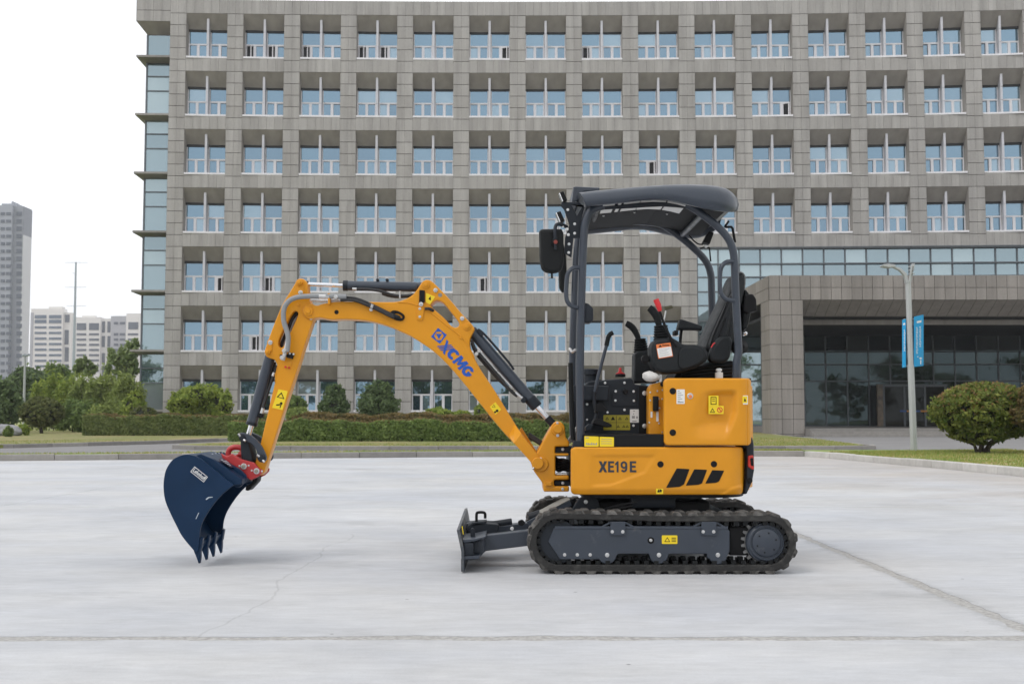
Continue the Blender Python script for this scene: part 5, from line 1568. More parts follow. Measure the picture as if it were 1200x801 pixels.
boss('box_knob', 732.4, 458.6, YB, 3.0, YB - .03, YB, M['ink'], fb)
ol = lab(rect4(707.2, 486, 738.4, 503.6), YB - .003, 'olive', fb, 'warning_label')
for k, x in enumerate((711.5, 718.3, 726.5, 734.5)): tri_decal(x, 490.4, 2.4 if k != 1 else 3.0, YB - .0048, 'ink', fb, .5 if k != 1 else .1)
decal('label_print', rect4(722, 487, 722.5, 503), YB - .0048, 'ink', fb, .0004); decal('label_print', rect4(707.5, 494.6, 738, 495.0), YB - .0048, 'ink', fb, .0004)
for x in (724.5, 731, 735): tri_decal(x, 499.6, 2.1, YB - .0048, 'ink', fb, .5)
lab(rect4(738.2, 479.3, 748.6, 494.8), YB - .005, 'white', fb)
for (x0, y0, x1, y1) in ((742, 481, 744, 482), (740.5, 487, 744, 490), (745.5, 487.5, 747.4, 490), (741, 492.6, 746, 493.8), (742, 484, 743, 485.4)): decal('label_print', rect4(x0, y0, x1, y1), YB - .0066, 'greyink', fb, .0004)
# front yellow relay panel left of the door
yp = plate('relay_panel', rnd([(760.5, 522), (760.5, 455.5), (764, 449.6), (780, 446), (780, 522)], 2), 7.45, 7.45, 7.6, M['yellow'], EX, .006)
rbox('fuse_strip', at(761.4, 0, 7.43).x, at(767.6, 0, 7.43).x, 7.41, 7.45, at(0, 481.5, 7.43).z, at(0, 464, 7.43).z, M['ink'], yp, .004)
for (x, y) in ((762, 459.4), (770.4, 458), (776.4, 456.8), (772, 467.2), (776.2, 467.2), (772.4, 495.6), (776.4, 506.2), (760.8, 494.8), (762, 469), (773, 478)): bolt(x, y, 7.445, 1.1, yp)
for (y0, y1, m) in ((468.6, 476.2, 'white'), (476.6, 481.4, 'decal'), (482, 493.6, 'white')): lab(rect4(769, y0, 771.8, y1), 7.447, m, yp)
lab(rect4(762.4, 482, 764.6, 489), 7.447, 'white', yp)
boss('grommet', 775.6, 450, 7.5, 3.2, 7.4, 7.5, M['ink'], EX)
# travel levers, pedals
lv = tube('dozer_lever', [at(697, 459, 7.56), at(702, 437, 7.56), at(711.4, 402, 7.56)], .0115, M['grey'], EX, 3)
tube('lever_grip', [at(710.6, 405, 7.56), at(712.6, 396, 7.56), at(715, 391.6, 7.56), at(718.4, 389.6, 7.56)], .0155, M['black'], EX, 4)
tube('pedal_linkage', [at(696, 459, 7.55), at(697, 474, 7.55), at(699, 486, 7.54), at(693, 500, 7.53)], .012, M['dgrey'], EX, 3)
plate('foot_pedal', rnd([(695, 492), (700, 489.5), (716.5, 497), (716.5, 500), (710, 500.6), (694, 496.5)], 1.5), 7.5, 7.46, 7.62, M['ink'], EX, .006)
plate('pedal_bracket', rnd([(697, 474), (704, 472), (711, 480), (710, 482), (704, 481.4), (697, 484)], 1.5), 7.55, 7.5, 7.58, M['ink'], EX, .005)
plate('pedal_bracket', rnd([(685.5, 500), (690, 496), (695, 498), (692, 504), (686, 505)], 1.5), 7.5, 7.46, 7.54, M['dgrey'], EX, .005)
p = at(692, 448, 7.9)
lathe('breather', [(0, .05), (.045, .05), (.046, .045), (.06, .045), (.061, .058), (.095, .058), (.10, .05)], (p.x, 7.9, p.z - .005), (0, 0, 1), M['dgrey'], EX)
p = at(727, 441.5, 7.9)
lathe('filler_neck', [(0, .036), (.018, .036), (.022, .03)], (p.x, 7.9, p.z), (0, 0, 1), M['ink'], EX)
plate('filler_cap', [(721.5, 437.5), (724.8, 435.6), (725.4, 430.6), (728, 430.6), (728.4, 435.4), (732.6, 437.8), (731, 439.6), (728.6, 438.8), (728, 441), (726, 441), (725.4, 438.8), (722, 439.4)], 7.9, 7.885, 7.915, M['redplast'], EX, .004)
# ---- joysticks and consoles
def bellows(name, px, y0, y1, r0, r1, Y, par, lean=0):
    n = 6; prof = []
    a, b = at(px, y1, Y), at(px + lean, y0, Y); L = (b - a).length
    for k in range(n):
        r = r1 + (r0 - r1) * k / (n - 1)
        prof += [(L * k / n, r * .86), (L * (k + .35) / n, r), (L * (k + .75) / n, r), (L * (k + .98) / n, r * .84)]
    return lathe(name, prof, a, b - a, M['black'], par)
def grip(name, pts, Y, radii, par):
    P = smooth([tuple(at(x, y, Y)) for x, y in pts], 4); n = len(P)
    vs, fs = [], []
    for i, q in enumerate(P):
        q = Vector(q); d = (Vector(P[min(i + 1, n - 1)]) - Vector(P[max(i - 1, 0)])).normalized(); t = i / (n - 1) * (len(radii) - 1); k = min(int(t), len(radii) - 2)
        r = radii[k] + (radii[k + 1] - radii[k]) * (t - k); qt = Vector((0, 0, 1)).rotation_difference(d)
        for a in np.linspace(0, 2 * math.pi, 13)[:-1]: vs.append(q + qt @ Vector((r * math.cos(a), r * .85 * math.sin(a), 0)))
    for i in range(n - 1):
        for k in range(12): fs.append((i * 12 + k, i * 12 + (k + 1) % 12, (i + 1) * 12 + (k + 1) % 12, (i + 1) * 12 + k))
    fs.append(tuple(reversed(range(12)))); fs.append(tuple(range((n - 1) * 12, n * 12)))
    return finish(name, mesh(vs, fs), M['black'], par, 40)
YJ2 = 8.12
plate('right_console', rnd([(741.5, 449), (742, 415), (746, 412), (760, 411), (768, 415), (768, 449)], 2.5), YJ2, YJ2 - .09, YJ2 + .10, M['console'], EX, .012)
bellows('joystick_boot', 751.5, 396.5, 413, .042, .056, YJ2, EX, -1.5)
grip('joystick', [(748.4, 398), (746, 391.5), (742, 384.6), (737, 380.4), (733.6, 378.6)], YJ2, [.018, .021, .024, .024, .020], EX)
YJ1 = 7.50
cs = plate('left_console', rnd([(760.2, 408), (763.5, 400.2), (769, 397.6), (785, 396), (791, 399.5), (798, 404.5), (815, 404.6), (824, 408), (828.4, 416), (826, 423.5), (814, 431), (797, 437), (776, 438.6), (765.4, 434.6), (760.6, 426)], 4), YJ1, YJ1 - .10, YJ1 + .09, M['console'], EX, .022)
bosspts = rnd([(795, 412), (799, 407), (813, 406.6), (822, 409.6), (826.6, 416.4), (823.6, 423), (812, 429.6), (800, 433), (795, 430)], 4)
plate('console_cover', bosspts, YJ1 - .10, YJ1 - .112, YJ1 - .09, M['console'], cs, .008)
wl = lab([(768.8, 403.6), (785.6, 401.2), (788.8, 417.4), (771.4, 420.2)], YJ1 - .1015, 'orange', cs, 'warning_label')
lab([(769.9, 408.2), (786.2, 405.8), (788, 416.6), (772.2, 419.2)], YJ1 - .1032, 'white', cs)
plate('label_print', [(771.6, 406.6), (773.6, 403.8), (775.8, 406)], YJ1 - .1045, YJ1 - .1049, YJ1 - .1041, M['ink'], cs, 0)
for k in range(4): plate('label_print', [(772 + .4 * k, 409.6 + 2.3 * k), (784.5 + .4 * k - (k * 3 % 4), 407.8 + 2.3 * k), (784.5 + .4 * k - (k * 3 % 4), 408.3 + 2.3 * k), (772 + .4 * k, 410.1 + 2.3 * k)], YJ1 - .1045, YJ1 - .1049, YJ1 - .1041, M['greyink'], cs, 0)
plate('label_print', rect4(776, 403.9, 784.4, 404.9), YJ1 - .1045, YJ1 - .1049, YJ1 - .1041, M['ink'], cs, 0)
bellows('joystick_boot', 775.5, 381, 398.5, .046, .056, YJ1, EX, -1.2)
grip('joystick', [(772.6, 383), (771, 376), (768.4, 369), (764.4, 363.6), (760.6, 360.4)], YJ1, [.019, .022, .026, .026, .022], EX)
tube('lock_lever', [at(772, 362, 7.38), at(776.6, 375, 7.38), at(784, 392, 7.38), at(792.5, 406, 7.39)], .009, M['ink'], EX, 4)
grip('lever_knob', [(773.6, 364.5), (771.4, 357.6), (768.6, 350.6)], 7.38, [.013, .019, .019], EX).data.materials.clear()
bpy.data.objects['lever_knob'].data.materials.append(M['redplast'])
tube('lever_bracket', [at(777.5, 381, 7.7), at(779, 372, 7.7), at(780.4, 364, 7.7)], .006, M['steel'], EX)
plate('bracket_plate', rnd([(778, 359.5), (786.5, 358), (788.5, 361), (779.4, 363.6)], .8), 7.75, 7.72, 7.78, mat('olive_bracket', (.10, .09, .045), .6), EX, .003)
rbox('switch_box', at(785.5, 0, 7.6).x, at(790, 0, 7.6).x, 7.55, 7.65, at(0, 393, 7.6).z, at(0, 387.5, 7.6).z, M['ink'], EX, .004)
plate('armrest', rnd([(795.5, 374.4), (799, 375), (821.4, 382.2), (820.8, 388.4), (816, 387), (792.4, 386.8)], 2), 7.66, 7.60, 7.70, M['console'], EX, .012)
tube('armrest_post', [at(797, 402, 7.66), at(797.6, 394, 7.66), at(798.6, 386, 7.66)], .010, M['ink'], EX)
# wrapped white cover under the console
bm = bmesh.new(); bmesh.ops.create_icosphere(bm, subdivisions=3, radius=1)
l1 = pxe(752.8, 774, 435.4, 447, 7.42, .6)
for v in bm.verts:
    f = 1 + .14 * mnoise.noise(v.co * 2.1); v.co = Vector((l1[0] + v.co.x * l1[3] * f, l1[1] + v.co.y * l1[4] * f, l1[2] - .10 * v.co.x * l1[3] + v.co.z * l1[5] * f * (1.05 - .25 * v.co.x)))
finish('wrapped_handle', bm_mesh(bm), M['cloth'], EX, 60)
boss('console_knob', 756, 420.5, 7.5, 4.6, 7.46, 7.52, M['ink'], EX)
# ---- seat
YS0, YS1 = 7.58, 8.04
st_ = plate('seat_base', rnd([(786, 447), (792, 436), (808, 431), (826, 426), (858, 422), (868, 430), (864, 447)], 3), 7.6, YS0, YS1, M['black'], EX, .02)
plate('seat_cushion', rnd([(797, 437), (806, 428), (826, 425), (850, 420), (858, 426), (850, 436), (800, 440)], 4), 7.6, YS0 + .02, YS1 - .02, M['seat'], EX, .035)
for k in range(5):
    y = 427 + 4 * k
    tube('suspension_fold', [at(800 - k, y + 6, YS0 - .005), at(824, y + 3, YS0 - .012), at(858, y + .5, YS0 - .005)], .012, M['black'], st_, 4)
sb = plate('seat_back', smooth([(826, 410), (829.5, 394), (838, 374), (849, 352), (856, 336), (862, 322), (868, 316.6), (873.6, 318.4), (876, 326), (874, 345), (868, 372), (866, 392), (862, 408), (846, 416)], 3, True), 7.6, YS0 + .03, YS1 - .03, M['seat'], EX, .05)
plate('seat_wing', smooth([(831, 402), (838, 384), (849, 360), (857, 344), (860, 352), (856, 376), (852, 396), (846, 408), (834, 412)], 3, True), 7.6, YS0 - .005, YS0 + .06, M['seat'], EX, .022)
tube('seam', [at(832, 406, YS0 - .004), at(838, 388, YS0 - .008), at(847, 367, YS0 - .008), at(853, 352, YS0 - .004)], .004, M['ink'], sb, 4)
tube('seam', [at(838, 408, YS0 - .006), at(844, 390, YS0 - .008), at(851, 372, YS0 - .006)], .004, M['ink'], sb, 4)
plate('headrest', smooth([(866, 321), (871, 317.6), (875.4, 321), (875.6, 332), (872, 346), (868, 347), (866.6, 336)], 3, True), 7.6, YS0 + .10, YS1 - .10, M['seat'], EX, .03)
plate('seat_side_cover', rnd([(829.4, 420), (833, 408), (841, 396), (846, 393.4), (855, 394.2), (857.2, 400), (854.4, 420), (848, 425.6), (833, 424.6)], 4), 7.5, 7.46, 7.56, M['console'], EX, .02)
tube('belt_tab', [at(833.4, 407, 7.455), at(836, 402.6, 7.455), at(838, 401.6, 7.455)], .004, M['redplast'], EX)
plate('belt_reel', rnd([(872.6, 344.6), (882.6, 344), (886.6, 350), (887.6, 364), (881.4, 365.6), (876, 368), (871, 364)], 2), 7.62, 7.62, 7.80, M['ink'], EX, .012)
plate('seat_back_shell', smooth([(871, 340), (877, 346), (879, 358), (877, 378), (871, 388), (868, 384), (869, 360)], 3, True), 7.7, 7.64, 7.98, M['black'], EX, .03)
boss('rear_knob', 870.0, 406, 7.5, 8.0, 7.5, 7.66, M['ink'], EX, .03)
boss('chrome_cap', 872.2, 391, 7.55, 2.2, 7.5, 7.56, M['chrome'], EX, .008)
p = at(842.6, 443.6, 7.5)
lathe('vent_cap', [(0, .026), (.042, .026), (.043, .014), (.052, .014), (.053, .022), (.064, .020), (.07, .010)], (p.x, 7.5, p.z), (0, 0, 1), M['white'], EX)
for x in (800, 812): bolt(x, 445.4, 7.4, 1.4, EX)
rbox('cover_rail', at(780, 0, 7.4).x, at(872, 0, 7.4).x, 7.34, 7.40, zd1 - .012, zd1 + .012, M['ink'], EX, .004)
# ---- canopy posts
RT = .0265
YN_, YF_ = 7.36, 8.30
def near(x, y, d=0): return at(x, y, YN_ + d)
def far(x, y, d=0): return at(x, y, YF_ + d)
tube('front_post', [near(680.4, 523), near(679.6, 430), near(682, 325), near(684.2, 275), near(686.4, 260), near(690.5, 250), near(697, 244), near(708, 241)], RT, M['grey'], EX, 5)
tube('front_post', [far(672.0, 518), far(670.8, 430), far(674.2, 325), far(677, 285), far(681, 270), far(692, 262.4), far(712, 259.6), far(740, 259.4), far(764, 260.8), far(777, 264), far(795, 276), far(812, 290), far(826, 304.5), far(832.6, 320), far(834, 345), far(836, 440)], RT, M['grey'], EX, 5)
tube('rear_post', [near(803, 239), near(811, 243), near(822, 250.4), near(838, 263), near(850, 275), near(857.4, 288), near(860.6, 306), near(862, 345), near(864.4, 390), near(865.4, 412), near(863.4, 424), near(863, 446)], RT * .98, M['grey'], EX, 5)
tube('roof_rail', [near(700, 242.5), near(740, 240.5), near(775, 238.5), near(806, 241)], .02, M['dgrey'], EX, 2)
tube('roof_crossbar', [at(800, 275, 8.25), at(822, 252, 7.40)], .02, M['grey'], EX)
tube('roof_crossbar', [at(694, 262, 8.28), at(700, 244, 7.40)], .02, M['dgrey'], EX)
plate('post_foot', [(672, 516), (690, 516), (692, 525), (670, 525)], YN_, YN_ - .04, YN_ + .05, M['dgrey'], EX, .006)
plate('post_clamp', [(664, 516.5), (676, 498), (677.5, 500), (668, 520)], 8.0, 7.98, 8.0, M['steel'], EX, .002)
tube('hose_clamp', [near(667.5, 408.5, .06), near(671, 413, .02), near(674.5, 409.5, -.01)], .010, M['steel'], EX)
tube('hydraulic_hose', [near(671.5, 515, .12), near(669.6, 470, .12), near(668.6, 425, .12)], .016, M['black'], EX)
tube('grab_handle', [near(678, 313.5, -.01), near(671.6, 314, -.03), near(666.2, 319, -.04), near(664.2, 328, -.04), near(663.6, 348, -.04), near(666.4, 355.4, -.04), near(671, 359, -.03), near(676.4, 360.4, -.01)], .0145, M['grey'], EX, 4)
tube('grab_handle', [near(859.6, 306.4, -.01), near(852, 306.8, -.03), near(846.6, 311, -.04), near(844, 319, -.04), near(843.8, 338, -.04), near(846.6, 346.4, -.04), near(852, 351, -.03), near(862, 352.2, -.01)], .0145, M['grey'], EX, 4)
plate('side_lamp_box', rnd([(683, 355), (689, 356.4), (694.6, 362), (694.6, 376), (691.6, 378.8), (683, 378.6)], 2), 7.42, 7.36, 7.5, M['dgrey'], EX, .012)
# ---- canopy roof shell
rows_ = [(678.6, 224.8, 686.5, 241.2), (684, 224.2, 690, 241), (700, 222.4, 703, 239.6), (720, 220.6, 722, 237.8), (742, 218.6, 743, 235.4), (762, 217, 762, 233.4), (780, 215.8, 780, 233.6), (796, 215.2, 795, 236.2), (812, 215.1, 812, 240.6), (828, 215.6, 828, 244.2), (842, 217.2, 843, 246.6), (852, 220, 852, 247.4), (858.5, 224.4, 858.5, 247.6), (862.6, 230, 862.4, 247.4), (864.6, 237, 864.4, 246.4)]
YR0, YR1 = 7.22, 8.44
vs, fs = [], []
for i, (xt, yt, xb, yb_) in enumerate(rows_):
    k = [0, 0, 0, 0, 0, 0, 0, 0, 0, .0, .015, .05, .10, .17, .26][i]
    w0, w1 = YR0 + k, YR1 - k
    a, b = at(xt, yt, YR0 + .08 + k), at(xb, yb_, YR0 + k)
    T = a.z - b.z
    crown = .012 + .02 * (1 if i else 1)
    prof = [(w0 + .030, 0, 0), (w0 + .012, 0, -.0), (w0, .10, .03), (w0 - .004, .34, .05), (w0 + .010, .62, .08), (w0 + .045, .86, .1), (w0 + .10, .99, .1), (w0 + .24, 1.0, .12 + .3), (YC, 1.0, .12 + .6)]
    L = []
    for (y, f, c) in prof:
        x = b.x + (a.x - b.x) * f
        L.append((x, y, b.z + T * min(f, 1) + (.045 * (c - .12) if f >= 1 else 0)))
    mir = [(x, w0 + w1 - y, z) for (x, y, z) in L[:-1]][::-1]
    inner = [(L[0][0], w1 - .05, L[0][2] + .004), (L[0][0], w1 - .09, L[0][2] + .045), (L[0][0], w0 + .09, L[0][2] + .045), (L[0][0], w0 + .05, L[0][2] + .004)]
    ring = L + mir + inner
    m = len(ring); vs += ring
for i in range(len(rows_) - 1):
    for k in range(m): fs.append((i * m + k, i * m + (k + 1) % m, (i + 1) * m + (k + 1) % m, (i + 1) * m + k))
fs.append(tuple(reversed(range(m)))); fs.append(tuple(range((len(rows_) - 1) * m, len(rows_) * m)))
roof = finish('canopy_roof', mesh(vs, fs), M['grey'], EX, 42)
# front visor lip, liner and opaque skylight panels coloured like the sky behind them
za = at(0, 232, 7.8).z
plate('roof_visor', [(671.4, 220.6), (674, 220), (702, 221.4), (702, 226), (684, 226.5), (676, 238), (669.4, 238.5)], 7.55, 7.5, 8.14, M['grey'], EX, .008)
def under(px, Yq):       # underside height at that place along the roof
    for (r0, r1) in zip(rows_, rows_[1:]):
        if r0[2] <= px <= r1[2]:
            t = (px - r0[2]) / (r1[2] - r0[2]); return at(px, r0[3] + (r1[3] - r0[3]) * t, YR0)
def uplate(name, xs, ya, yb_, dz, m, th=.006):
    vs, fs = [], []
    for x in xs:
        b = under(x, 0)
        for y in (ya, yb_):
            vs += [(b.x, y, b.z + dz), (b.x, y, b.z + dz + th)]
    for i in range(len(xs) - 1):
        o = i * 4; q = o + 4
        fs += [(o, q, q + 2, o + 2), (o + 1, o + 3, q + 3, q + 1), (o, o + 1, q + 1, q), (o + 2, q + 2, q + 3, o + 3)]
    o = (len(xs) - 1) * 4
    fs += [(0, 2, 3, 1), (o, o + 1, o + 3, o + 2)]
    return finish(name, mesh(vs, fs), M[m], roof)
uplate('roof_liner', [692, 704, 740, 780, 812, 838, 854], 7.285, 8.375, .022, 'liner')
M['pale'] = mat('pale_sun_panel', (.62, .62, .61), .25)  # opaque pale grey paints the sky light showing through the skylight
for (x0, x1) in ((708, 722), (726, 730), (733, 752), (753, 783), (785, 806)):
    uplate('sun_panel', [x0, (x0 + x1) / 2, x1], 7.31, 7.60, .006, 'pale', .005)
for x in (715, 754, 795): 
    q = under(x, 0); o = bpy.data.objects.new('bolt', bolt_me); put(o, roof, (q.x, 7.75, q.z + .016)); o.scale = (.009,) * 3; o.rotation_euler = (R(90), 0, 0)
# work lamp under the rear of the roof with its bracket
plate('work_lamp', rnd([(829.6, 272.2), (835.4, 273.6), (830.6, 287), (823, 284.6)], 1), 8.0, 7.95, 8.05, M['ink'], EX, .006)
tube('lamp_cable', [at(808, 276, 8.1), at(812, 281, 8.05), at(818, 285.6, 8.02), at(824, 286.4, 8.0)], .005, M['ink'], EX, 4)
tube('lamp_bracket', [at(821, 291, 8.1), at(826, 289.4, 8.05), at(831.4, 290.4, 8.05), at(832.8, 306, 8.1)], .006, M['ink'], EX)
bolt(827.4, 288.6, 7.96, 2.0, EX)
tube('aerial_bracket', [at(850, 266, 7.6), at(857, 265.8, 7.6), at(858.6, 268, 7.6), at(861.4, 284, 7.6)], .009, M['ink'], EX)
tube('aerial_bracket', [at(849, 266, 7.6), at(852, 262, 7.6), at(854, 259, 7.6)], .007, M['ink'], EX, 3)
# ---- front lamp bracket, work lamps, mirrors
br = plate('lamp_plate', [(657, 241.6), (658, 237), (678.6, 237.4), (685, 243), (680, 262), (679, 279), (672, 279.4), (669.6, 302), (661.4, 297), (662, 279), (667, 264), (665.4, 258.4), (661, 246)], 7.40, 7.39, 7.402, M['dgrey'], EX, .002, ((( 669.6, 240.6), (683, 241), (676, 253)),))
for (x, y) in ((665.4, 245.8), (673.4, 262.4), (673.4, 273.4), (666.8, 286), (666.4, 296)): bolt(x, y, 7.39, 1.7, br)
def lamp_unit(pts, Y):
    o = plate('work_lamp', rnd(pts, 1.2), Y, Y - .05, Y + .05, M['ink'], EX, .008)
lamp_unit([(655.2, 227), (660, 225.2), (664.6, 236), (659.6, 238)], 7.42)
lamp_unit([(651.6, 250.4), (656.4, 248.4), (661.6, 259.8), (656.6, 261.6)], 7.40)
plate('lamp_lens', rnd([(654.4, 228), (656.4, 227.2), (660, 237), (658.6, 238)], .6), 7.42, 7.375, 7.465, M['chrome'], EX, .003)
plate('lamp_lens', rnd([(650.8, 251), (652.8, 250.2), (656.8, 260.6), (655.6, 261.6)], .6), 7.40, 7.355, 7.445, M['chrome'], EX, .003)
tube('mirror_arm', [at(664, 266, 7.38), at(660, 264, 7.34), at(654.4, 262.6, 7.32), at(651, 265.4, 7.31), at(650.4, 275, 7.30), at(651, 284, 7.30)], .012, M['dgrey'], EX, 4)
mh = plate('mirror', rnd([(631.6, 271), (634, 268.4), (658, 267.8), (660.4, 271), (660.6, 309), (658, 317.4), (650, 320.2), (640, 319.6), (634.4, 315.6), (632.2, 305)], 4), 7.33, 7.315, 7.375, M['black'], EX, .022)
mh.rotation_euler = (0, 0, R(8))
boss('mirror_ball', 651, 284, 7.3, 4.4, 7.285, 7.32, M['ink'], EX, .006)
boss('ball_ring', 651, 284, 7.3, 2.4, 7.278, 7.29, mat('ball_red_ring', (.2, .03, .02), .5), EX, .002)
tube('mirror_screw', [at(650.8, 286, 7.29), at(650.8, 292, 7.29)], .010, M['dgrey'], EX)
tube('mirror_foot', [at(646.6, 319, 7.34), at(646.8, 326, 7.34)], .007, M['ink'], EX)
for (x, y) in ((659.4, 265), (660, 270.6), (664.6, 268.6), (655.4, 267), (666, 275)): bolt(x, y, 7.335, 1.8, EX)
m2 = plate('mirror', rnd([(655, 287), (660, 285), (663, 296), (664.4, 330), (663, 342), (659, 343.4), (655, 338), (654.4, 320)], 3), 8.3, 8.26, 8.33, M['black'], EX, .016)
# ------------------------------------------------------------------ boom, arm and bucket
BY0, BY1 = 7.745, 7.895
# king post
kpst = plate('swing_post', rnd([(646.4, 499), (650, 494.6), (654, 493), (658.6, 494.6), (662, 499.6), (663, 512), (667, 517), (667.2, 523), (651, 523), (650.6, 531), (666.6, 531), (666.6, 534), (651, 534), (651, 557), (666.8, 557), (666.8, 562), (649.4, 562), (649.4, 569.4), (667, 569.4), (667, 575.8), (637, 575.8), (636, 566), (625.4, 551.5), (623.4, 545), (629.4, 529.4)], 2), 7.66, 7.66, 7.96, M['yellow'], EX, .010)
boss('post_boss', 653.6, 502.2, 7.66, 8.0, 7.652, 7.67, M['yellow'], kpst, .004)
boss('post_pin', 653.6, 502.2, 7.65, 5.4, 7.635, 7.66, M['yellow'], kpst, .004)
bolt(653.2, 495.4, 7.65, 1.5, kpst); bolt(653.6, 510, 7.65, 1.8, kpst)
plate('post_block', [(639.4, 564), (646.4, 564), (646.4, 568.6), (639.4, 568.6)], 7.66, 7.645, 7.67, M['yellow'], kpst, .003)
for (y0, y1) in ((522.8, 529.6), (562.4, 569)):
    b_ = plate('swing_bracket', [(649.6, y0), (676, y0), (676, y1), (649.6, y1)], 7.70, 7.70, 7.94, M['dgrey'], EX, .006)
    bolt(659.6, (y0 + y1) / 2, 7.70, 1.8, b_)
bolt(659.4, 572.6, 7.66, 1.8, kpst)
rbox('front_frame', at(665, 0, 7.8).x, at(690, 0, 7.8).x, 7.45, 8.2, zs0 + .02, zs1 - .02, M['ink'], EX, .01)
for k in range(5):
    tube('hydraulic_hose', [at(668, 541 + 2.6 * k, 7.76 + .03 * k), at(660, 538 + 3 * k, 7.74 + .03 * k), at(652, 537 + 3.2 * k, 7.8 + .02 * k), at(640, 522 + k, 7.82), at(620, 508 + k, 7.82)], .010, M['hose'], EX, 4)
tube('hose_fitting', [at(652, 555.4, 7.72), at(664, 555.4, 7.72)], .012, M['steel'], EX)
# boom
boom_pts = smooth([(630, 552), (624.4, 549.4), (622, 541), (612, 529), (597.5, 514.5), (580, 494.5), (562, 472), (546, 452), (534, 437.6), (522, 424.4), (512, 415), (500, 405.6), (482, 394), (470, 388.4), (457.7, 383), (444, 378.6), (430, 375.6), (415, 374.2), (400, 373.8), (387, 374.2), (374, 372), (366, 373.4), (360, 372.6), (355.6, 368), (354.6, 362), (358.4, 356.8), (364, 355.4), (371, 357.8), (378, 355.8), (388, 354.2), (400, 353.2), (430, 353.4), (462, 353.6), (473, 351), (482, 346.4), (488, 340), (491.6, 334.6), (495.4, 329.6), (500.6, 327.6), (507, 330.2), (518, 341), (530, 354), (540, 366), (549, 375.6), (554.6, 382), (556, 386.4), (553.4, 391.8), (550.8, 398), (551, 407), (554.4, 416), (563.4, 433), (577, 453), (590.4, 474.6), (607, 501.6), (617.6, 516), (632, 534.6), (637.4, 541), (637, 549.4)], 3, True)
hole = smooth([(505, 358.6), (508.4, 353.8), (513, 352), (519.6, 355), (528, 365), (537, 376.6), (537.6, 381.4), (533.6, 383.6), (528.6, 381.4), (521.6, 373.6), (513.6, 366.4)], 3, True)
boom = plate('boom', boom_pts, BY0, BY0, BY1, M['yellow'], EX, .008, (hole,))
# forked foot flares outward
plate('boom_foot', smooth([(596, 512), (612, 490.5), (622, 507), (634, 522), (637.8, 540), (637, 549.4), (630, 552), (624, 549.6), (621.6, 541)], 1, True) if 0 else [(602, 518.6), (610.4, 507.4), (632.4, 535), (637.2, 541.6), (636.8, 548.6), (631, 551.6), (625.2, 549.4), (622.4, 541.6)], 7.65, 7.648, 7.66, M['yellow'], EX, .004)
plate('boom_foot', [(599, 516), (611.6, 501), (632.6, 534.6), (637.6, 541.4), (637, 549), (631, 552), (625, 549.8), (622, 541.6)], 7.65, 7.96, 7.972, M['yellow'], EX, .004)
q = [at(596.4, 510.6, BY0 - .002), at(603, 496.4, BY0 - .002), at(611, 507.8, 7.65), at(602, 518.8, 7.65)]
fo = Vector((0, .02, 0))
finish('foot_flare', mesh(q + [v + fo for v in q], [(3, 2, 1, 0), (4, 5, 6, 7), (0, 1, 5, 4), (1, 2, 6, 5), (2, 3, 7, 6), (3, 0, 4, 7)]), M['yellow'], EX)
q2 = [Vector((v.x, 2 * YC - v.y, v.z)) for v in q]
finish('foot_flare', mesh(q2 + [v - fo for v in q2], [(0, 1, 2, 3), (7, 6, 5, 4), (0, 4, 5, 1), (1, 5, 6, 2), (2, 6, 7, 3), (3, 7, 4, 0)]), M['yellow'], EX)
boss('foot_pin', 630.2, 542.4, 7.645, 6.8, 7.625, 7.65, M['yellow'], EX, .004)
boss('foot_pin_collar', 634, 543.6, 7.65, 8.6, 7.649, 7.662, M['yellow'], EX, .004)
bolt(633.6, 537, 7.645, 1.5, EX); tube('grease_nipple', [at(627, 546, 7.64), at(624.4, 549.4, 7.63)], .007, M['steel'], EX)
for (x, y) in ((499, 333.6), (547.2, 382.6)):
    boss('pin_collar', x, y, BY0, 4.8, BY0 - .008, BY0 + .01, M['yellow'], boom, .003)
    boss('pin', x, y, BY0, 2.6, BY0 - .016, BY0, M['yellow'], boom, .003)
for (x, y) in ((510.4, 340), (541.6, 373)): bolt(x, y, BY0 - .002, 2.6, boom)
boss('boom_hole', 515.8, 345.6, BY0, 2.4, BY0 - .001, BY0 + .01, mat('hole_grey', (.22, .22, .22), .7), boom, .0005)
boss('boom_hole', 394.4, 365.6, BY0, 2.6, BY0 - .001, BY0 + .01, M['ink'], boom, .0005)
boss('weld_pad', 540, 395.4, BY0, 1.8, BY0 - .008, BY0, M['yellow'], boom, .002)

# boom edge plates (the weld line along the top web)
tube('weld_seam', [at(466, 353.8, BY0 - .001), at(478, 354.6, BY0 - .001), at(490, 358, BY0 - .001)], .004, M['yellow'], boom, 3)
tube('weld_seam', [at(498, 361, BY0 - .001), at(510, 370, BY0 - .001), at(526, 383, BY0 - .001), at(540, 394, BY0 - .001), at(548, 404, BY0 - .001), at(556, 419, BY0 - .001)], .004, M['yellow'], boom, 3)
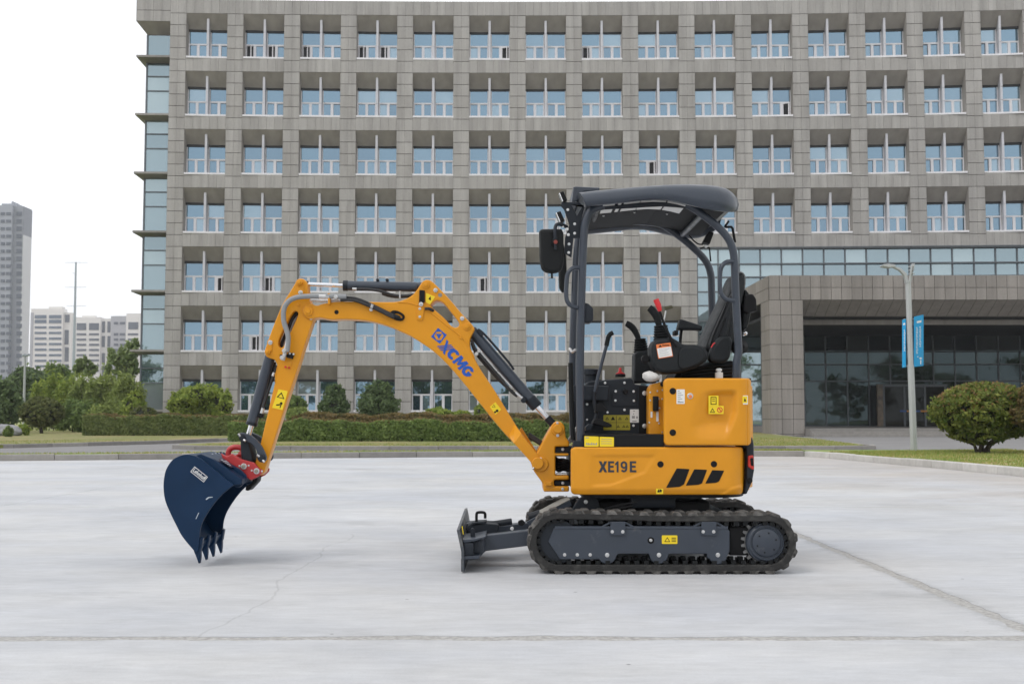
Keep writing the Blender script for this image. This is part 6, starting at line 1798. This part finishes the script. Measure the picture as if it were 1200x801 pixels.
# boom decals and brackets
pl_ = [(491.6, 339.6), (498, 340.4), (497.8, 354.6), (491.2, 354.6)]
plate('rubber_pad', rnd(pl_, .8), BY0, BY0 - .012, BY0 + .01, M['ink'], boom, .003)
lab([(499, 343), (510, 347.4), (504, 356.6), (499, 354)], BY0 - .0012, 'decal', boom)
decal('label_print', [(502, 350), (504.6, 347), (505, 352), (503, 351)], BY0 - .0028, 'ink', boom, .0004)
plate('hose_plate', rnd([(489.4, 359.4), (496, 359), (497.4, 362), (495, 375.4), (488.6, 374.8)], 1), BY0, BY0 - .010, BY0, M['yellow'], boom, .002)
for (x, y) in ((492, 361.6), (492, 371)): bolt(x, y, BY0 - .010, 1.6, boom)
bolt(493.4, 356.4, BY0 - .012, 2.6, boom)
tube('hydraulic_hose', [at(498, 361.6, BY0 - .012), at(504, 361.8, BY0 - .01), at(510, 366, BY0 + .02)], .010, M['hose'], boom, 3)
# logo: blue square set on its corner line with a hexagon and triangle, then the name along the boom
ca = 38.5
def lp(px, py, u, v, a=ca):
    c, s = math.cos(R(a)), math.sin(R(a)); return (px + u * c - v * s, py + u * s + v * c)
YLg = BY0 - .0012
LX, LY = 514.3, 393.3
sq = [lp(LX, LY, u, v, 45) for u, v in ((-6.9, -6.9), (6.9, -6.9), (6.9, 6.9), (-6.9, 6.9))]
c0, s0 = math.cos(R(ca)), math.sin(R(ca))
def L_(u, v): return (LX + u * c0 - v * s0, LY + u * s0 + v * c0)
sq = [L_(-6.6, -6.6), L_(6.6, -6.6), L_(6.6, 6.6), L_(-6.6, 6.6)]
def hexa(r): return [(LX + r * math.cos(R(a)), LY + r * math.sin(R(a))) for a in np.array([0, 60, 120, 180, 240, 300])]
plate('logo', sq, BY0, YLg - .0006, YLg + .0006, M['logoblue'], boom, 0, (hexa(5.6),))
plate('logo', [(LX - 3.6, LY - 2.4), (LX + 3.6, LY - 2.4), (LX, LY + 3.8)], BY0, YLg - .0006, YLg + .0006, M['logoblue'], boom, 0)
# slanted X drawn as three strokes, then the letters
t0 = (537.4, 422.8)
CA = 49
o_ = (534.2 - 4.2, 420.6 + 3.6)
letters([('C', -7.4, 12.4), ('M', 5.0, 13.2), ('G', 18.4, 12.4)], 0, 13.2, YLg, 'logoblue', boom, CA, (526.4, 419.8), .10)
def st(u0, v0, u1, v1, w_):
    a = R(49); c, s = math.cos(a), math.sin(a)
    P = lambda u, v: (522.6 + u * c - v * s, 407.0 + u * s + v * c)
    return [P(u0 - w_, v0), P(u0 + w_, v0), P(u1 + w_, v1), P(u1 - w_, v1)]
for k, s_ in enumerate((st(-5.0, -6.8, 4.0, 6.8, 1.7), st(5.0, -6.8, -4.6, 6.8, .8), st(2.2, -6.8, -7.4, 6.8, .8), st(7.8, -6.8, -1.8, 6.8, .8))):
    plate('logo_stroke', s_, BY0, YLg - .0009 - .0002 * k, YLg + .0003, M['logoblue'], boom, 0)
lab([L__ for L__ in [(574, 476.4), (580.6, 470.8), (587.4, 479.6), (580.8, 485.6)]], YLg, 'decal', boom, 'warning_label')
tri_decal(578.6, 475.8, 2.4, YLg - .0016, 'ink', boom, .7)
boss('label_print', 582.6, 481, YLg, 1.6, YLg - .0022, YLg - .001, M['ink'], boom, .0002); boss('label_print', 580.2, 482.6, YLg, 1.2, YLg - .0022, YLg - .001, M['ink'], boom, .0002)
# ---- boom cylinder
b0, b1 = at(552, 386.6, YC), at(629, 476.4, YC)
bcy = rod('boom_cylinder', b0, b1, .0385, M['grey'], EX)
u_ = (b1 - b0).normalized()
rod('cylinder_gland', b1 - u_ * .075, b1 + u_ * .004, .0415, M['dgrey'], bcy)
rod('cylinder_rod', b1, at(647, 495.6, YC), .019, M['chrome'], bcy)
rod('rod_eye', at(641, 489, YC), at(652, 501, YC), .026, M['dgrey'], bcy)
tube('cylinder_pipe', [at(561, 386, 7.79), at(570, 394, 7.785), at(596, 424, 7.785), at(602, 433, 7.79)], .008, M['dgrey'], bcy, 3)
plate('pipe_block', rnd([(558.6, 387), (561, 384.6), (566.6, 389.6), (566, 393), (563, 394)], 1), 7.8, 7.78, 7.84, M['dgrey'], bcy, .004)
tube('hydraulic_hose', [at(552.6, 398, 7.775), at(556, 407, 7.77), at(562, 415, 7.77), at(580, 436, 7.77), at(598, 457, 7.77), at(606, 464, 7.78)], .0105, M['hose'], EX, 4)
tube('hydraulic_hose', [at(553, 402, 7.80), at(557, 412, 7.795), at(566, 424, 7.79), at(586, 446, 7.79), at(604, 462, 7.79)], .0105, M['hose'], EX, 4)
tube('hydraulic_pipe', [at(560, 409, 7.775), at(580, 432, 7.775), at(600, 454, 7.775)], .006, M['steel'], bcy)
tube('hose_fitting', [at(604, 459.6, 7.78), at(612, 466.4, 7.78)], .012, M['steel'], EX)
boss('port', 613.6, 468.6, 7.80, 3.4, 7.77, 7.81, M['dgrey'], bcy)
boss('hose_clamp', 561.4, 411.2, 7.77, 2.0, 7.75, 7.78, M['steel'], EX, .002); boss('hose_clamp', 558.6, 414.6, 7.77, 2.2, 7.75, 7.78, M['steel'], EX, .002)
# ---- arm cylinder on top of the boom
ac = rod('arm_cylinder', at(402.6, 334.6, YC), at(489, 336.2, YC), .0345, M['grey'], EX)
rod('cylinder_gland', at(402.2, 334.6, YC), at(408, 334.7, YC), .0375, M['dgrey'], ac)
rod('cylinder_rod', at(352, 332.6, YC), at(403, 334.6, YC), .0145, M['chrome'], ac)
rod('cylinder_eye', at(484, 336, YC), at(500, 334, YC), .026, M['grey'], ac)
rod('cylinder_eye', at(350, 332, YC), at(361.4, 333, YC), .022, M['dgrey'], ac)
for x in (442.4, 453.6): boss('port', x, 328, YC - .01, 1.8, YC - .02, YC + .02, M['dgrey'], ac)
tube('hydraulic_hose', [at(418, 338.6, 7.77), at(430, 338.8, 7.77), at(444, 340.4, 7.77), at(452, 343, 7.77), at(462, 346, 7.77), at(474, 346.6, 7.77), at(486, 345, 7.77)], .0105, M['hose'], EX, 4)
tube('hydraulic_hose', [at(448, 344, 7.80), at(456, 346.6, 7.79), at(466, 347.8, 7.78), at(482, 347, 7.78)], .0095, M['hose'], EX, 4)
tube('hose_fitting', [at(413, 338.4, 7.77), at(424, 338.6, 7.77)], .009, M['steel'], EX)
boss('port', 415.6, 337.6, 7.78, 3.0, 7.77, 7.8, M['dgrey'], EX)
tube('hose_clamp', [at(468.6, 341, 7.765), at(468.6, 349, 7.765)], .007, M['steel'], EX)
# hoses over the boom
hose_a = [(399, 349.2), (410, 348.6), (420, 350.6), (432, 355.4), (444, 361), (455, 366.4), (462, 369.6)]
for dy, dz in ((0, 0), (2.6, .012)):
    tube('hydraulic_hose', [at(x, y + dy, BY0 - .015 - dz) for x, y in hose_a], .010, M['hose'], EX, 4)
tube('spiral_guard', [at(x, y + 1, BY0 - .022) for x, y in [(432, 355.4), (444, 361), (455, 366.4), (461, 369.4)]], .0135, M['hose'], EX, 5)
gl_ = smooth([(456.6, 368), (459, 364.4), (463.6, 363.6), (470, 366), (474, 369.6), (473.6, 374), (469.6, 376), (463.4, 374.8), (458.4, 371.8)], 3, True)
gi_ = smooth([(462.4, 368.4), (464.6, 367), (469, 368.6), (471.6, 371), (470.6, 372.6), (466.6, 371.6)], 3, True)
plate('rubber_grommet', gl_, BY0, BY0 - .012, BY0 + .01, M['ink'], boom, .004, (gi_,))
tube('hydraulic_hose', [at(460, 369, BY0 - .012), at(466, 371, BY0 - .002), at(471, 373, BY0 + .02)], .011, M['hose'], EX, 3)
plate('hose_hole_back', gi_, BY0, BY0 + .002, BY0 + .004, M['liner'], boom, 0)
bolt(435, 362.6, BY0 - .01, 2.2, boom); tube('hose_clamp', [at(435.4, 360.6, BY0 - .03), at(436.6, 356.4, BY0 - .034)], .011, M['steel'], boom)
# ---- grey hoses from boom nose to the arm
hp = [(406, 347.6), (388, 347), (366, 347), (352, 347.6), (342, 350.4), (335.6, 356), (332.4, 364), (332.6, 376), (335.6, 386), (337.6, 394), (337.4, 402), (336.4, 412)]
tube('grey_hose', [at(x, y, BY0 - .028) for x, y in hp], .0175, M['ghose'], EX, 5)
tube('hydraulic_pipe', [at(x, y, BY0 + .02) for x, y in [(364, 351.4), (380, 352), (396, 351.4), (408, 350)]], .010, M['steel'], EX, 3)
tube('hose_fitting', [at(374, 347, BY0 - .028), at(386, 347.2, BY0 - .028)], .0178, M['steel'], EX)
tube('hose_fitting', [at(388, 347.4, BY0 - .026), at(400, 347.8, BY0 - .024)], .014, M['steel'], EX)
tube('hose_fitting', [at(336.6, 400, BY0 - .028), at(334.6, 410.6, BY0 - .026), at(331.6, 422, BY0 - .022)], .014, M['steel'], EX, 3)
for (x, y) in ((334, 411), (331.4, 419), (394, 348.6)): boss('fitting_nut', x, y, BY0 - .02, 2.9, BY0 - .05, BY0, M['steel'], EX, .004, 6)
plate('hose_bracket', [(385, 344.4), (387.4, 344.2), (387.8, 357), (385.4, 357)], BY0, BY0 - .04, BY0 + .04, M['yellow'], boom, .002)
# ---- dipper arm
AY0, AY1 = 7.765, 7.875
arm_pts = smooth([(346, 331.4), (348, 327.8), (351.6, 326.2), (356, 327), (359.4, 330.6), (360.4, 335), (361, 346), (364, 354.6), (369, 359), (371.6, 365), (370, 371.4), (366.8, 375.4)], 3) + \
    [(356, 407), (352, 421), (336, 470), (312.4, 543.6), (309.6, 553), (305.4, 556.6), (300, 553.6), (298.4, 544), (305, 521), (313, 486.6), (322.4, 446.6), (322, 440), (325, 428)] + \
    smooth([(325, 428), (321.6, 421.4), (316, 419.6), (311.4, 416.6), (310.2, 410.6), (313, 402), (318.3, 387), (325, 370), (331.4, 355.4), (338.6, 343.6)], 3)[1:]
slot = smooth([(343.4, 366), (346.6, 364.4), (349.4, 367), (347.4, 373.4), (341.4, 386.6), (335, 399.4), (331.6, 406), (328.2, 407), (326.2, 403), (327.4, 396.6), (333, 385), (339, 372.4)], 3, True)
arm = plate('dipper_arm', arm_pts, AY0, AY0, AY1, M['yellow'], EX, .007, (slot,))
for (x, y, r) in ((362, 364.8, 5.6), (351.4, 331.2, 3.6), (314.4, 412, 3.2)):
    boss('pin_collar', x, y, AY0, r, BY0 - .012, AY0 + .01, M['yellow'], arm, .003)
    boss('pin', x, y, AY0, r * .55, BY0 - .020, BY0 - .01, M['yellow'], arm, .003)
for (x, y, r) in ((352.2, 342.8, 2.7), (316.8, 401.2, 2.7), (364.6, 372.8, 1.9), (360.6, 359.8, 1.4)): bolt(x, y, AY0 - .006, r, arm)
boss('weld_pad', 349.8, 356.8, AY0, 2.0, AY0 - .008, AY0, M['yellow'], arm, .002)
plate('arm_boss_plate', rnd([(348, 333), (356, 333), (356.6, 345), (349, 346)], 2), AY0, AY0 - .006, AY0, M['yellow'], arm, .002)
plate('arm_boss_plate', rnd([(313.6, 398), (319.6, 399), (318.6, 412), (312, 414.6)], 2), AY0, AY0 - .006, AY0, M['yellow'], arm, .002)
plate('bracket_block', [(338.6, 413), (345.4, 414), (343.4, 420.4), (336.6, 419)], AY0, AY0 - .03, AY0, M['ink'], arm, .003)
for (x, y) in ((339.6, 414), (344, 414.8)): bolt(x, y, AY0 - .03, 1.2, arm)
plate('bracket_bar', [(329, 415.6), (338, 415.4), (338, 417.6), (329, 418)], AY0, AY0 - .034, AY0 - .02, M['ink'], arm, .002)
plate('arm_doubler', rnd([(334.4, 422), (342.6, 424), (340.4, 432), (333.6, 430)], 1), AY0, AY0 - .005, AY0, M['yellow'], arm, .001)
for (x, y) in ((334.8, 429.8), (339, 430.6)): boss('red_cap', x, y, AY0, 1.2, AY0 - .014, AY0, M['redplast'], arm, .002)
tube('weld_seam', [at(325.4, 428, AY0 - .001), at(323.2, 438, AY0 - .001), at(322.6, 448, AY0 - .001)], .003, M['yellow'], arm)
lb = lab([(326.4, 455.8), (337.2, 458), (331.2, 480.2), (318.8, 477.6)], AY0 - .001, 'decal', arm, 'warning_label')
aa = [(330, 459.2), (333.4, 467.4), (324.2, 465)]
plate('label_print', aa, AY0, AY0 - .003, AY0 - .002, M['ink'], arm, 0, ([(329.7, 461.2), (331.9, 466.2), (326, 464.7)],))
decal('label_print', [(323.6, 473.6), (328, 473), (328, 474.6), (323.6, 475)], AY0 - .0026, 'ink', arm, .0004)
boss('label_print', 329.6, 472.4, AY0, 1.6, AY0 - .003, AY0 - .002, M['ink'], arm, .0002)
decal('label_print', [(328.6, 474), (330, 474), (328.4, 478), (327.6, 477.6)], AY0 - .0026, 'ink', arm, .0004)
# hoses through the slot
for k in range(3):
    tube('hydraulic_hose', [at(349 + 2 * k, 364, YC - .02 + .02 * k), at(342 + 2 * k, 374, YC), at(337 + 2 * k, 386, YC), at(331 + 1.5 * k, 400, YC + .01), at(328 + k, 412, YC + .02)], .010, M['hose'] if k < 2 else M['ghose'], EX, 4)
# bucket cylinder
d0, d1 = at(316.6, 417, YC), at(294.8, 497.4, YC)
bc = rod('bucket_cylinder', d0, d1, .0372, M['grey'], EX)
rod('cylinder_rod', d1, at(290, 514, YC), .018, M['chrome'], bc)
rod('cylinder_cap', d1 + (d0 - d1).normalized() * .02, d1 - (d0 - d1).normalized() * .004, .0395, M['dgrey'], bc)
tube('hydraulic_hose', [at(324.6, 428, 7.80), at(320.4, 440, 7.80), at(315, 456, 7.80), at(310.4, 470, 7.80), at(307.6, 479, 7.79)], .0105, M['hose'], EX, 4)
tube('hydraulic_hose', [at(322, 424, 7.84), at(318.6, 440, 7.84), at(312.6, 458, 7.84), at(309, 472, 7.84)], .0105, M['hose'], EX, 4)
tube('hose_fitting', [at(308.4, 478, 7.79), at(306.4, 484, 7.79)], .013, M['steel'], EX); tube('hose_fitting', [at(321.4, 436.4, 7.785), at(319.6, 440.4, 7.785)], .011, M['steel'], EX)
boss('port', 306, 486.4, 7.80, 3.2, 7.78, 7.82, M['ink'], EX)
# links
for y0, y1 in ((7.70, 7.725), (7.915, 7.94)):
    l_ = plate('bucket_link', smooth([(279.6, 509), (283, 506.4), (289, 508), (297, 512), (305, 520), (310.4, 530), (312.2, 537), (308.8, 541.4), (303.2, 540.4), (301.6, 535), (300, 526.6), (294.6, 520), (288, 516.6), (282, 516)], 3, True), 7.70, y0, y1, M['grey'], EX, .006)
boss('link_pin', 284.2, 512, 7.70, 3.6, 7.68, 7.95, M['dgrey'], EX); boss('link_pin', 306.2, 536, 7.70, 4.2, 7.68, 7.95, M['dgrey'], EX)
for (a, b) in (((281.4, 511), (279.4, 508)), ((285.6, 515), (287.6, 516.4)), ((304, 534.6), (301, 532.4)), ((308, 539), (309.6, 541))): tube('pin_screw', [at(*a, 7.685), at(*b, 7.68)], .008, M['steel'], EX)
plate('tipping_link', smooth([(282.4, 510), (287, 508), (291, 512), (293, 524), (296.4, 540), (291, 546), (284, 543.6), (281.6, 526)], 3, True), 7.74, 7.74, 7.90, M['dgrey'], EX, .012)
# red quick coupler
QY0, QY1 = 7.70, 7.94
qc = plate('quick_coupler', [(258.4, 531), (266, 534.6), (272, 531.4), (280, 537), (298, 542), (303.6, 548.6), (307.6, 550.4), (306.8, 554), (302, 558.6), (294, 562.4), (287, 558), (276, 546.4), (262, 540)], 7.70, QY0, QY0 + .03, M['red'], EX, .006)
plate('coupler_cheek', [(258.4, 531), (266, 534.6), (272, 531.4), (280, 537), (298, 542), (303.6, 548.6), (307.6, 550.4), (306.8, 554), (302, 558.6), (294, 562.4), (287, 558), (276, 546.4), (262, 540)], 7.70, QY1 - .03, QY1, M['red'], qc, .006)
plate('coupler_body', [(264, 537), (276, 540), (296, 548), (296, 560), (287, 557), (276, 546)], 7.70, QY0 + .03, QY1 - .03, M['red'], qc, .004)
tube('lifting_hook', [at(x, y, YC) for x, y in [(268, 536), (267.6, 530), (269.6, 526), (274, 523.8), (280, 523.8), (284, 526), (284.8, 529.4), (283, 532), (279.6, 531.8)]], .019, M['red'], qc, 5)
plate('hook_rib', rnd([(262, 534), (270, 533), (280, 538), (276, 544), (264, 539)], 2), 7.75, YC - .03, YC + .03, M['red'], qc, .006)
for (x, y) in ((285.8, 546), (300.8, 551.6)):
    boss('pin_washer', x, y, 7.70, 3.5, 7.69, 7.702, M['steel'], qc, .002); boss('pin_head', x, y, 7.70, 2.0, 7.68, 7.70, mat('pin_brass', (.3, .27, .22), .4, metal=.5), qc, .003)
for (x, y) in ((280.6, 545.8), (307, 551.8), (295, 551), (291.4, 545.2)): bolt(x, y, 7.70, 1.2, qc)
plate('coupler_latch', rnd([(297, 560), (303, 558), (302, 564), (292, 574.6), (288, 574), (289, 569), (296, 565)], 1.5), 7.78, 7.76, 7.88, M['ink'], qc, .006)
# ---- bucket: curved shell between two side plates
KY0, KY1 = 7.50, 8.12
P_shell = [(228.6, 646.4), (214, 629), (206.4, 615), (200, 602), (193.4, 586), (191.4, 570), (192.6, 557), (195.4, 548), (202, 538.6), (212, 533.2), (220, 532.2), (228, 533.6)]
shell_c = [at(x, y, KY0) for x, y in smooth(P_shell, 4)]
# top mounting slope carries on from the shell to the ears
top_c = [at(*q, KY0) for q in ((236, 538), (252, 551), (264, 561.4), (271.6, 566))]
prof = [Vector((v.x, v.z)) for v in shell_c + top_c]
def thick_sheet(name, prof, th, y0, y1, m, par, sharp=30):
    n = len(prof); vs, fs = [], []
    nr = []
    for i in range(n):
        t = (prof[min(i + 1, n - 1)] - prof[max(i - 1, 0)]).normalized(); nr.append(Vector((t.y, -t.x)))
    for i in range(n):
        a, b = prof[i], prof[i] + nr[i] * th
        for y in (y0, y1): vs += [(a.x, y, a.y), (b.x, y, b.y)]
    for i in range(n - 1):
        o, q = i * 4, i * 4 + 4
        fs += [(o, o + 2, q + 2, q), (o + 1, q + 1, q + 3, o + 3), (o, q, q + 1, o + 1), (o + 2, o + 3, q + 3, q + 2)]
    o = (n - 1) * 4
    fs += [(0, 1, 3, 2), (o, o + 2, o + 3, o + 1)]
    me = mesh(vs, fs); bm = bmesh.new(); bm.from_mesh(me); bmesh.ops.recalc_face_normals(bm, faces=bm.faces); bm.to_mesh(me); bm.free()
    return finish(name, me, m, par, sharp)
bk = thick_sheet('bucket', prof, .012, KY0 + .012, KY1 - .012, M['blue'], EX)
side_pts = smooth(P_shell, 3) + [(236, 537.6), (252, 550.4), (264, 561), (271, 565.4), (274, 568)] + smooth([(274, 568), (264, 575.6), (254.6, 585), (247, 595), (240.6, 605), (236.4, 614), (234, 624), (232.8, 642), (230, 646.6)], 3)[1:]
for (y0, y1) in ((KY0, KY0 + .014), (KY1 - .014, KY1)):
    plate('bucket_side', side_pts, KY0, y0, y1, M['blue'], bk, .003)
plate('side_cutter', [(214, 628.6), (228, 646.6), (232.6, 642), (233.4, 626), (230.6, 624), (226, 640)], KY0, KY0 - .010, KY0 + .002, M['blue'], bk, .002) if 0 else None
# stiffening cheek on the top slope
def top_strip(name, y0, y1, th, i0, m=M['blue']):
    pr = [Vector((v.x, v.z)) for v in top_c]
    return thick_sheet(name, [p for p in pr[i0:]], -th, y0, y1, m, bk)
# ears plate between the pins
ear_pts = [(248, 546), (256, 538), (280, 548.6), (289, 557), (288, 564), (279, 572), (266, 564)]
for y in (7.64, 7.96): plate('bucket_ear', rnd(ear_pts, 3), 7.64, y, y + .03, M['blue'], bk, .005)
tq = [at(238, 536, 7.52), at(254, 545, 7.52)]
ws = [(246.5, 529.6), (233, 531.4)]
pr2 = [Vector((v.x, v.z)) for v in (at(233, 533.6, 7.52), at(250, 538, 7.52), at(268, 550.5, 7.52), at(283, 561.5, 7.52), at(282, 567, 7.52), at(274, 567.6, 7.52))]
thick_sheet('mounting_plate', pr2, .012, KY0 + .05, KY1 - .05, M['blue'], bk)
plate('mounting_cheek', [(228, 533.6), (236, 531.6), (250, 537.4), (268, 550), (283.6, 561), (282.6, 567), (274, 568), (264, 561)], 7.55, KY0 + .04, KY0 + .055, M['blue'], bk, .003)
plate('mounting_cheek', [(228, 533.6), (236, 531.6), (250, 537.4), (268, 550), (283.6, 561), (282.6, 567), (274, 568), (264, 561)], 7.55, KY1 - .055, KY1 - .04, M['blue'], bk, .003)
# maker's plate, data plate, small top marks
text('lettering', 'Lehnhoff', 233.4, 555.5, KY0 - .0022, 4.6, M['white'], bk, 39, .74, .016, .0008, spacing=1.02)
def lpx(u, v, cx=233.4, cy=555.4, a=38.6): return lp(cx, cy, u, v, a)
plate('label_border', [lpx(-9.9, -3.9), lpx(9.9, -3.9), lpx(9.9, 3.9), lpx(-9.9, 3.9)], KY0, KY0 - .002, KY0, M['white'], bk, 0, ([lpx(-9.3, -3.3), lpx(9.3, -3.3), lpx(9.3, 3.3), lpx(-9.3, 3.3)],))
zq = lambda s, y: Vector((pr2[1].x + (pr2[2].x - pr2[1].x) * s, y, pr2[1].y + (pr2[2].y - pr2[1].y) * s))
nz = Vector((-(pr2[2] - pr2[1]).y, 0, (pr2[2] - pr2[1]).x)).normalized()
def on_top(name, s0, s1, y0, y1, m, h):
    v = [zq(s0, y0), zq(s1, y0), zq(s1, y1), zq(s0, y1)]
    v = [q + nz * h for q in v]; b = [q - nz * .002 for q in v]
    return finish(name, mesh(v + b, [(0, 1, 2, 3), (7, 6, 5, 4), (0, 4, 5, 1), (1, 5, 6, 2), (2, 6, 7, 3), (3, 7, 4, 0)]), m, bk)
M['blueplate'] = mat('dark_data_plate', (.012, .02, .045), .4)
M['palegrey'] = mat('pale_print', (.45, .5, .55), .5)
on_top('data_plate', .15, .95, KY0 + .07, KY0 + .19, M['blueplate'], .0145)
for k in range(5): on_top('plate_print', .25 + .13 * k, .30 + .13 * k, KY0 + .085, KY0 + .085 + .04 + .018 * (k * 3 % 4), M['palegrey'], .0165)
for k in range(6): on_top('plate_print', -.35, -.30, KY0 + .08 + .085 * k, KY0 + .11 + .085 * k, M['palegrey'], .0145)
# scratches of bare paint on the side plate
for pts in ([(241, 584.4), (244, 582), (249, 581.6), (249.4, 582.4), (245, 583), (242, 585.4)], [(232.4, 600.4), (233.4, 600.2), (230, 607.6), (229.2, 607.6)]): decal('scuff', pts, KY0 - .0008, 'palegrey', bk, .0004)
# teeth
lipz = at(230, 645, KY0).z; lipx = at(231, 645, KY0).x
tooth_y = [KY0 + .035, KY0 + .205, KY0 + .38, KY1 - .035]
for i, y in enumerate(tooth_y):
    Yq = KY0
    pts = [(224.4, 636), (229, 634), (235.6, 633.6), (234.2, 645), (234.2, 652), (233.2, 660), (231.8, 660.2), (229.2, 653), (226.2, 646)]
    plate('tooth', rnd(pts, 1), Yq, y - .021, y + .021, M['blue'], bk, .006)
    plate('tooth_shank', [(234.4, 629), (237, 630.6), (235, 643), (230, 649), (228, 643)], Yq, y - .024, y + .024, M['blue'], bk, .006)
lip = [Vector((v.x, v.z)) for v in (at(229, 647, KY0), at(234, 636, KY0), at(238.6, 622, KY0))]
thick_sheet('lip_plate', [lip[0], lip[0].lerp(lip[1], .6), lip[1]], -.014, KY0 + .015, KY1 - .015, M['blue'], bk)
